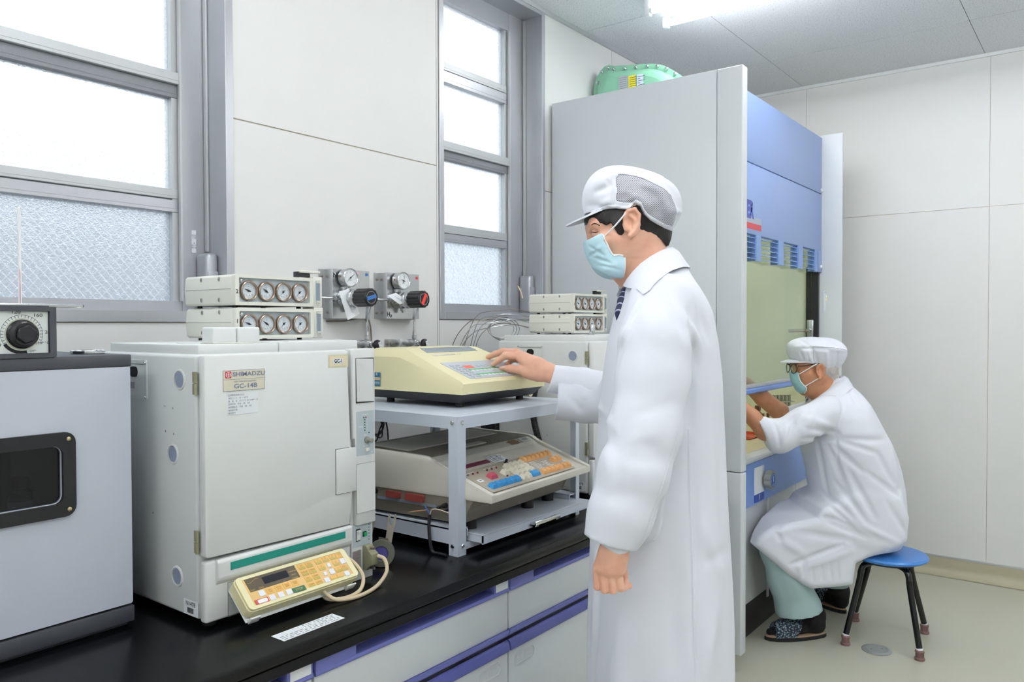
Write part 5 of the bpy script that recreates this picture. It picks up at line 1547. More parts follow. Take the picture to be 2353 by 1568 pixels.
# control display and notice on the inner face of the end post
iu = Vector((.022, -(YB + .012 - hf - .004), 0)).normalized()
def ip(s_, z, h=0.0): return Vector((bx1, YB + .012, z)) + iu * s_ + iu.cross(ZP) * (-h if False else h)
inn = iu.cross(ZP)
cu, cw = .060, .072
zc_ = 1.5273
f = MB(); f.rr(ip(cu, zc_), iu, ZP, cw, .115, .004, .004)
cpn = part('control_panel', f, mat('pale_blue_panel', '#cddcf0', 0.35, var=.02), rp, world=True)
f = MB(); f.rr(ip(cu, zc_ - .004, .004), iu, ZP, cw - .014, .090, .003, .0006)
part('membrane', f, mat('mint_membrane', '#e6eeda', 0.4, var=.02), rp, world=True)
gb = mat('grey_blue_button', '#a9b7c4', .4)
for s_, dz, m in ((-.018, .030, mat('lit_green', '#d9f0a0', .4, emit='#d5f58c', estr=.6)), (-.018, .012, mat('lit_orange', '#ffc979', .4, emit='#ffb24d', estr=.9)), (.0, .030, paper), (.018, .030, gb), (.018, .012, gb), (.018, -.008, gb)):
    f = MB(); f.rr(ip(cu + s_, zc_ + dz - .004, .0046), iu, ZP, .010, .010, .002, .0012)
    part('button', f, m, rp, world=True)
f = MB(); f.rr(ip(cu - .010, zc_ - .014, .0046), iu, ZP, .014, .018, .001, .0008)
part('display', f, mat('grey_lcd', '#7d857c', 0.3), rp, world=True)
f = MB(); f.flat(ip(cu - .030, zc_ + .047, .0042), iu, ZP, .034, .004); f.text('運転', ip(cu, zc_ - .038, .0046), iu, ZP, .007)
part('print', f, blue_ink, rp, world=True, angle=0)
zn_ = 1.4326
f = MB(); f.rr(ip(cu, zn_), iu, ZP, cw - .004, .036, .001, .0008)
part('notice', f, paper, rp, world=True)
f = MB()
for i in range(4): f.flat(ip(cu - .030, zn_ - .013 + i * .0075, .0009), iu, ZP, .026, .003); f.flat(ip(cu + .002, zn_ - .013 + i * .0075, .0009), iu, ZP, .020 + .008 * (i % 2), .003)
part('print', f, mat('pale_grey_print', '#aeb4b8', .7, var=0), rp, world=True, angle=0)
# lever shape inside on the right wall
xi = xe - .012
lp_ = Vector((4.43,1.3237,1.3664))
f = MB(); f.box(xi - .012, xi, lp_.y - .018, lp_.y + .018, lp_.z - .06, lp_.z + .06, .003); f.cyl((xi - .01, lp_.y, lp_.z), (xi - .045, lp_.y, lp_.z), .012, n=14); f.tube([(xi - .04, lp_.y - .005, lp_.z), (xi - .042, lp_.y + .06, lp_.z), (xi - .042, lp_.y + .105, lp_.z - .002)], .010, n=10)
part('lever_shape', f, steel, t, world=True)
# lamp above the chamber
hl = MB(); hl.box(3.4, 4.1, 1.60, 1.75, 2.315, 2.3395, .004)
part('lamp_housing', hl, lampw, t, world=True)
htube = bpy.data.materials.new('warm_tube'); htube.use_nodes = True
hb = htube.node_tree.nodes['Principled BSDF']; hb.inputs['Emission Color'].default_value = (1, .96, .80, 1); hb.inputs['Emission Strength'].default_value = 48.0
hl = MB(); hl.cyl((3.43, 1.675, 2.298), (4.07, 1.675, 2.298), .014, n=14)
part('lamp_tube', hl, htube, t, world=True)

# what stands in the hood
cz = WT - .0055
glass_g = mat('grey_glass', '#9a9d88', 0.15, var=.05)
t = thing('test_tube_rack', 'grey translucent rack of tall tubes standing in the fume hood', 'rack', (4.30, 1.43, WT - .006))
rc = Vector((4.30, 1.43, WT - .0055))
u = Vector((0.6063, -0.7952, 0)); w = Vector((0.7952, 0.6063, 0))
u = Vector((.8, -.6, 0)); w = Vector((.6, .8, 0))
for z in (.0, .09, .165):
    f = MB(); f.rr(rc + Vector((0, 0, z)), u, w, .125, .06, .003, .004)
    part('rack_shelf', f, mat('smoky_acrylic', '#a5a797', 0.2, var=.03), t, world=True)
for i in range(5):
    f = MB(); b0 = rc + u * (-.046 + i * .023) + Vector((0, 0, .010)); f.lathe([(0, 0), (.006, .003), (.0085, .010), (.0085, .185), (.0095, .187), (.0095, .192)], b0, (0, 0, 1), 14)
    part('test_tube', f, glass_g, t, world=True)
def vial(lab, px_, r, h, grp='brown bottles in the fume hood', cat='bottle', m=None):
    P = Vector(px_); P.z = cz
    return bottle('brown_bottle', lab, P.x, P.y, P.z, r, h, m or mat('amber_glass', '#8a6a2e', 0.15, var=.08), mat('bottle_cap_brown', '#6d4a30', 0.5))
b1 = vial('tall amber bottle in the hood between the arms of the seated person', (4.10, 1.49, 0), .021, .155); b1['group'] = 'brown bottles in the fume hood'
b2 = vial('small brown bottle in the hood just beside the tall amber one', (4.19, 1.495, 0), .011, .105); b2['group'] = 'brown bottles in the fume hood'
b3 = vial('small brown bottle in the hood nearest the grey tube rack', (4.255, 1.49, 0), .011, .100); b3['group'] = 'brown bottles in the fume hood'
P = Vector((4.385, 1.40, 0))
bottle('glass_cylinder', 'narrow grey glass measuring bottle beside the tube rack in the hood', P.x, P.y, cz, .017, .12, glass_g, glass_g)
P = Vector((4.0425,1.502,0.8134))
t = thing('orange_tray', 'flat orange-red tray lying on the fume hood floor', 'tray', (P.x - .05, P.y + .02, cz))
f = MB(); f.rr((0, 0, .001), XP, YP, .20, .13, .015, .003); f.frame((0, 0, .001), XP, YP, .20, .13, .19, .12, .015, .011, .016)
part('dish', f, mat('orange_red_plastic', '#cf5a36', 0.4, var=.04), t)

# ================================================================ EXHAUST FAN behind the hood
fx = 3.42
out = [(v[1], v[2]) for v in ((3.42,2.0888,2.567),(3.42,2.0863,2.6013),(3.42,2.0722,2.6377),(3.42,2.0495,2.668),(3.42,2.0244,2.6878),(3.42,2.0044,2.6913),(3.42,1.9871,2.6846),(3.42,1.9674,2.6785),(3.42,1.8993,2.6685),(3.42,1.8163,2.657),(3.42,1.7628,2.6485),(3.42,1.7239,2.6373),(3.42,1.69,2.6209),(3.42,1.6542,2.5965),(3.42,1.6166,2.5669))]
tail = [(1.555, 2.50), (1.54, 2.45), (1.545, 2.42), (2.055, 2.42)]
out = out + tail
t = thing('exhaust_fan', 'green bolted fan casing showing above the fume hood', 'fan', (fx, 1.8, 2.386))
green = mat('mint_green_enamel', '#86bfa2', 0.3, var=.03, coat=.2)
f = MB(); f.prism([(fx, y, z) for y, z in out], (.006, 0, 0)); f.prism([(fx + .0065, y, z) for y, z in out], (.008, 0, 0))
part('flange', f, green, t, world=True)
f = MB(); f.prism([(fx + .015, y, z) for y, z in out], (.012, 0, 0)); f.prism([(fx + .027, 1.8 + (y - 1.8) * .92, 2.5 + (z - 2.5) * .85) for y, z in out], (.14, 0, 0), .006)
part('casing', f, mat('blue_grey_casing', '#9aa5b4', 0.4, var=.03), t, world=True)
f = MB()
cy_, cz_ = 1.80, 2.50
rows = []
for k, h in ((.905, .0), (.893, .014), (.865, .030), (.81, .043), (.72, .048)):
    rows.append([(fx - h, 1.80 + (y - 1.80) * k, 2.42 + (z - 2.42) * (k - .02)) for y, z in out])
f.grid(rows, close_u=True); f.bm.faces.new([f.bm.verts.new(p) for p in rows[-1]])
part('dome', f, green, t, world=True, angle=60)
for p in ((3.415,2.0011,2.6736),(3.415,2.0388,2.662),(3.415,2.0605,2.6122),(3.415,1.9697,2.6611),(3.415,1.9071,2.6524),(3.415,1.8467,2.6457),(3.415,1.7846,2.639),(3.415,1.7323,2.6292),(3.415,1.6845,2.6082),(3.415,1.6406,2.5758)):
    f = MB(); f.lathe([(.0085, 0), (.0085, .005), (.0065, .006), (.0065, .012), (.005, .014), (0, .0145)], (fx, p[1], p[2]), (-1, 0, 0), 12)
    part('bolt', f, steel, t, world=True)
for a, b, c_, d, m, nm in ((800, 435, 1000, 700, mat('silver_label', '#b9bec2', .35, metal=.4), 'rating_plate'), (1022, 420, 1182, 660, mat('yellow_label', '#e0d437', .45, var=.06), 'yellow_label'), (1207, 395, 1352, 630, mat('pale_blue_label', '#cfdbe8', .45), 'white_label')):
    pass
for nm, q, m in (('rating_plate', ((1.9159,2.6044),(1.8673,2.6014),(1.866,2.5311),(1.9147,2.5357)), mat('silver_label', '#b9bec2', .35, metal=.4)),
                 ('yellow_label', ((1.862,2.5961),(1.8236,2.5955),(1.8229,2.5338),(1.8612,2.5366)), mat('yellow_label', '#e0d437', .45, var=.06)),
                 ('white_label', ((1.8177,2.5935),(1.7834,2.5919),(1.7826,2.5306),(1.8169,2.5327)), mat('pale_blue_label', '#cfdbe8', .45))):
    f = MB(); f.prism([(fx - .049, y, z) for y, z in q], (-.001, 0, 0))
    lb = part(nm, f, m, t, world=True)
    f = MB()
    y0_, z0_ = q[0]; y1_, z1_ = q[1]
    for i in range(7):
        f.flat((fx - .0502, y0_ - .006, z0_ - .012 - i * .010), -YP, ZP, .012 if nm == 'white_label' and i % 2 else .038, .0022)
    part('print', f, ink if nm != 'rating_plate' else grey_ink, lb, world=True, angle=0)
f = MB(); f.box(fx + .03, fx + .16, 1.62, 2.02, 2.3865, 2.425)
part('base_frame', f, dull_steel, t, world=True)

# ================================================================ STOOL and floor outlet
t = thing('stool', 'round blue stool with black tube legs under the seated person', 'stool', (3.767, .789, 0))
f = MB(); f.lathe([(0, .372), (.13, .372), (.152, .373), (.160, .379), (.161, .385), (.155, .392), (.13, .395), (0, .395)], (3.755, .778, 0), (0, 0, 1), 56, caps=False)
part('seat', f, mat('bright_blue_vinyl', '#3f7fc8', 0.32, var=.04, vscale=20), t, world=True)
f = MB(); f.cyl((3.755, .778, .358), (3.755, .778, .3715), .12, n=32)
part('under_plate', f, dark, t, world=True)
brown_r = mat('brown_rubber', '#7a5a55', 0.6, var=.06)
for i, (fx_, fy_) in enumerate(((3.597, .914), (3.618, .626), (3.915, .953), (3.944, .664))):
    c = Vector((3.755, .778, 0)); d = (Vector((fx_, fy_, 0)) - c); d.normalize()
    F = Vector((fx_, fy_, 0)); top = c + d * .135
    f = MB(); f.tube([c + d * .05 + Vector((0, 0, .352)), c + d * .095 + Vector((0, 0, .352)), c + d * .122 + Vector((0, 0, .343)), c + d * .136 + Vector((0, 0, .318)), c + d * .145 + Vector((0, 0, .27)), F + Vector((0, 0, .04))], .0125, n=14, smooth=5)
    lg = part('leg', f, mat('black_enamel', '#0d0d10', 0.15, var=.05), t, world=True)
    up = ((c + d * .145 + Vector((0, 0, .27))) - (F + Vector((0, 0, .04)))).normalized()
    f = MB(); f.lathe([(.0138, 0), (.0138, .008)], F + Vector((0, 0, .040)), up, 16)
    part('white_ring', f, paper, lg, world=True)
    f = MB(); f.lathe([(.019, 0), (.0205, .003), (.0195, .009), (.0165, .012), (.0165, .030), (.0185, .033), (.0185, .038), (.0150, .042)], F + Vector((0, 0, .0005)), (0, 0, 1), 20)
    part('rubber_tip', f, brown_r, lg, world=True)
f = MB(); f.text('S-26', c + Vector((-.03, -.13, .33)), Vector((.6, -.8, 0)), Vector((.3, -.3, -.9)), .016)
bpy.data.meshes.new('x'); f.bm.free()
t = thing('floor_outlet', 'round grey metal cover plate set in the floor beside the stool', 'cover plate', (3.617, .792, 0))
f = MB(); f.lathe([(.060, .0004), (.0605, .002), (.057, .0045), (.046, .005), (.0455, .0042), (.0445, .005), (0, .0055)], (0, 0, 0), (0, 0, 1), 48)
part('disc', f, mat('zinc_grey', '#a3a8a8', 0.35, metal=.55, var=.05), t)
for s in (-1, 1):
    f = MB(); f.lathe([(.003, .0054), (.0028, .0062), (0, .0062)], (s * .016, s * -.018, 0), (0, 0, 1), 10)
    part('screw', f, dull_steel, t)

# ================================================================ PEOPLE
import openvdb
class SDF:
    """distance field on a grid; shapes are blended, then turned into one smooth surface"""
    def __init__(self, lo, hi, h):
        self.lo = np.array(lo, np.float32); self.h = h
        self.n = np.ceil((np.array(hi) - np.array(lo)) / h).astype(int) + 1
        self.ax = [self.lo[i] + h * np.arange(self.n[i], dtype=np.float32) for i in range(3)]
        self.d = np.full(self.n, 1.0, np.float32)
    def win(self, lo, hi):
        s = []
        for i in range(3):
            a = int(max(0, math.floor((lo[i] - self.lo[i]) / self.h))); b = int(min(self.n[i], math.ceil((hi[i] - self.lo[i]) / self.h) + 1))
            s.append(slice(a, max(a, b)))
        s = tuple(s)
        return s, np.meshgrid(*[self.ax[i][s[i]] for i in range(3)], indexing='ij', sparse=True)
    def mix(self, s, e, k, op):
        a = self.d[s]
        if op == 'add':
            if k > 0: hh = np.maximum(k - np.abs(a - e), 0) / k; r = np.minimum(a, e) - hh * hh * k * .25
            else: r = np.minimum(a, e)
        elif op == 'sub':
            e = -e
            if k > 0: hh = np.maximum(k - np.abs(a - e), 0) / k; r = np.maximum(a, e) + hh * hh * k * .25
            else: r = np.maximum(a, e)
        else:
            r = np.maximum(a, e)
        self.d[s] = r
    def cap(self, a, b, ra, rb, k=.01, sv=1.0, op='add', su=1.0):
        """tapered capsule from a to b; sv widens it along the second axis"""
        a = np.array(a, np.float32); b = np.array(b, np.float32)
        m = max(ra, rb) * max(sv, su, 1) + k + 4 * self.h
        s, (x, y, z) = self.win(np.minimum(a, b) - m, np.maximum(a, b) + m)
        ab = b - a
        sy = 1 / sv; sx = 1 / su
        px_, py_, pz_ = (x - a[0]) * sx, (y - a[1]) * sy, z - a[2]
        bx, by_, bz = ab[0] * sx, ab[1] * sy, ab[2]
        t = np.clip((px_ * bx + py_ * by_ + pz_ * bz) / max(bx * bx + by_ * by_ + bz * bz, 1e-9), 0, 1)
        e = np.sqrt((px_ - t * bx) ** 2 + (py_ - t * by_) ** 2 + (pz_ - t * bz) ** 2) - (ra + (rb - ra) * t)
        self.mix(s, e, k, op); return self
    def chain(self, pts, rs, k=.01, sv=1.0, op='add'):
        for i in range(len(pts) - 1): self.cap(pts[i], pts[i + 1], rs[i], rs[i + 1], k, sv, op)
        return self
    def ell(self, c, r, k=.01, op='add', tilt=0.0):
        """ellipsoid, turned by tilt degrees in the first-third plane"""
        c = np.array(c, np.float32); m = max(r) + k + 4 * self.h
        s, (x, y, z) = self.win(c - m, c + m)
        ca, sa = math.cos(R(tilt)), math.sin(R(tilt))
        X_, Z_ = (x - c[0]) * ca + (z - c[2]) * sa, -(x - c[0]) * sa + (z - c[2]) * ca
        q = np.sqrt((X_ / r[0]) ** 2 + ((y - c[1]) / r[1]) ** 2 + (Z_ / r[2]) ** 2)
        e = (q - 1) * min(r)
        self.mix(s, e, k, op); return self
    def loft(self, secs, k=.01, n=2.4, op='add'):
        """stack of superellipses: (z, u0, u1, v0, v1)"""
        S = sorted(secs); zs = np.array([q[0] for q in S])
        Z = self.ax[2]
        def it(j):
            v = np.array([q[j] for q in S]); r = np.interp(Z, zs, v)
            w = max(1, int(.012 / self.h)); ker = np.ones(2 * w + 1) / (2 * w + 1)
            return np.convolve(np.pad(r, w, 'edge'), ker, 'valid').astype(np.float32)
        u0, u1, v0, v1 = it(1), it(2), it(3), it(4)
        cu, ru, cv, rv = (u0 + u1) / 2, (u1 - u0) / 2, (v0 + v1) / 2, (v1 - v0) / 2
        s = (slice(None),) * 3
        x, y = self.ax[0][:, None, None], self.ax[1][None, :, None]
        q = (np.abs((x - cu) / ru) ** n + np.abs((y - cv) / rv) ** n) ** (1 / n)
        e = (q - 1) * np.minimum(ru, rv)
        dz = np.maximum(zs[0] - Z, Z - zs[-1])[None, None, :]
        e = np.maximum(e, dz)
        self.mix(s, e.astype(np.float32), k, op); return self
    def poly2(self, P, z=False):
        """signed distance to a polygon in the u,z plane on the whole grid"""
        P = np.array(P, np.float32)
        X_, Z_ = np.meshgrid(self.ax[0], self.ax[2], indexing='ij')
        dmin = np.full(X_.shape, 9.0, np.float32); ins = np.zeros(X_.shape, bool)
        for i in range(len(P)):
            a, b = P[i - 1], P[i]
            ab = b - a; t = np.clip(((X_ - a[0]) * ab[0] + (Z_ - a[1]) * ab[1]) / max((ab ** 2).sum(), 1e-12), 0, 1)
            dmin = np.minimum(dmin, np.hypot(X_ - a[0] - t * ab[0], Z_ - a[1] - t * ab[1]))
            c = ((a[1] > Z_) != (b[1] > Z_)) & (X_ < (b[0] - a[0]) * (Z_ - a[1]) / (b[1] - a[1] + 1e-12) + a[0])
            ins ^= c
        return np.where(ins, -dmin, dmin)
    def slab(self, P, v0, v1, k=.01, rnd=.02, op='add'):
        """polygon in u,z given thickness from v0 to v1 with rounded rims"""
        d2 = self.poly2(P)[:, None, :] + rnd
        dv = (np.abs(self.ax[1] - (v0 + v1) / 2) - (v1 - v0) / 2 + rnd)[None, :, None]
        e = np.minimum(np.maximum(d2, dv), 0) + np.sqrt(np.maximum(d2, 0) ** 2 + np.maximum(dv, 0) ** 2) - rnd
        self.mix((slice(None),) * 3, e.astype(np.float32), k, op); return self
    def crease(self, a, b, amp, w):
        a = np.array(a, np.float32); b = np.array(b, np.float32); m = 3 * w
        s, (x, y, z) = self.win(np.minimum(a, b) - m, np.maximum(a, b) + m)
        ab = b - a
        t = np.clip(((x - a[0]) * ab[0] + (y - a[1]) * ab[1] + (z - a[2]) * ab[2]) / max((ab ** 2).sum(), 1e-9), 0, 1)
        q = (x - a[0] - t * ab[0]) ** 2 + (y - a[1] - t * ab[1]) ** 2 + (z - a[2] - t * ab[2]) ** 2
        fade = .35 + .65 * np.sin(np.pi * np.clip(t, .02, .98))
        self.d[s] += amp * fade * np.exp(-q / (w * w)); return self
    def fold(self, a, b, amp, w):
        """a fold whose line is laid on the surface nearest the camera side"""
        a = np.array(a, np.float32); b = np.array(b, np.float32); P = []
        for t in np.linspace(0, 1, 6):
            p = a + (b - a) * t; v = self.surf(p[0], p[2])
            if v is not None: P.append(np.array((p[0], v, p[2]), np.float32))
        if len(P) < 2: return
        P = np.array(P)
        s, (x, y, z) = self.win(P.min(0) - 3 * w, P.max(0) + 3 * w)
        best = None
        for i in range(len(P) - 1):
            ab = P[i + 1] - P[i]
            t = np.clip(((x - P[i][0]) * ab[0] + (y - P[i][1]) * ab[1] + (z - P[i][2]) * ab[2]) / max((ab ** 2).sum(), 1e-9), 0, 1)
            q = (x - P[i][0] - t * ab[0]) ** 2 + (y - P[i][1] - t * ab[1]) ** 2 + (z - P[i][2] - t * ab[2]) ** 2
            g = (i + t) / (len(P) - 1)
            if best is None: best, gg = q, g
            else: gg = np.where(q < best, g, gg); best = np.minimum(best, q)
        fade = .25 + .75 * np.sin(np.pi * np.clip(gg, .02, .98))
        self.d[s] += amp * fade * np.exp(-best / (w * w))
    def half(self, p, nrm):
        """keep what lies behind the plane through p with normal nrm"""
        nrm = np.array(nrm, np.float32); nrm /= np.linalg.norm(nrm)
        e = ((self.ax[0] - p[0]) * nrm[0])[:, None, None] + ((self.ax[1] - p[1]) * nrm[1])[None, :, None] + ((self.ax[2] - p[2]) * nrm[2])[None, None, :]
        self.d = np.maximum(self.d, e); return self
    def surf(self, u, z, far=False):
        """v of the first surface met from the camera side at (u, z)"""
        i = (u - self.lo[0]) / self.h; k = (z - self.lo[2]) / self.h
        i0, k0 = int(np.clip(i, 0, self.n[0] - 2)), int(np.clip(k, 0, self.n[2] - 2)); fi, fk = np.clip(i - i0, 0, 1), np.clip(k - k0, 0, 1)
        c = (self.d[i0, :, k0] * (1 - fi) + self.d[i0 + 1, :, k0] * fi) * (1 - fk) + (self.d[i0, :, k0 + 1] * (1 - fi) + self.d[i0 + 1, :, k0 + 1] * fi) * fk
        w = np.nonzero(c < 0)[0]
        if len(w) == 0: return None
        j = w[-1] if far else w[0]
        if j == 0: return float(self.ax[1][0])
        return float(self.ax[1][j - 1] + self.h * c[j - 1] / (c[j - 1] - c[j]))
    def mesh(self, name, m, parent=None, smooth=0, extra=None):
        g = openvdb.FloatGrid(1.0)
        g.copyFromArray(np.clip(self.d, -3 * self.h, 3 * self.h))
        p, q = g.convertToQuads(0.0)
        p = np.asarray(p) * self.h + self.lo
        me = bpy.data.meshes.new(name)
        me.from_pydata(p.tolist(), [], np.asarray(q).tolist())
        bm = bmesh.new(); bm.from_mesh(me)
        if smooth:
            for _ in range(smooth): bmesh.ops.smooth_vert(bm, verts=bm.verts, factor=.5, use_axis_x=True, use_axis_y=True, use_axis_z=True)
        bmesh.ops.recalc_face_normals(bm, faces=bm.faces)
        bm.to_mesh(me); bm.free()
        me.shade_smooth()
        me.materials.append(m)
        if name is None: return me
        o = bpy.data.objects.new(name, me); link(o, parent)
        if parent is not None: MW[o.name] = MW[parent.name]
        return o
def merge(o, others):
    """take the meshes of others into o, so that a body is one mesh"""
    bm = bmesh.new(); bm.from_mesh(o.data)
    for e in others:
        bm.from_mesh(e.data); me = e.data; bpy.data.objects.remove(e); bpy.data.meshes.remove(me)
    bm.to_mesh(o.data); bm.free(); o.data.shade_smooth()

def skin_mat(name, colr, red):
    m = mat(name, colr, 0.48, var=0.0, sss=0.12, bump=.06, bscale=700)
    nt, b = nodes(m)
    tc = nt.nodes.new('ShaderNodeTexCoord'); n = nt.nodes.new('ShaderNodeTexNoise'); n.inputs['Scale'].default_value = 28; n.inputs['Detail'].default_value = 3
    nt.links.new(tc.outputs['Object'], n.inputs['Vector'])
    rp = nt.nodes.new('ShaderNodeValToRGB'); rp.color_ramp.elements[0].position = .35; rp.color_ramp.elements[1].position = .7
    rp.color_ramp.elements[0].color = lin(colr); rp.color_ramp.elements[1].color = lin(red)
    nt.links.new(n.outputs['Fac'], rp.inputs[0]); nt.links.new(rp.outputs[0], b.inputs['Base Color'])
    return m
skin1 = skin_mat('skin_young', '#e3b499', '#dba28a')
skin2 = skin_mat('skin_older', '#c08a66', '#b47c5c')
nail_m = mat('finger_nail', '#e9c4ae', 0.3, var=0.02)
coat_m = mat('white_cotton_coat', '#dfe2eb', 0.75, var=.012, vscale=30, bump=.10, bscale=900)
cap_m = mat('white_cap_cotton', '#dde0e8', 0.75, var=.01, bump=.10, bscale=900)
gauze = mat('white_cap_gauze', '#dcdfe8', 0.85, var=.10, vscale=220, bump=.15, bscale=600)
mask_m = mat('pale_blue_mask', '#bcdfea', 0.8, var=.03, vscale=60, bump=.12, bscale=900)
mask2_m = mat('turquoise_mask', '#9fd0d4', 0.8, var=.03, vscale=60, bump=.12, bscale=900)
elastic = mat('white_elastic', '#eef0f2', 0.7, var=0)
hair_m = mat('black_hair', '#151214', 0.45, var=.25, vscale=40, stretch=(1, 1, .15), bump=.5, bscale=500)
grey_hair = mat('grey_hair', '#b9b4b0', 0.5, var=.2, vscale=160, stretch=(1, 1, .12), bump=.4, bscale=600)
# open net of the cap: fine regular holes showing the dark hair
net_m = mat('cap_net', '#e6e9f0', 0.8, var=0)
nt, b = nodes(net_m)
tc = nt.nodes.new('ShaderNodeTexCoord'); sx = nt.nodes.new('ShaderNodeSeparateXYZ'); nt.links.new(tc.outputs['Object'], sx.inputs[0])
def mth(op, a, b_=None, v=None, c=None):
    n = nt.nodes.new('ShaderNodeMath'); n.operation = op
    nt.links.new(a, n.inputs[0])
    if b_ is not None: nt.links.new(b_, n.inputs[1])
    if v is not None: n.inputs[1].default_value = v
    if c is not None: n.inputs[2].default_value = c
    return n.outputs[0]
PITCH = .0040
a1 = mth('ADD', sx.outputs['X'], sx.outputs['Z']); a2 = mth('SUBTRACT', sx.outputs['X'], sx.outputs['Z'])
hs_ = []
for a in (a1, a2):
    q = mth('MULTIPLY', a, v=math.pi / PITCH); hs_.append(mth('ABSOLUTE', mth('SINE', q)))
pr = mth('MULTIPLY', hs_[0], hs_[1])
rp = nt.nodes.new('ShaderNodeValToRGB'); rp.color_ramp.elements[0].position = .36; rp.color_ramp.elements[1].position = .52
rp.color_ramp.elements[0].color = lin('#dfe2ea'); rp.color_ramp.elements[1].color = lin('#343845')
nt.links.new(pr, rp.inputs[0]); nt.links.new(rp.outputs[0], b.inputs['Base Color'])

# ---------------------------------------------------------------- person standing at the bench
YAW = math.atan2(-0.7952, 0.6063)
P1 = thing('person', 'person standing in long white coat, net-sided cap and mask, touching cream integrator', 'person', (1.6779, 0.8505, 0), YAW)
# body under the clothes
B = SDF((-.36, -.33, 0), (.30, .62, 1.55), .008)
hipz = .92
for s in (-1, 1):
    B.chain([(.02, s * .075, hipz - .04), (.01, s * .10, .50), (.03, s * .10, .10)], [.070, .055, .040], .03)
    B.chain([(.03, s * .10, .07), (-.10, s * .11, .035)], [.035, .030], .02)
B.chain([(.02, 0, .95), (.02, 0, 1.15), (0.0202, 0, 1.4274)], [.10, .10, .075], .03, sv=1.2)
B.chain([(0.0048,0,1.509), (-0.0105,0,1.5498)], [.060, .055], .02)
B.chain([(-0.0194,-0.13,1.4207), (-0.0613,-0.215,1.1799), (-0.1353,-0.255,0.9679)], [.04, .036, .026], .02)
B.chain([(0.0292,0.13,1.4239), (-0.0499,0.27,1.2089), (-0.1379,0.4,1.2348), (-0.2297,0.51,1.2532)], [.04, .032, .030, .028], .02)
body = B.mesh('body', skin1, P1)
# head: cranium, face, jaw, nose, ear and neck
H = SDF((-0.1943,-0.11,1.4483), (0.0707,0.11,1.7782), .0022)
H.ell((-0.0596,0,1.6598), (.088, .074, .095), 0, tilt=-12)
H.cap((-0.1105,0,1.6396), (-0.0983,0,1.5704), .051, .036, .03, sv=1.25)
H.cap((-0.1003,0,1.5704), (-0.1003,0,1.5399), .034, .019, .03, sv=1.3)
for s in (-1, 1): H.cap((-0.0687,0,1.5907) + np.array((0, s * .055, 0)), (-0.0962,0,1.5337) + np.array((0, s * .018, 0)), .016, .014, .035); H.cap((-0.137,0,1.5909) + np.array((0, s * .045, 0)), (-0.1126,0,1.5949) + np.array((0, s * .058, 0)), .014, .012, .02)
H.cap((-0.1523,0,1.6214), (-0.1564,0,1.5828), .011, .0095, .016); H.ell((-0.1523,0,1.5787), (.012, .017, .009), .010)
H.cap((-0.1503,0,1.6306) + np.array((0, -.042, 0)), (-0.1503,0,1.6306) + np.array((0, .042, 0)), .0125, .0125, .022)
for s in (-1, 1): H.ell((-0.1533,0,1.6102) + np.array((0, s * .034, 0)), (.0075, .015, .007), .010, 'sub'); H.ell((-0.1462,0,1.6112) + np.array((0, s * .033, 0)), (.0105, .014, .0105), .005)
H.chain([(-0.0432,0,1.5906), (-0.0207,0,1.5193), (0.0018,0,1.458)], [.053, .056, .062], .03)
H.cap((-0.0717,0,1.5092), (-0.0799,0,1.5378), .016, .018, .03)
E = np.array((-0.075,-0.076,1.6277))
for s in (-1, 1):
    e = E * np.array((1, 1, 1)); e[1] = s * .076
    H.ell(e + np.array((.002, s * .006, .002)), (.019, .009, .031), .006, tilt=14)
    H.ell(e + np.array((.000, s * .013, .004)), (.0105, .006, .019), .004, 'sub', tilt=14)
    H.chain([e + np.array(p) * np.array((1, s, 1)) for p in ((-.012, .010, .012), (-.006, .013, .027), (.008, .014, .031), (.018, .013, .018), (.017, .012, -.004), (.008, .011, -.020), (-.002, .008, -.029))], [.003, .0038, .004, .0042, .004, .0042, .0052], .003)
    H.cap(e + np.array((-.013, s * .006, -.004)), e + np.array((-.011, s * .007, -.014)), .0045, .004, .004)
    H.chain([e + np.array(p) * np.array((1, s, 1)) for p in ((-.002, .010, .016), (.008, .011, .006), (.006, .010, -.010))], [.0028, .003, .0028], .004)
head = H.mesh('head', skin1, P1, 1)
def finger(S, pts, rs, k=.003):
    S.chain(pts, rs, k)
# hanging near-side hand: loose fist, back of the hand towards the camera
def hz(x, y, v): return None
Lh = SDF((-0.1999,-0.33,0.8609), (-0.0637,-0.17,0.9728), .0015)
Lh.chain([(-0.1229,-0.255,0.9883), (-0.1302,-0.257,0.964), (-0.1379,-0.262,0.9405)], [.026, .025, .023], .01, sv=.85)
for p, q, r0, r1 in (((-0.1468,-0.262,0.937), (-0.1644,-0.262,0.9104), .018, .0135), ((-0.1401,-0.265,0.9352), (-0.1529,-0.269,0.9055), .018, .0135), ((-0.133,-0.265,0.9352), (-0.1391,-0.271,0.9043), .018, .0135), ((-0.1256,-0.262,0.9369), (-0.1254,-0.267,0.9065), .017, .0135)):
    Lh.cap(p, q, r0, r1, .018)
for kn, pp, dp_, tp_, r in (((-0.1708,-0.264,0.9022), (-0.1697,-0.266,0.87), (-0.1632,-0.243,0.8587), (-0.1571,-0.236,0.8726), .0080),
                            ((-0.1568,-0.272,0.8941), (-0.1553,-0.274,0.8647), (-0.1485,-0.247,0.8528), (-0.1441,-0.24,0.8694), .0088),
                            ((-0.1421,-0.274,0.8929), (-0.1397,-0.276,0.8636), (-0.1317,-0.248,0.8522), (-0.1289,-0.24,0.8693), .0092),
                            ((-0.1276,-0.27,0.8951), (-0.1234,-0.272,0.8701), (-0.1136,-0.252,0.8589), (-0.1105,-0.243,0.8721), .0090)):
    finger(Lh, [kn, pp, dp_, tp_], [r * 1.06, r * .95, r * .90, r * .82], .0018)
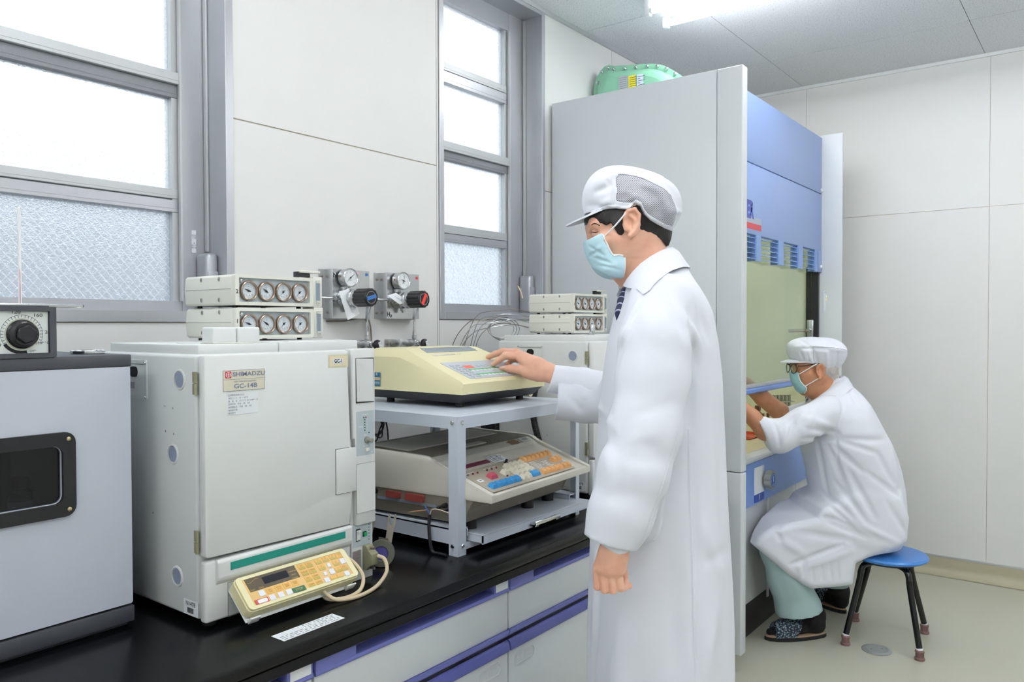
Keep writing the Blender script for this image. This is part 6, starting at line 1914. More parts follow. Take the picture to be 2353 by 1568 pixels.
Lh.chain([(-0.1192,-0.235,0.9173), (-0.1129,-0.228,0.8817), (-0.1095,-0.236,0.8625), (-0.1038,-0.246,0.8641)], [.0125, .0105, .0095, .0080], .004)
for a, b in (((-0.1343,0,0.8193), (-0.1322,0,0.7758)), ((-0.1168,0,0.813), (-0.1137,0,0.7675)), ((-0.0993,0,0.813), (-0.0952,0,0.7716))): Lh.fold(a, b, .0042, .0026)
lhand = Lh.mesh('hand', skin1, P1, 1)
# far hand: fingers spread over the keypad of the instrument
Rh = SDF((-0.4282,0.44,1.2301), (-0.1858,0.74,1.3305), .0017)
Rh.chain([(-0.2021,0.47,1.2453), (-0.2347,0.515,1.2568), (-0.2604,0.53,1.2678)], [.033, .029, .027], .012, sv=.8)
for p, q, r0, r1 in (((-0.2633,0.52,1.271), (-0.3152,0.56,1.301), .024, .0150), ((-0.2628,0.535,1.2755), (-0.3203,0.585,1.3094), .024, .0145), ((-0.2597,0.55,1.2747), (-0.3147,0.61,1.3016), .022, .0140), ((-0.2568,0.555,1.2691), (-0.3063,0.63,1.2898), .020, .0130)):
    Rh.cap(p, q, r0, r1, .016)
Rh.cap((-0.2609,0.515,1.2503), (-0.2945,0.535,1.2544), .022, .017, .014)
finger(Rh, [(-0.3152,0.56,1.3063), (-0.3606,0.572,1.308), (-0.3823,0.585,1.292), (-0.3987,0.595,1.2788)], [.0130, .0108, .0098, .0085])
finger(Rh, [(-0.323,0.588,1.3147), (-0.3692,0.625,1.3169), (-0.3946,0.66,1.3082), (-0.4174,0.68,1.2977)], [.0130, .0110, .0100, .0085])
finger(Rh, [(-0.3174,0.612,1.3043), (-0.3613,0.655,1.3), (-0.3839,0.68,1.2892), (-0.3919,0.66,1.2804)], [.0120, .0100, .0092, .0080])
finger(Rh, [(-0.3062,0.632,1.2911), (-0.3364,0.67,1.2895), (-0.3504,0.685,1.2805), (-0.3601,0.67,1.2743)], [.0110, .0090, .0082, .0072])
finger(Rh, [(-0.2815,0.528,1.2522), (-0.3168,0.548,1.2643), (-0.3473,0.57,1.2665), (-0.373,0.588,1.2649)], [.0165, .0130, .0118, .0092], .006)
rhand = Rh.mesh('hand', skin1, P1, 1)
merge(body, [head, lhand, rhand])
f = MB()
c0 = np.array((-0.3687,0.57,1.2699)); 
f.ball(Vector(c0), .0075, 12, 8, (1.15, .35, .55))
part('thumb_nail', f, nail_m, body)
# hair under the cap
Hr = SDF((-0.1942,-0.11,1.5503), (0.0707,0.11,1.7325), .0026)
Hr.ell((-0.0596,0,1.6598), (.0925, .0785, .099), 0, tilt=-12)
Hr.cap((-0.1187,0,1.6467), (-0.1044,0,1.6264), .0525, .0560, .02, sv=1.32)
Hr.cap((-0.0055,0,1.621), (0.0098,0,1.5945), .040, .026, .02, sv=1.35)
for s in (-1, 1): Hr.cap((-0.0952,0,1.6314) + np.array((0, s * .062, 0)), (-0.0942,0,1.608) + np.array((0, s * .062, 0)), .012, .006, .008)
pl = Hr.poly2(((-0.1788,1.6723),(-0.1717,1.6398),(-0.1645,1.6255),(-0.1554,1.6326),(-0.1472,1.6244),(-0.138,1.6315),(-0.1268,1.6244),(-0.1166,1.6284),(-0.1085,1.6162),(-0.1013,1.605),(-0.0932,1.5979),(-0.0881,1.606),(-0.086,1.6233),(-0.0718,1.6466),(-0.0555,1.6395),(-0.0493,1.6059),(-0.0259,1.6099),(-0.0055,1.5987),(0.0119,1.5874),(0.0211,1.5813),(0.0322,1.6108),(0.0505,1.6717),(-0.0616,1.7734),(-0.1736,1.7332)))
Hr.d = np.maximum(Hr.d, pl[:, None, :])
rs_ = np.random.RandomState(2)
for i in range(70):
    u, z = rs_.uniform(-.16, .03), 0
    a = np.array((-0.1125,0,1.6518)); p = np.array((a[0] + rs_.uniform(-.055, .13), rs_.choice((-1, 1)) * rs_.uniform(.03, .08), a[2] + rs_.uniform(-.02, .02)))
    Hr.crease(p, p + np.array((.006, 0, -.045)), rs_.choice((-.0012, .0018)), .0035)
hair = Hr.mesh('hair', hair_m, P1, 0)
# lash line and brow
def on(S, px_, out=.0008, far=False):
    v = S.surf(px_[0], px_[1], far)
    return None if v is None else Vector((px_[0], v - out if not far else v + out, px_[1]))
for far in (False, True):
    for nm, line, r_ in (('eyelash', ((-0.1564,1.6133),(-0.1533,1.6118),(-0.1493,1.6112),(-0.1442,1.6127)), .0009), ('eyebrow', ((-0.1594,1.6275),(-0.1554,1.6301),(-0.1492,1.6295),(-0.1411,1.6254)), .0011)):
        pts = [on(H, p, .0002, far) for p in line]; pts = [p for p in pts if p is not None]
        if len(pts) > 2:
            f = MB(); f.tube(pts, r_, n=6); part(nm, f, hair_m, body)
# cap
capbot = ((-0.1839,1.6337),(-0.1676,1.6469),(-0.1513,1.655),(-0.1278,1.661),(-0.1074,1.6619),(-0.082,1.6578),(-0.0657,1.671),(-0.0534,1.6659),(-0.0453,1.6486),(-0.029,1.6353),(-0.0106,1.6261),(0.0078,1.619),(0.022,1.6169),(0.0353,1.6128),(0.0659,1.6056),(0.0809,1.7325),(-0.0616,1.7937),(-0.1939,1.7738))
def cap_field():
    Cp = SDF((-0.189,-0.115,1.591), (0.0707,0.115,1.7812), .0024)
    Cp.ell((-0.0881,0,1.6883), (.082, .086, .083), 0)
    Cp.ell((-0.0168,0,1.6739), (.072, .092, .074), .05, tilt=-32)
    Cp.ell((-0.1227,0,1.6975), (.044, .066, .056), .03)
    for a, b, am, w in (((-0.1673,-0.06,1.6732), (-0.123,-0.085,1.6635), .0022, .006), ((-0.1372,-0.02,1.7455), (-0.1198,-0.075,1.7078), .0018, .004), ((0.0021,-0.04,1.7156), (0.0441,-0.03,1.6613), .003, .006), ((-0.051,-0.09,1.7166), (0.0111,-0.07,1.6888), -.0025, .007),
                        ((-0.114,-0.09,1.6762), (-0.0767,-0.1,1.689), .003, .006), ((-0.1043,-0.09,1.6646), (-0.0574,-0.1,1.6745), .003, .006), ((-0.0461,-0.09,1.6394), (0.0043,-0.08,1.6697), .002, .010), ((0.0131,-0.06,1.6728), (0.0221,-0.05,1.615), -.003, .008), ((0.0361,-0.03,1.6573), (0.0402,-0.03,1.6173), .003, .006),
                        ((0.0082,-0.06,1.6531), (0.0504,-0.01,1.6601), -.003, .005),
                        ((-0.1573,0,1.7128), (-0.1023,0,1.7482), -.004, .012), ((-0.1003,0,1.7533), (-0.0413,0,1.7491), .0025, .008), ((-0.1125,0,1.733), (-0.1105,0,1.6721), .003, .004), ((-0.1512,0,1.7007), (-0.1166,0,1.7127), .003, .006), ((-0.1472,0,1.6661), (-0.1085,0,1.6823), -.003, .006), ((-0.0718,0,1.7126), (-0.0107,0,1.6739), .003, .009), ((-0.082,0,1.6974), (-0.0361,0,1.6618), -.003, .008), ((-0.0158,0,1.6973), (0.02,0,1.6362), -.003, .009), ((-0.0026,0,1.7327), (0.0382,0,1.6819), .004, .007)):
        Cp.fold(a, b, am * 1.9, w * 1.2)
    Cp.d = np.maximum(Cp.d, Cp.poly2(capbot)[:, None, :])
    return Cp
netp = ((-0.1064,1.7289),(-0.0993,1.7391),(-0.0718,1.737),(-0.0463,1.7288),(-0.0209,1.7145),(0.0015,1.7023),(0.0179,1.6901),(0.024,1.6718),(0.0312,1.6463),(0.0353,1.623),(0.0302,1.6128),(0.0077,1.62),(-0.0208,1.6323),(-0.0412,1.6476),(-0.0534,1.6679),(-0.0718,1.674),(-0.0922,1.6741),(-0.1074,1.6782),(-0.1044,1.6975))
Cp = cap_field()
side = (.040 - np.abs(Cp.ax[1]))[None, :, None]
net = np.maximum(Cp.poly2(netp)[:, None, :], side)
full = Cp.d.copy()
Cp.d = np.maximum(full, -net)
cap = Cp.mesh('cap', cap_m, P1, 0)
Cp.d = np.maximum(full + .0012, net)
capnet = Cp.mesh('cap_net', net_m, cap, 0)
capnet['label'] = 'open net side of the cap'
Cp.d = np.maximum(np.maximum(full - .0022, Cp.poly2([(u, z + .0) for u, z in capbot])[:, None, :]), -Cp.poly2([(u, z + .0075) for u, z in capbot])[:, None, :])
band = Cp.mesh('cap_band', gauze, cap, 0)
f = MB()
rows = []
bu, bz_ = -0.0881, 1.6469
for j in range(7):
    t_ = j / 6; row = []
    for i in range(25):
        a = R(-72 + 144 * i / 24); ca, sa = math.cos(a), math.sin(a)
        ext = .050 * max(0, ca) ** .7 * t_
        row.append((bu - (.076 + ext) * ca, .071 * sa * (1 + .10 * t_), bz_ + .005 - .0 - .018 * t_ ** 1.3 * ca + .034 * (1 - ca)))
    rows.append(row)
f.grid(rows)
geom = bmesh.ops.extrude_face_region(f.bm, geom=list(f.bm.faces))
for v in [g_ for g_ in geom['geom'] if isinstance(g_, bmesh.types.BMVert)]: v.co.z -= .0032
part('cap_brim', f, cap_m, cap, angle=50)
# mask with pleats, bound edges and ear loops
Mk = SDF((-0.184,-0.1,1.4891), (-0.0616,0.1,1.6263), .0022)
Mk.cap((-0.1085,0,1.603), (-0.1024,0,1.546), .0535, .0440, 0, sv=1.26)
Mk.cap((-0.1391,0,1.5888), (-0.1105,0,1.5358), .025, .032, .03, sv=1.8)
Mk.cap((-0.1472,0,1.5909), (-0.1432,0,1.5664), .0185, .0195, .02, sv=1.4); Mk.cap((-0.1411,0,1.599), (-0.1472,0,1.5807), .016, .018, .015, sv=1.6)
mp_l = ((-0.1737,1.595),(-0.1635,1.597),(-0.136,1.6092),(-0.1329,1.598),(-0.1309,1.5888),(-0.1228,1.5745),(-0.1146,1.5613),(-0.1003,1.5602),(-0.082,1.5592),(-0.083,1.5072),(-0.1003,1.5083),(-0.1187,1.5124),(-0.1381,1.5226),(-0.1595,1.54),(-0.1738,1.5584))
Mk.d = np.maximum(Mk.d, Mk.poly2(mp_l)[:, None, :])
for a, b, am, w in (((-0.1634,-0.02,1.5808), (-0.132,-0.062,1.5569), .0030, .0035), ((-0.1574,-0.02,1.5566), (-0.118,-0.06,1.5393), .0035, .0035), ((-0.1433,-0.02,1.5364), (-0.0936,-0.055,1.5238), .0025, .0032), ((-0.1635,-0.02,1.5587), (-0.146,-0.045,1.5684), .0035, .004), ((-0.1544,-0.03,1.5678), (-0.1358,-0.06,1.5787), -.002, .004)):
    Mk.fold(a, b, am * 1.1, w)
mask = Mk.mesh('face_mask', mask_m, P1, 0)
def on(S, px_, out=.0008, far=False):
    v = S.surf(px_[0], px_[1], far)
    return None if v is None else Vector((px_[0], v - out if not far else v + out, px_[1]))
f = MB()
for far in (False, True):
    for line in (((-0.1355,1.6061),(-0.1319,1.5969),(-0.1289,1.5878),(-0.1217,1.5745),(-0.1141,1.5598),(-0.1003,1.5587),(-0.086,1.5576)), ((-0.084,1.5571),(-0.0837,1.5439),(-0.084,1.5276),(-0.0845,1.5103))):
        pts = [on(Mk, p, .0006, far) for p in line]; pts = [p for p in pts if p is not None]
        if len(pts) > 1: f.tube(pts, .0018, n=6, smooth=3)
part('mask_binding', f, elastic, mask)
for s in (-1, 1):
    f = MB()
    f.tube([Vector((-0.134,0,1.598)) + Vector((0, s * .058, 0)), Vector((-0.1105,0,1.6213)) + Vector((0, s * .082, 0)), Vector((-0.0881,0,1.6477)) + Vector((0, s * .087, 0)), Vector((-0.0779,0,1.6619)) + Vector((0, s * .082, 0)), Vector((-0.0626,0,1.6689)) + Vector((0, s * .080, .001))], .0019, n=7)
    part('ear_loop', f, elastic, mask); f = MB()
    f.tube([Vector((-0.0932,0,1.5612)) + Vector((0, s * .052, 0)), Vector((-0.0779,0,1.5856)) + Vector((0, s * .064, 0)), Vector((-0.0626,0,1.613)) + Vector((0, s * .079, 0)), Vector((-0.0555,0,1.6232)) + Vector((0, s * .078, 0))], .0019, n=7)
    part('ear_loop', f, elastic, mask)

# long white coat
Ct = SDF((-.42, -.37, .40), (.26, .56, 1.5905), .0045)
secs = []
for (py, a, b, rv) in ((1.5498,-0.036,0.0568,0.055),(1.5274,-0.0534,0.0691,0.085),(1.504,-0.0697,0.0793,0.125),(1.4805,-0.0799,0.0937,0.15),(1.4581,-0.086,0.106,0.165),(1.4274,-0.0973,0.1204,0.172),(1.3559,-0.1146,0.1338,0.178),(1.274,-0.1269,0.1432,0.178),(1.192,-0.1351,0.1475,0.175),(1.0892,-0.1434,0.1529,0.175),(0.9966,-0.1506,0.1563,0.18),(0.9058,-0.1558,0.1596,0.188),(0.7662,-0.1569,0.1641,0.2),(0.5534,-0.1581,0.1678,0.212),(0.3949,-0.1602,0.1724,0.222)):
    secs.append((py, a, b, -rv, rv))
Ct.loft(secs, 0, 2.25)
# long shallow flutes in the skirt
uu, vv = Ct.ax[0][:, None, None], Ct.ax[1][None, :, None]
th = np.arctan2(vv, (uu - .01)); zz = Ct.ax[2][None, None, :]
Ct.d += (np.clip((1.05 - zz) / .35, 0, 1) * .0050 * np.sin(th * 7 + 1.3 * np.sin(zz * 3.1) + .6) + np.clip((.95 - zz) / .35, 0, 1) * .0025 * np.sin(th * 13 + zz * 4)).astype(np.float32)
sh = np.array((-0.026,-0.15,1.4383))
arm = [(-0.0194,-0.135,1.4443), (-0.0379,-0.185,1.3603), (-0.046,-0.2,1.2895), (-0.0666,-0.225,1.1813), (-0.093,-0.245,1.0975), (-0.1211,-0.255,1.0141), (-0.1485,-0.262,0.9459)]
Ct.chain(arm, [.070, .0745, .0745, .0725, .0705, .0640, .0535], .022, sv=.80)
Ct.half(arm[-1] if False else (0, 0, 9), (0, 0, 1))
# far sleeve: upper arm behind the body, forearm reaching out with a wide cuff
Ct.chain([(0.0237,0.13,1.4457), (-0.0275,0.24,1.2463), (-0.068,0.285,1.1863), (-0.1364,0.35,1.1824), (-0.2336,0.43,1.1798)], [.075, .066, .058, .052, .0545], .025, sv=.9)
# cut the cuffs square
q0 = np.array((-0.1436,-0.258,0.9589)); qn = np.array((-0.0371,-0.007,-0.0869)); qn[0] += .012
s, (x, y, z) = Ct.win(q0 - .16, q0 + .16)
Ct.d[s] = np.maximum(Ct.d[s], np.where(((x - q0[0]) ** 2 + (y - q0[1] - .0) ** 2 + (z - q0[2]) ** 2 < .012) & (y < -.185), ((x - q0[0]) * qn[0] + (z - q0[2]) * qn[2]) / math.hypot(qn[0], qn[2]) + 0 * y, -1))
q0r = np.array((-0.2153,0.42,1.1757))
s, (x, y, z) = Ct.win(q0r - .2, q0r + .13)
Ct.d[s] = np.maximum(Ct.d[s], np.where(y > .30, (q0r[0] - x) + .10 * (z - q0r[2]) + 0 * y, -1))
# hollow the two cuffs
Ct.chain([q0 + np.array((.012, 0, .05)), q0 + np.array((-.02, -.002, -.04))], [.030, .047], .004, sv=.76, op='sub')
Ct.chain([np.array((-0.1525,0.375,1.18)), np.array((-0.2332,0.44,1.1789))], [.040, .050], .004, sv=.86, op='sub')
# folds
F_ = (((-0.0148,-0.17,1.4434),(0.0192,-0.15,1.3734),0.01,0.011),((0.005,-0.15,1.4392),(0.0615,-0.13,1.3493),-0.007,0.014),((0.0328,-0.13,1.4253),(0.0517,-0.14,1.2928),0.012,0.012),((0.056,-0.12,1.4445),(0.0859,-0.1,1.3677),0.006,0.012),((0.0363,-0.17,1.3505),(0.039,-0.18,1.1842),0.016,0.01),((-0.0319,-0.12,1.502),(-0.0185,-0.15,1.4533),0.004,0.014),((-0.0872,-0.2,1.4246),(-0.0783,-0.23,1.3525),0.004,0.018),((-0.0965,-0.17,1.388),(-0.1168,-0.21,1.2794),0.003,0.014),((-0.111,-0.27,1.2137),(-0.0255,-0.28,1.2408),0.0035,0.016),((-0.1254,-0.28,1.1714),(-0.0361,-0.29,1.1812),-0.003,0.014),((-0.1225,-0.29,1.1381),(-0.0447,-0.29,1.1292),0.003,0.014),((-0.0896,-0.3,1.1828),(-0.0253,-0.28,1.1013),0.003,0.016),((-0.1658,-0.29,1.0514),(-0.0911,-0.31,1.0728),0.0025,0.016),((0.0451,-0.17,1.1736),(0.0481,-0.2,0.8003),0.004,0.012),((0.0431,-0.19,0.7966),(0.0521,-0.2,0.6446),0.004,0.012),((0.1126,-0.08,1.2497),(0.1229,-0.1,0.9106),0.003,0.02),((0.0529,-0.17,0.996),(0.1226,-0.12,0.8388),-0.004,0.016),((0.0624,-0.17,0.8928),(0.1355,-0.1,0.9008),0.004,0.014),((0.1034,-0.12,0.8195),(0.0624,-0.18,0.643),-0.005,0.02),((-0.1177,-0.19,0.7971),(-0.1362,-0.19,0.6405),0.004,0.02),((-0.0639,-0.2,0.819),(-0.0746,-0.21,0.6495),-0.004,0.024),((-0.009,-0.2,0.902),(0.004,-0.21,0.6493),0.003,0.02),((-0.143,-0.13,0.9293),(-0.1518,-0.13,0.6132),0.005,0.012),((-0.1499,-0.06,0.9002),(-0.156,-0.06,0.5812),-0.004,0.012),((-0.1286,-0.13,1.3022),(-0.1439,-0.13,1.1496),0.005,0.014),((-0.1351,-0.12,1.2537),(-0.1543,-0.12,1.0134),-0.004,0.013),((-0.0954,-0.11,1.4452),(-0.1214,-0.11,1.3492),-0.003,0.012),((-0.1904,0.36,1.2073),(-0.1354,0.36,1.1459),0.005,0.012),((-0.1554,0.34,1.2296),(-0.1298,0.33,1.1795),-0.004,0.01),((-0.1121,0.27,1.2208),(-0.1382,0.33,1.1372),0.004,0.014))
for a, b, am, w in F_: Ct.fold(a, b, am * 1.25, w)
for a, b, am, w in (((-0.0612,-0.1,1.4589),(-0.0863,-0.1,1.4165),0.01,0.005),((-0.0863,-0.1,1.4165),(-0.1075,-0.1,1.3682),0.01,0.005),((-0.0708,-0.1,1.455),(-0.0959,-0.1,1.4087),-0.006,0.008),((-0.0959,-0.1,1.4087),(-0.1153,-0.1,1.3643),-0.006,0.008),((-0.1075,-0.1,1.3682),(-0.123,-0.1,1.3101),0.006,0.005)): Ct.fold(a, b, am, w)
coat = Ct.mesh('lab_coat', coat_m, P1, 1)
# inner sleeves: near cuff peeping out, far sleeve running to the wrist
S_ = SDF((-0.2769,-0.32,0.648), (-0.0086,0.58,1.3229), .004)
S_.chain([(-0.1266,-0.256,0.9859), (-0.1377,-0.26,0.9453), (-0.1432,-0.262,0.9281)], [.036, .034, .034], .005, sv=.85)
c1 = np.array((-0.1284,-0.27,0.9587))
s, (x, y, z) = S_.win(c1 - .13, c1 + .13)
cuffp = S_.poly2(((-0.2078,1.013),(-0.1947,0.9691),(-0.1606,0.9575),(-0.1422,0.9469),(-0.1239,0.9354),(-0.1107,0.9416),(-0.0854,0.9529),(-0.0767,1.0127)))[s[0], s[2]][:, None, :]
S_.d[s] = np.maximum(S_.d[s], np.where(y < -.1, cuffp, -1))
S_.chain([(-0.0617,0.27,1.2183), (-0.1388,0.39,1.2331), (-0.2308,0.488,1.2416)], [.050, .0445, .042], .01, sv=.85)
c2 = np.array((-0.2281,0.49,1.2389))
s, (x, y, z) = S_.win(c2 - .1, c2 + .1)
S_.d[s] = np.maximum(S_.d[s], (c2[0] - x) + .30 * (z - c2[2]) + .25 * (c2[1] - y) * 0)
S_.chain([(-0.1849,0.44,1.2397), (-0.2458,0.5,1.2434)], [.030, .036], .003, sv=.85, op='sub')
S_.crease((-0.2101,0.4,1.245), (-0.1623,0.33,1.2219), .006, .006); S_.crease((-0.1863,0.42,1.2649), (-0.1302,0.35,1.2604), -.003, .010)
slv = S_.mesh('shirt_sleeve', mat('white_shirt_cotton', '#e6eaf3', 0.7, var=.01, bump=.1, bscale=900), P1, 0)
# collar, lapel, tie
def band_mesh(rows, th, name, m, parent, far=True):
    f = MB()
    f.grid(rows)
    g_ = bmesh.ops.extrude_face_region(f.bm, geom=list(f.bm.faces))
    for v in [q for q in g_['geom'] if isinstance(q, bmesh.types.BMVert)]:
        d = Vector((v.co.x - -0.0207, v.co.y, .35 * (v.co.z - 1.5091))); v.co -= d.normalized() * th
    return part(name, f, m, parent, angle=50)
top = ((-0.0779,-0.03,1.4848),(-0.0748,-0.046,1.499),(-0.0656,-0.06,1.5153),(-0.0513,-0.069,1.5336),(-0.033,-0.072,1.5489),(-0.0146,-0.066,1.561),(0.0017,-0.052,1.5701),(0.0139,-0.032,1.5752),(0.02,0,1.5772))
out_ = ((-0.0595,-0.068,1.4582),(-0.0472,-0.096,1.4673),(-0.038,-0.11,1.4806),(-0.0248,-0.118,1.4928),(-0.0105,-0.118,1.5029),(0.0099,-0.108,1.5141),(0.0364,-0.084,1.5232),(0.0568,-0.05,1.5252),(0.0681,0,1.5241))
def sym(r): return r + [(p[0], -p[1], p[2]) for p in r[-2::-1]]
T_, O_ = sym([tuple(p) for p in top]), sym([tuple(p) for p in out_])
rows = []
for t_, bul in ((0, 0), (.10, .012), (.35, .015), (.65, .012), (1, .009)):
    row = []
    for a, b in zip(T_, O_):
        p = np.array(a) * (1 - t_) + np.array(b) * t_
        c = np.array((-0.0207, 0, p[2])); d = p - c; d /= max(np.linalg.norm(d), 1e-6)
        p = p + d * bul + np.array((0, 0, bul * .7))
        if t_ > .2:
            v_ = Ct.surf(p[0], p[2])
            if v_ is not None and abs(p[1]) > .02: p[1] = math.copysign(max(abs(p[1]), abs(v_) + .004 + .004 * (t_ < 1)), p[1])
        row.append(tuple(p))
    rows.append(row)
collar = band_mesh(rows, .0035, 'collar', coat_m, coat)
Tn = [tuple(np.array(p) + (np.array((-0.0207, 0, p[2])) - np.array(p)) * .06) for p in T_]
Tb = [(p[0] + .004, p[1] * .95, p[2] - .035) for p in Tn]
rows = [Tb, Tn]
band_mesh(rows, .003, 'collar_stand', coat_m, coat)
def coatpt(px_, o=.002):
    v = Ct.surf(px_[0], px_[1]); return None if v is None else Vector((px_[0], v - o, px_[1]))
def ribbon(line, w, m, name, o=.0012):
    """stitched seam or hem: a thin strip lying on the coat"""
    f = MB(); rows = []
    for i, p in enumerate(line):
        a = np.array(line[max(i - 1, 0)]); b = np.array(line[min(i + 1, len(line) - 1)]); d = (b - a) / max(np.linalg.norm(b - a), 1e-6); n = np.array((-d[1], d[0])) * w / 2
        r = [coatpt(np.array(p) - n, o * .3), coatpt(np.array(p), o), coatpt(np.array(p) + n, o * .3)]
        if all(r) and (not rows or abs(r[1].y - rows[-1][1].y) < .012) and max(q.y for q in r) - min(q.y for q in r) < .012: rows.append(r)
    if len(rows) > 1: f.grid(rows)
    return part(name, f, m, coat)
def dense(line, k=6):
    r = []
    for a, b in zip(line, line[1:]):
        for i in range(k): r.append(tuple(np.array(a) + (np.array(b) - np.array(a)) * i / k))
    return r + [line[-1]]
seam_m = coat_m
ribbon(dense(((0.0368,1.1763),(0.0398,1.0285),(0.0419,0.8896),(0.0431,0.7501),(0.0434,0.6419)), 10), .006, seam_m, 'side_seam', .0022)
ribbon(dense(((0.0036,1.2111),(-0.0123,1.1578),(-0.0326,1.1045),(-0.0547,1.0422),(-0.0742,0.9887),(-0.0849,0.9575)), 8), .005, seam_m, 'sleeve_seam', .0018)
def patch(outline, name, o, rim):
    f = MB()
    us = [p[0] for p in outline]; zs = [p[1] for p in outline]
    P = np.array(outline)
    n = 14; rows = []
    z0, z1 = min(zs), max(zs)
    for j in range(n + 1):
        z = z0 + (z1 - z0) * j / n
        xs = []
        for i in range(len(P)):
            a, b = P[i - 1], P[i]
            if (a[1] - z) * (b[1] - z) <= 0 and abs(a[1] - b[1]) > 1e-9: xs.append(a[0] + (b[0] - a[0]) * (z - a[1]) / (b[1] - a[1]))
        if len(xs) < 2: continue
        x0, x1 = min(xs), max(xs); r = []
        for i in range(13):
            u = x0 + (x1 - x0) * i / 12
            edge = min(1, 4 * min(i, 12 - i) / 12, 4 * min(j, n - j) / n + (.4 if j > n / 2 else 0))
            c = coatpt((u, z), o * (.25 + .75 * min(1, edge * 2)))
            r.append(c)
        if all(r): rows.append(r)
    if len(rows) > 1: f.grid(rows)
    return part(name, f, coat_m, coat)
patch(((-0.0716,0.9177),(-0.0753,0.9918),(-0.044,1.0426),(-0.0146,1.0823),(-0.0145,1.0287),(-0.02,0.9824),(-0.0292,0.9491),(-0.0439,0.9343),(-0.0605,0.9306)), 'hip_pocket', .0035, .002)
Tn_ = SDF((-0.1126,-0.05,1.3766), (-0.0513,0.05,1.499), .002)
Tn_.chain([(-0.0755,-0.012,1.4802), (-0.0846,-0.026,1.4554), (-0.0891,-0.03,1.4292), (-0.0841,-0.03,1.397)], [.011, .012, .014, .014], .004, sv=1.3)
tie_m = mat('navy_tie', '#262c4d', 0.6, var=0)
nt, b = nodes(tie_m)
tc = nt.nodes.new('ShaderNodeTexCoord'); wv = nt.nodes.new('ShaderNodeTexWave'); wv.inputs['Scale'].default_value = 26; wv.bands_direction = 'DIAGONAL'
nt.links.new(tc.outputs['Object'], wv.inputs['Vector'])
rp = nt.nodes.new('ShaderNodeValToRGB'); rp.color_ramp.elements[0].position = .9; rp.color_ramp.elements[1].position = .95; rp.color_ramp.elements[0].color = lin('#262c4d'); rp.color_ramp.elements[1].color = lin('#b9bfd6')
nt.links.new(wv.outputs['Fac'], rp.inputs[0]); nt.links.new(rp.outputs[0], b.inputs['Base Color'])
Tn_.mesh('necktie', tie_m, P1, 0)
# trousers and shoes below the frame
Tr = SDF((-.16, -.24, .06), (.20, .24, .90), .008)
for s in (-1, 1): Tr.chain([(.02, s * .075, .84), (.01, s * .10, .50), (.03, s * .10, .085)], [.078, .070, .062], .03)
Tr.mesh('trousers', mat('dark_grey_trousers', '#3a3d45', 0.8, var=.04), P1, 0)
for s in (-1, 1):
    Sh = SDF((-.19, s * .11 - .07, 0), (.12, s * .11 + .07, .14), .004)
    Sh.chain([(.045, s * .10, .050), (-.03, s * .105, .047), (-.12, s * .11, .040)], [.050, .046, .040], .03, sv=.95); Sh.half((0, 0, .002), (0, 0, -1))
    Sh.mesh('shoe', mat('white_shoe', '#d8dadd', 0.5, var=.03), P1, 0)

# ---------------------------------------------------------------- person seated at the fume hood
P2 = thing('person', 'person seated on blue stool, grey-haired with glasses, reaching into the fume hood', 'person', (3.785, 0.855, 0), YAW)
B = SDF((-.62, -.40, .06), (.20, .50, 1.20), .008)
B.chain([(-0.0335,0,0.5101), (-0.0741,0,0.7461), (-0.1593,0,0.9326)], [.10, .10, .08], .03, sv=1.3)
B.chain([(-0.1593,0,0.9326), (-0.2029,0,1.0404), (-0.2326,0,1.1187)], [.06, .055, .055], .03)
B.chain([(-0.0692,-0.08,0.5014), (-0.4776,-0.1,0.4254), (-0.3476,-0.06,0.177)], [.070, .045, .030], .02)
B.chain([(0.0026,0.08,0.4597), (-0.2339,0.17,0.3482), (-0.0812,0.23,0.1795)], [.070, .048, .030], .02)
B.chain([(-0.2453,-0.13,1.0253), (-0.4807,-0.16,0.9114)], [.045, .038], .02); B.chain([(-0.1325,0.15,0.9945), (-0.2971,0.22,0.9519)], [.045, .038], .02)
B.half((0, 0, .01), (0, 0, -1))
body2 = B.mesh('body', skin2, P2)
# bare forearms and hands
A = SDF((-0.7378,-0.25,0.8486), (-0.1961,0.34,1.1775), .004)
A.chain([(-0.4714,-0.16,0.917), (-0.528,-0.15,0.9439), (-0.5767,-0.125,1.0011), (-0.6224,-0.1,1.0516)], [.040, .042, .034, .026], .01)
A.chain([(-0.2908,0.22,0.9436), (-0.3446,0.215,0.9879), (-0.4268,0.205,1.0513), (-0.5058,0.19,1.1168), (-0.5376,0.18,1.1423)], [.042, .042, .038, .029, .026], .01)
arms2 = A.mesh('hand', skin2, P2, 1)
hands2 = []
for c, d in (((-0.6224,-0.1,1.0516), np.array((-.86, .25, .30))), ((-0.5376,0.18,1.1423), np.array((-.90, -.1, .25)))):
    c = np.array(c); d = d / np.linalg.norm(d)
    sd = np.cross(d, (0, 0, 1)); sd /= np.linalg.norm(sd); up = np.cross(sd, d)
    G = SDF(c - .16 + d * .08, c + .16 + d * .08, .003)
    for k in (-1.5, -.5, .5, 1.5): G.cap(c + d * .01 + sd * k * .010, c + d * .085 + sd * k * .021, .020, .0125, .016)
    for k, L in ((-1.5, .060), (-.5, .074), (.5, .080), (1.5, .072)):
        b0 = c + d * .085 + sd * k * .021
        b1 = b0 + d * L * .45 - up * .006; b2 = b1 + d * L * .22 - up * .028; b3 = b2 + d * L * .04 - up * .024
        G.chain([b0, b1, b2, b3], [.0115, .0100, .0092, .0080], .003)
    G.chain([c + d * .02 + sd * .022, c + d * .055 + sd * .045 - up * .015, c + d * .085 + sd * .048 - up * .035, c + d * .105 + sd * .040 - up * .045], [.017, .0135, .0110, .0090], .006)
    hands2.append(G.mesh('hand', skin2, P2, 1))
H = SDF((-0.4077,-0.11,0.9822), (-0.1169,0.11,1.3624), .0028)
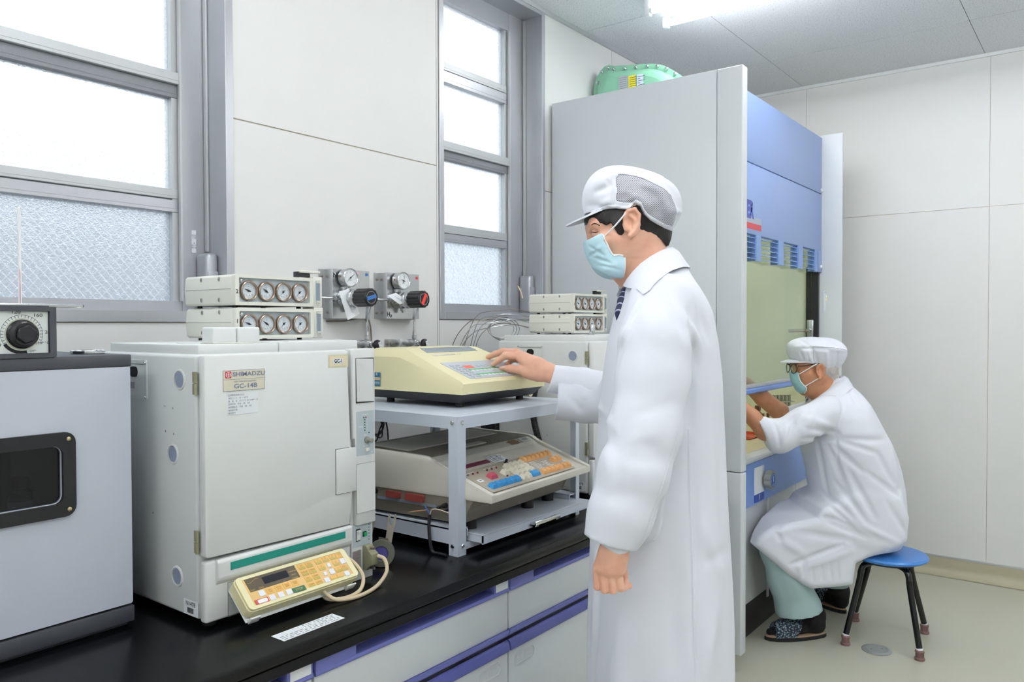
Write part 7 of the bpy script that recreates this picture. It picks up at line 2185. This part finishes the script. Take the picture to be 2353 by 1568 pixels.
H.ell((-0.2488,0,1.2398), (.092, .077, .095), 0, tilt=-8)
H.cap((-0.3033,0,1.2244), (-0.2971,0,1.1423), .050, .040, .03, sv=1.25)
H.cap((-0.301,0,1.1462), (-0.3008,0,1.1091), .034, .022, .03, sv=1.3)
for s in (-1, 1): H.cap((-0.2621,0,1.1618) + np.array((0, s * .055, 0)), (-0.2969,0,1.1071) + np.array((0, s * .018, 0)), .018, .015, .035); H.cap((-0.3285,0,1.1776) + np.array((0, s * .045, 0)), (-0.3051,0,1.1853) + np.array((0, s * .058, 0)), .014, .012, .02)
H.cap((-0.3442,0,1.2049), (-0.3538,0,1.1698), .007, .010, .012); H.ell((-0.348,0,1.1678), (.012, .017, .009), .010)
H.cap((-0.3463,0,1.2206) + np.array((0, -.045, 0)), (-0.3463,0,1.2206) + np.array((0, .045, 0)), .009, .009, .016)
for s in (-1, 1): H.ell((-0.3364,0,1.2049) + np.array((0, s * .033, 0)), (.012, .017, .010), .006, 'sub'); H.ell((-0.3325,0,1.2049) + np.array((0, s * .033, 0)), (.013, .015, .012), .004)
H.chain([(-0.2425,0,1.1617), (-0.2188,0,1.1089), (-0.1911,0,1.0404)], [.054, .055, .060], .03)
H.cap((-0.2656,0,1.0953), (-0.2814,0,1.1188), .018, .020, .03)
for s in (-1, 1):
    e = np.array((-0.2681,0,1.193)); e[1] = s * .078
    H.ell(e + np.array((.002, s * .006, .002)), (.020, .010, .033), .006, tilt=14)
    H.ell(e + np.array((.000, s * .013, .004)), (.011, .006, .020), .004, 'sub', tilt=14)
    H.chain([e + np.array(p) * np.array((1, s, 1)) for p in ((-.012, .010, .012), (-.006, .013, .028), (.008, .014, .032), (.018, .013, .018), (.017, .012, -.004), (.008, .011, -.022), (-.002, .008, -.031))], [.003, .0038, .004, .0042, .004, .0042, .0055], .003)
head2 = H.mesh('head', skin2, P2, 1)
merge(body2, [arms2, head2] + hands2)
Hr = SDF((-0.408,-0.11,1.0605), (-0.1167,0.11,1.3331), .003)
Hr.ell((-0.2488,0,1.2398), (.096, .082, .099), 0, tilt=-8)
Hr.cap((-0.2115,0,1.1968), (-0.1879,0,1.1655), .050, .036, .02, sv=1.3)
pl = Hr.poly2(((-0.3698,1.2519),(-0.3248,1.2283),(-0.3149,1.201),(-0.3052,1.197),(-0.2955,1.2204),(-0.278,1.2321),(-0.2565,1.2281),(-0.2466,1.2008),(-0.2387,1.1734),(-0.2191,1.1538),(-0.1956,1.144),(-0.1683,1.1498),(-0.145,1.1614),(-0.1161,1.2356),(-0.2435,1.353),(-0.3603,1.3143)))
Hr.d = np.maximum(Hr.d, pl[:, None, :])
rs_ = np.random.RandomState(5)
for i in range(60):
    a = np.array((-0.2135,0,1.1968)); p = np.array((a[0] + rs_.uniform(-.04, .07), rs_.choice((-1, 1)) * rs_.uniform(.02, .085), a[2] + rs_.uniform(-.02, .02)))
    Hr.crease(p, p + np.array((.008, 0, -.04)), rs_.choice((-.0016, .0022)), .004)
Hr.mesh('hair', grey_hair, P2, 0)
# cap: full gathered crown over a low band
capbot = ((-0.399,1.2363),(-0.3678,1.2382),(-0.3405,1.2381),(-0.3112,1.2283),(-0.2818,1.2165),(-0.2525,1.2067),(-0.2232,1.1949),(-0.1939,1.1889),(-0.1646,1.1869),(-0.1451,1.1927),(-0.1061,1.1965),(-0.0974,1.3721),(-0.3996,1.3729))
Cp = SDF((-0.4182,-0.145,1.168), (-0.0974,0.145,1.3682), .003)
Cp.ell((-0.2549,0,1.2925), (.122, .118, .050), 0, tilt=-6); Cp.ell((-0.2508,0,1.2516), (.098, .094, .072), .03, tilt=-6); Cp.ell((-0.1943,0,1.2651), (.062, .085, .066), .03, tilt=-20); Cp.cap((-0.3445,0,1.2713), (-0.3327,0,1.2518), .018, .018, .04, sv=3)
for a, b, am, w in (((-0.3969,-0.06,1.2966),(-0.3257,-0.115,1.3056),-0.004,0.007),((-0.3464,-0.12,1.2982),(-0.2407,-0.115,1.2902),0.005,0.006),((-0.2387,-0.11,1.2939),(-0.1511,-0.05,1.2841),-0.005,0.008),((-0.3543,-0.08,1.278),(-0.3311,-0.09,1.225),0.004,0.006),((-0.3048,-0.11,1.2865),(-0.2682,-0.09,1.2058),0.004,0.008),((-0.2519,-0.11,1.2863),(-0.2302,-0.09,1.1981),-0.003,0.008),((-0.2059,-0.09,1.2856),(-0.1896,-0.07,1.2007),0.005,0.008),((-0.3199,-0.11,1.2752),(-0.293,-0.09,1.2173),-0.003,0.006),((-0.2552,-0.03,1.3456),(-0.2023,-0.09,1.3046),0.003,0.007),((-0.3398,-0.05,1.3346),(-0.32,-0.1,1.3051),0.003,0.007)):
    Cp.fold(a, b, am * 1.5, w)
Cp.d = np.maximum(Cp.d, Cp.poly2(capbot)[:, None, :])
full = Cp.d.copy()
gp = np.maximum(Cp.poly2(((-0.3057,1.3024),(-0.2238,1.2983),(-0.175,1.2904),(-0.134,1.2825),(-0.1298,1.2356),(-0.1451,1.1908),(-0.1939,1.1909),(-0.2428,1.2047),(-0.278,1.2204),(-0.2976,1.2458)))[:, None, :], (.035 - np.abs(Cp.ax[1]))[None, :, None])
Cp.d = np.maximum(full, -gp)
cap2 = Cp.mesh('cap', cap_m, P2, 0)
Cp.d = np.maximum(full + .0008, gp)
g2 = Cp.mesh('cap_gauze', gauze, cap2, 0)
f = MB(); rows = []
bu, bz_ = -0.2663, 1.2382
for j in range(6):
    t_ = j / 5; row = []
    for i in range(21):
        a = R(-70 + 140 * i / 20); ca, sa = math.cos(a), math.sin(a)
        ext = .046 * max(0, ca) ** .7 * t_
        row.append((bu - (.098 + ext) * ca, .080 * sa * (1 + .1 * t_), bz_ + .003 - .012 * t_ * ca - .006 * (1 - ca)))
    rows.append(row)
f.grid(rows)
g_ = bmesh.ops.extrude_face_region(f.bm, geom=list(f.bm.faces))
for v in [q for q in g_['geom'] if isinstance(q, bmesh.types.BMVert)]: v.co.z += .004
part('cap_brim', f, cap_m, cap2, angle=50)
# mask and loops
Mk = SDF((-0.3884,-0.11,1.0506), (-0.2818,0.11,1.2067), .0028)
Mk.cap((-0.3013,0,1.2009), (-0.2971,0,1.1384), .0535, .046, 0, sv=1.25); Mk.cap((-0.3265,0,1.1736), (-0.3107,0,1.1228), .026, .027, .03, sv=2.0); Mk.cap((-0.3422,0,1.1815), (-0.3381,0,1.1541), .024, .024, .02, sv=1.4)
Mk.d = np.maximum(Mk.d, Mk.poly2(((-0.3831,1.1816),(-0.3676,1.1855),(-0.349,1.1884),(-0.346,1.1698),(-0.3401,1.1502),(-0.3283,1.1326),(-0.3165,1.1228),(-0.3144,1.0876),(-0.3281,1.0896),(-0.3437,1.0994),(-0.3594,1.119),(-0.3752,1.1425)))[:, None, :])
for a, b, am, w in (((-0.3745,-0.02,1.1634),(-0.3599,-0.055,1.1541),0.003,0.004),((-0.3666,-0.02,1.1362),(-0.3445,-0.055,1.1291),0.003,0.004),((-0.351,-0.02,1.1109),(-0.3348,-0.05,1.1094),0.003,0.004)):
    Mk.fold(a, b, am, w)
mask2 = Mk.mesh('face_mask', mask2_m, P2, 0)
f = MB()
for far in (False, True):
    pts = [on(Mk, p, .0008, far) for p in ((-0.35,1.1854),(-0.347,1.1698),(-0.3411,1.1512),(-0.3293,1.1336),(-0.3185,1.1218),(-0.3164,1.1072),(-0.3158,1.0935))]
    pts = [p for p in pts if p is not None]
    if len(pts) > 1: f.tube(pts, .0022, n=6, smooth=3)
part('mask_binding', f, elastic, mask2)
for s in (-1, 1):
    f = MB()
    f.tube([Vector((-0.348,0,1.1815)) + Vector((0, s * .058, 0)), Vector((-0.3208,0,1.201)) + Vector((0, s * .072, 0)), Vector((-0.2936,0,1.2204)) + Vector((0, s * .083, 0)), Vector((-0.278,0,1.2282)) + Vector((0, s * .084, 0))], .0022, n=7)
    part('ear_loop', f, elastic, mask2)
    f = MB()
    f.tube([Vector((-0.3224,0,1.1267)) + Vector((0, s * .053, 0)), Vector((-0.301,0,1.1423)) + Vector((0, s * .067, 0)), Vector((-0.2816,0,1.1569)) + Vector((0, s * .078, 0)), Vector((-0.266,0,1.1657)) + Vector((0, s * .080, 0))], .0022, n=7)
    part('ear_loop', f, elastic, mask2)
# glasses
gl = np.array((-0.3716,0,1.207))
f = MB()
for s in (-1, 1):
    c = Vector((gl[0] - .002 + .006, s * .036, gl[2] - .001))
    f.tube([c + Vector((.006 * abs(math.cos(R(a))) * (s * math.cos(R(a)) > 0), .029 * math.cos(R(a)), .021 * math.sin(R(a)) * (1.08 if math.sin(R(a)) < 0 else .85))) for a in range(0, 360, 20)], .0019, n=6, smooth=2, closed=True)
    f.tube([c + Vector((.008, s * .030, .011)), Vector((-0.3248,0,1.2186)) * 1.0 + Vector((0, s * .074, 0)), Vector((-0.278,0,1.2282)) + Vector((0, s * .082, 0)), Vector((-0.2526,0,1.2164)) + Vector((0, s * .080, 0)), Vector((-0.2427,0,1.193)) + Vector((0, s * .076, 0))], .0024, n=6)
f.tube([Vector((gl[0] + .004, -.008, gl[2] + .004)), Vector((gl[0] + .001, 0, gl[2] + .007)), Vector((gl[0] + .004, .008, gl[2] + .004))], .0018, n=6)
gls = part('glasses', f, mat('brown_glasses_frame', '#2c2622', 0.25, var=.05), P2)
f = MB()
for s in (-1, 1): f.lathe([(.027, 0), (0, .0)], (gl[0] + .004, s * .036, gl[2] - .002), (-1, 0, 0), 24, caps=False)
part('lens', f, clear, gls, angle=0)
f = MB()
for s in (-1, 1): f.tube([Vector((-0.3423,0,1.2069)) + Vector((0, s * .026, 0)), Vector((-0.3403,0,1.2059)) + Vector((0, s * .036, 0)), Vector((-0.3345,0,1.2069)) + Vector((0, s * .046, 0))], .0024, n=6)
part('eyelash', f, hair_m, body2)

# coat: leaning back, sleeves rolled to the elbow, skirt draped over the lap
Ct = SDF((-.66, -.36, 0.2448), (.235, .34, 1.1968), .0052)
secs = []
for (z, a, b, rv) in ((1.1616,-0.1879,-0.1294,0.05),(1.1284,-0.2268,-0.1018,0.08),(1.0893,-0.2539,-0.0625,0.13),(1.0502,-0.2771,-0.035,0.175),(1.0012,-0.3003,-0.0093,0.2),(0.9425,-0.3078,0.0224,0.21),(0.8778,-0.3075,0.06,0.212),(0.8151,-0.2994,0.0878,0.208),(0.7523,-0.2835,0.1078,0.204),(0.6679,-0.2713,0.126,0.2),(0.5892,-0.267,0.1344,0.198),(0.5105,-0.2627,0.1369,0.2),(0.4554,-0.2291,0.1314,0.198),(0.4199,-0.1701,0.1062,0.17)):
    secs.append((z, a, b, -rv, rv))
Ct.loft(secs, 0, 2.2)
lap = ((-0.5843,0.4544),(-0.5654,0.4869),(-0.5426,0.5078),(-0.497,0.5345),(-0.4305,0.5496),(-0.3544,0.5647),(-0.3126,0.5742),(-0.2881,0.6123),(-0.1268,0.6883),(0.0445,0.6688),(0.0832,0.5731),(0.0725,0.4737),(0.027,0.4451),(-0.0395,0.4242),(-0.0832,0.4052),(-0.144,0.3747),(-0.1513,0.321),(-0.1568,0.2827),(-0.2101,0.2752),(-0.2768,0.2696),(-0.3321,0.2659),(-0.3569,0.2756),(-0.4295,0.3237),(-0.506,0.389))
Ct.slab(lap, -.195, .20, .03, .030)
Ct.chain([(-0.2567,-0.135,1.0203), (-0.3709,-0.165,0.9679), (-0.4731,-0.165,0.9196), (-0.5393,-0.15,0.9533)], [.072, .070, .064, .052], .035, sv=.95)
Ct.chain([(-0.1345,0.145,0.995), (-0.2257,0.2,0.9582), (-0.3095,0.22,0.9519)], [.072, .066, .056], .03, sv=.95)
q0 = np.array((-0.5505,-0.15,0.9515))
s, (x, y, z) = Ct.win(q0 - .12, q0 + .12)
Ct.d[s] = np.maximum(Ct.d[s], np.where(y < .02, (q0[0] - x) - .42 * (z - q0[2]) * -1 * -1 + 0 * y, -1))
Ct.chain([(-0.4994,-0.16,0.9302), (-0.5624,-0.14,0.9765)], [.030, .038], .004, op='sub')
q1 = np.array((-0.3096,0.22,0.9561))
s, (x, y, z) = Ct.win(q1 - .12, q1 + .12)
Ct.d[s] = np.maximum(Ct.d[s], np.where(y > .10, (q1[0] - x) + 0 * y + 0 * z, -1))
# the hood keeps the skirt back
Ct.half((0 + 0, 0, 0), (0, 0, 0.0001)) if False else None
hn_ = np.array((-0.7952, 0.6063, 0.0)); hd_ = 1.246 - 0.855
e = (Ct.ax[0] * hn_[0])[:, None, None] + (Ct.ax[1] * hn_[1])[None, :, None] - hd_
zc = (Ct.ax[2] < .80)[None, None, :]
Ct.d = np.where(zc, np.maximum(Ct.d, e), Ct.d).astype(np.float32)
F2 = (((-0.236,-0.2,0.9129),(-0.3892,-0.24,0.9191),0.014,0.01),((-0.2274,-0.21,0.9327),(-0.3841,-0.25,0.966),0.01,0.01),((-0.2386,-0.21,0.9604),(-0.3897,-0.24,1.0104),-0.006,0.012),((-0.4006,-0.22,1.0264),(-0.4805,-0.24,0.965),0.008,0.01),((-0.4225,-0.23,1.0093),(-0.4586,-0.23,0.9178),0.007,0.009),((-0.4552,-0.23,0.9874),(-0.477,-0.22,0.898),-0.006,0.01),((-0.5074,-0.2,0.9912),(-0.4882,-0.21,0.8781),0.006,0.006),((-0.3603,-0.21,1.0436),(-0.4259,-0.24,0.9648),0.006,0.01),((-0.3676,-0.18,1.059),(-0.4519,-0.22,1.0174),0.006,0.009),((-0.3198,-0.2,1.0609),(-0.3894,-0.25,0.9387),-0.006,0.012),((-0.2218,-0.21,0.9143),(-0.0235,-0.16,0.9065),0.006,0.012),((-0.2125,-0.21,0.8995),(-0.0789,-0.2,0.857),0.008,0.01),((-0.2399,-0.21,0.8775),(-0.1335,-0.22,0.7776),0.01,0.01),((-0.2583,-0.21,0.8775),(-0.1787,-0.22,0.6764),0.01,0.01),((-0.286,-0.21,0.8868),(-0.2428,-0.22,0.6581),0.008,0.011),((-0.3135,-0.21,0.8869),(-0.2887,-0.21,0.7114),-0.007,0.012),((-0.3373,-0.2,0.8946),(-0.3141,-0.2,0.6724),0.006,0.01),((0.0049,-0.14,0.8847),(0.0286,-0.14,0.715),-0.008,0.014),((-0.0697,-0.18,0.8537),(0.0103,-0.17,0.7211),0.008,0.012),((-0.1153,-0.2,0.7738),(0.044,-0.14,0.6584),0.008,0.011),((-0.1793,-0.22,0.7685),(-0.0771,-0.2,0.579),0.008,0.012),((-0.2249,-0.22,0.7225),(-0.1139,-0.2,0.5605),0.01,0.011),((-0.2849,-0.21,0.6929),(-0.1738,-0.21,0.5817),0.008,0.012),((-0.2754,-0.21,0.6375),(-0.1828,-0.21,0.5539),0.012,0.009),((-0.3358,-0.2,0.5889),(-0.2239,-0.22,0.5658),0.012,0.009),((-0.2331,-0.22,0.5658),(-0.1643,-0.21,0.5335),0.012,0.008),((-0.0264,-0.17,0.6464),(0.0685,-0.1,0.4967),0.006,0.012),((-0.123,-0.2,0.542),(0.0266,-0.14,0.4694),-0.006,0.012),((-0.3136,-0.19,0.6237),(-0.3727,-0.2,0.589),0.012,0.008),((-0.3396,-0.21,0.5821),(-0.5387,-0.2,0.5152),0.006,0.014),((-0.2842,-0.21,0.5635),(-0.1135,-0.2,0.4955),0.009,0.012),((-0.5018,-0.2,0.5337),(-0.4681,-0.21,0.4713),0.008,0.012),((-0.4866,-0.21,0.4899),(-0.3757,-0.21,0.4248),-0.006,0.016),((-0.413,-0.21,0.5175),(-0.1732,-0.21,0.4798),0.006,0.016),((-0.2099,-0.21,0.4614),(-0.3755,-0.21,0.3969),0.01,0.01),((-0.3755,-0.21,0.3969),(-0.4271,-0.21,0.3785),0.01,0.009),((-0.3663,-0.21,0.3876),(-0.3788,-0.21,0.3134),0.012,0.008),((-0.3976,-0.21,0.3784),(-0.3825,-0.21,0.3227),-0.008,0.009),((-0.1686,-0.2,0.4343),(-0.3753,-0.21,0.3598),-0.005,0.012),((-0.3385,-0.21,0.3597),(-0.3345,-0.21,0.3078),0.004,0.006),((-0.3017,-0.21,0.3782),(-0.2939,-0.21,0.3095),0.004,0.006),((-0.2648,-0.21,0.3781),(-0.257,-0.21,0.3113),0.004,0.006),((-0.2316,-0.21,0.3854),(-0.2275,-0.21,0.3149),0.004,0.006),((-0.1465,-0.05,1.1609),(-0.1413,-0.15,1.0554),0.006,0.01),((-0.1864,-0.1,1.1264),(-0.2344,-0.2,0.9591),0.007,0.007),((-0.2386,-0.21,0.9604),(-0.2175,-0.215,0.7676),0.006,0.006),((-0.1483,-0.1,1.1073),(-0.0721,-0.1,1.0501),-0.003,0.014))
for a, b, am, w in F2: Ct.fold(a, b, am * 1.5, w)
coat2 = Ct.mesh('lab_coat', coat_m, P2, 1)
# collar
top = ((-0.2694,-0.03,1.0601),(-0.2616,-0.048,1.0757),(-0.2461,-0.062,1.0953),(-0.2267,-0.07,1.1128),(-0.2033,-0.07,1.1303),(-0.18,-0.06,1.1459),(-0.1606,-0.042,1.1576),(-0.145,-0.02,1.1634),(-0.1391,0,1.1653))
out_ = ((-0.2692,-0.07,1.0249),(-0.2497,-0.098,1.0327),(-0.2264,-0.112,1.0522),(-0.203,-0.118,1.0717),(-0.1778,-0.116,1.0912),(-0.1525,-0.102,1.1067),(-0.1291,-0.078,1.1184),(-0.1155,-0.04,1.1262),(-0.1116,0,1.1281))
T_, O_ = sym([tuple(p) for p in top]), sym([tuple(p) for p in out_])
rows = []
for t_, bul in ((0, 0), (.10, .012), (.35, .014), (.65, .011), (1, .008)):
    row = []
    for a, b in zip(T_, O_):
        p = np.array(a) * (1 - t_) + np.array(b) * t_
        d = p - np.array((-0.211, 0, p[2])); d /= max(np.linalg.norm(d), 1e-6)
        row.append(tuple(p + d * bul + np.array((0, 0, bul * .7))))
    rows.append(row)
f = MB(); f.grid(rows)
g_ = bmesh.ops.extrude_face_region(f.bm, geom=list(f.bm.faces))
for v in [q for q in g_['geom'] if isinstance(q, bmesh.types.BMVert)]:
    d = Vector((v.co.x - -0.211, v.co.y, 0)); v.co -= d.normalized() * .0035
part('collar', f, coat_m, coat2, angle=50)
# turned-back flap of the other front
Fl = SDF((-0.3736,-0.02,0.516), (-0.1345,0.14,0.6286), .004)
Fl.slab(((-0.3125,0.5652),(-0.3006,0.5913),(-0.2766,0.6053),(-0.2326,0.6112),(-0.1785,0.591),(-0.178,0.5105),(-0.2682,0.5188),(-0.2923,0.5229),(-0.3043,0.531)), .02, .10, 0, .008)
Fl.crease((-0.3263,0.02,0.5889), (-0.2945,0.02,0.5335), .006, .006); Fl.crease((-0.291,0.02,0.6126), (-0.2316,0.02,0.5452), .004, .010)
Fl.mesh('coat_flap', coat_m, coat2, 0)
# trousers, socks, slippers
Tr = SDF((-.66, -.28, .10), (.10, .42, .62), .006)
Tr.chain([(-0.1169,-0.08,0.4823), (-0.449,-0.1,0.4176)], [.085, .078], .02); Tr.chain([(-0.4489,-0.1,0.4061), (-0.3994,-0.08,0.2807), (-0.3456,-0.055,0.1363), (-0.3396,-0.055,0.0876)], [.075, .086, .094, .096], .03, sv=.9)
Tr.chain([(-0.0474,0.08,0.4397), (-0.213,0.16,0.351)], [.085, .072], .02); Tr.chain([(-0.213,0.16,0.351), (-0.1001,0.22,0.2247), (-0.0645,0.24,0.1594), (-0.0559,0.24,0.134)], [.070, .066, .056, .052], .03)
c = np.array((-0.3455,-0.055,0.1247))
nrm = np.array((.10, 0, -1)); zz = (Tr.ax[0] - c[0])[:, None, None] * .16 + (c[2] - Tr.ax[2])[None, None, :] + 0 * Tr.ax[1][None, :, None]
Tr.d = np.where((Tr.ax[1] < .09)[None, :, None], np.maximum(Tr.d, zz), Tr.d).astype(np.float32)
c = np.array((-0.0602,0.24,0.1425))
Tr.d = np.where((Tr.ax[1] >= .09)[None, :, None], np.maximum(Tr.d, (c[2] - Tr.ax[2])[None, None, :]), Tr.d).astype(np.float32)
e = (Tr.ax[0] * hn_[0])[:, None, None] + (Tr.ax[1] * hn_[1])[None, :, None] - (hd_ - .004)
Tr.d = np.maximum(Tr.d, e).astype(np.float32)
for a, b, am, w in (((-0.5006,-0.17,0.3852),(-0.4239,-0.14,0.1959),0.004,0.014),((-0.4163,-0.17,0.3287),(-0.3484,-0.14,0.1672),-0.004,0.016),((-0.3527,-0.15,0.2843),(-0.2877,-0.12,0.1502),0.004,0.012)): Tr.fold(a, b, am, w)
Tr.mesh('trousers', mat('pale_teal_trousers', '#a7c2c3', 0.8, var=.03, bump=.15, bscale=700), P2, 0)
sock_m = mat('black_sock', '#0c0c0f', 0.9, var=.1, bump=.3, bscale=900)
slip_m = mat('slipper_floral', '#232c3c', 0.7, var=0)
nt, b = nodes(slip_m)
tc = nt.nodes.new('ShaderNodeTexCoord'); vo = nt.nodes.new('ShaderNodeTexVoronoi'); vo.inputs['Scale'].default_value = 130
nt.links.new(tc.outputs['Object'], vo.inputs['Vector'])
rp = nt.nodes.new('ShaderNodeValToRGB'); rp.color_ramp.elements[0].position = .25; rp.color_ramp.elements[0].color = lin('#8fa6b0'); rp.color_ramp.elements[1].position = .55; rp.color_ramp.elements[1].color = lin('#1c2536')
nt.links.new(vo.outputs['Distance'], rp.inputs[0]); nt.links.new(rp.outputs[0], b.inputs['Base Color'])
woven = mat('woven_insole', '#a48a72', 0.85, var=.25, vscale=400, bump=.4, bscale=700)
def foot(heel, toe, v_out, ankle):
    heel = np.array(heel); toe = np.array(toe); heel[2] = toe[2] = 0
    d = toe - heel; L = np.linalg.norm(d); d /= L; sd = np.array((-d[1], d[0], 0))
    def at(a, b_, z): return heel + d * a * L + sd * b_ + np.array((0, 0, z))
    out = []
    for i in range(40):
        t = 2 * math.pi * i / 40
        a = .5 - .5 * math.cos(t); w = (.033 + .014 * a) * math.sin(t) * (1 if a < .93 else .95)
        out.append(at(a, w, 0))
    f = MB(); f.prism([(p[0], p[1], .001) for p in out], (0, 0, .016), .003)
    so = part('slipper_sole', f, mat('black_sole', '#17181b', 0.7, var=.05), P2)
    f = MB(); f.prism([(heel[0] + (p[0] - heel[0]) * .985 + d[0] * .0015, heel[1] + (p[1] - heel[1]) * .985 + d[1] * .0015, .0165) for p in out], (0, 0, .008), .002)
    part('insole', f, woven, so)
    S = SDF(np.minimum(heel, toe) - .09, np.maximum(heel, toe) + np.array((.09, .09, .22)), .004)
    ank = np.array(ankle)
    S.chain([ank, at(.20, 0, .10), at(.18, 0, .062)], [.043, .045, .040], .02)
    S.chain([at(.15, 0, .050), at(.45, 0, .056), at(.72, .002, .045), at(.93, .003, .037)], [.028, .030, .027, .013], .02, sv=1.15)
    S.half((0, 0, .024), (0, 0, -1))
    S.mesh('sock', sock_m, P2, 0)
    U = SDF(np.minimum(heel, toe) - .09, np.maximum(heel, toe) + np.array((.09, .09, .16)), .0032)
    U.chain([at(.40, 0, .060), at(.72, .002, .048), at(.90, .003, .036)], [.037, .034, .026], .02, sv=1.2)
    U.cap(at(.45, 0, .03), at(.85, 0, .028), .042, .040, .02)
    e0 = at(.42, 0, .1); e1 = at(.86, 0, .04)
    U.half(e0, tuple(-d + np.array((0, 0, .45)) * -1)); U.half(e1, tuple(d + np.array((0, 0, .1)))); U.half((0, 0, .018), (0, 0, -1))
    U.mesh('slipper_upper', slip_m, so, 0)
    return so, at
so, at = foot((-0.2072,-0.02,-0.0066), (-0.4974,-0.06,0.0102), -1, (-0.2836,-0.05,0.0954))
c_ = at(.62, -.040, .066)
so2, at2 = foot((-0.005,0.25,0.0248), (-0.0921,0.44,0.0183), 1, (-0.0519,0.25,0.1413))
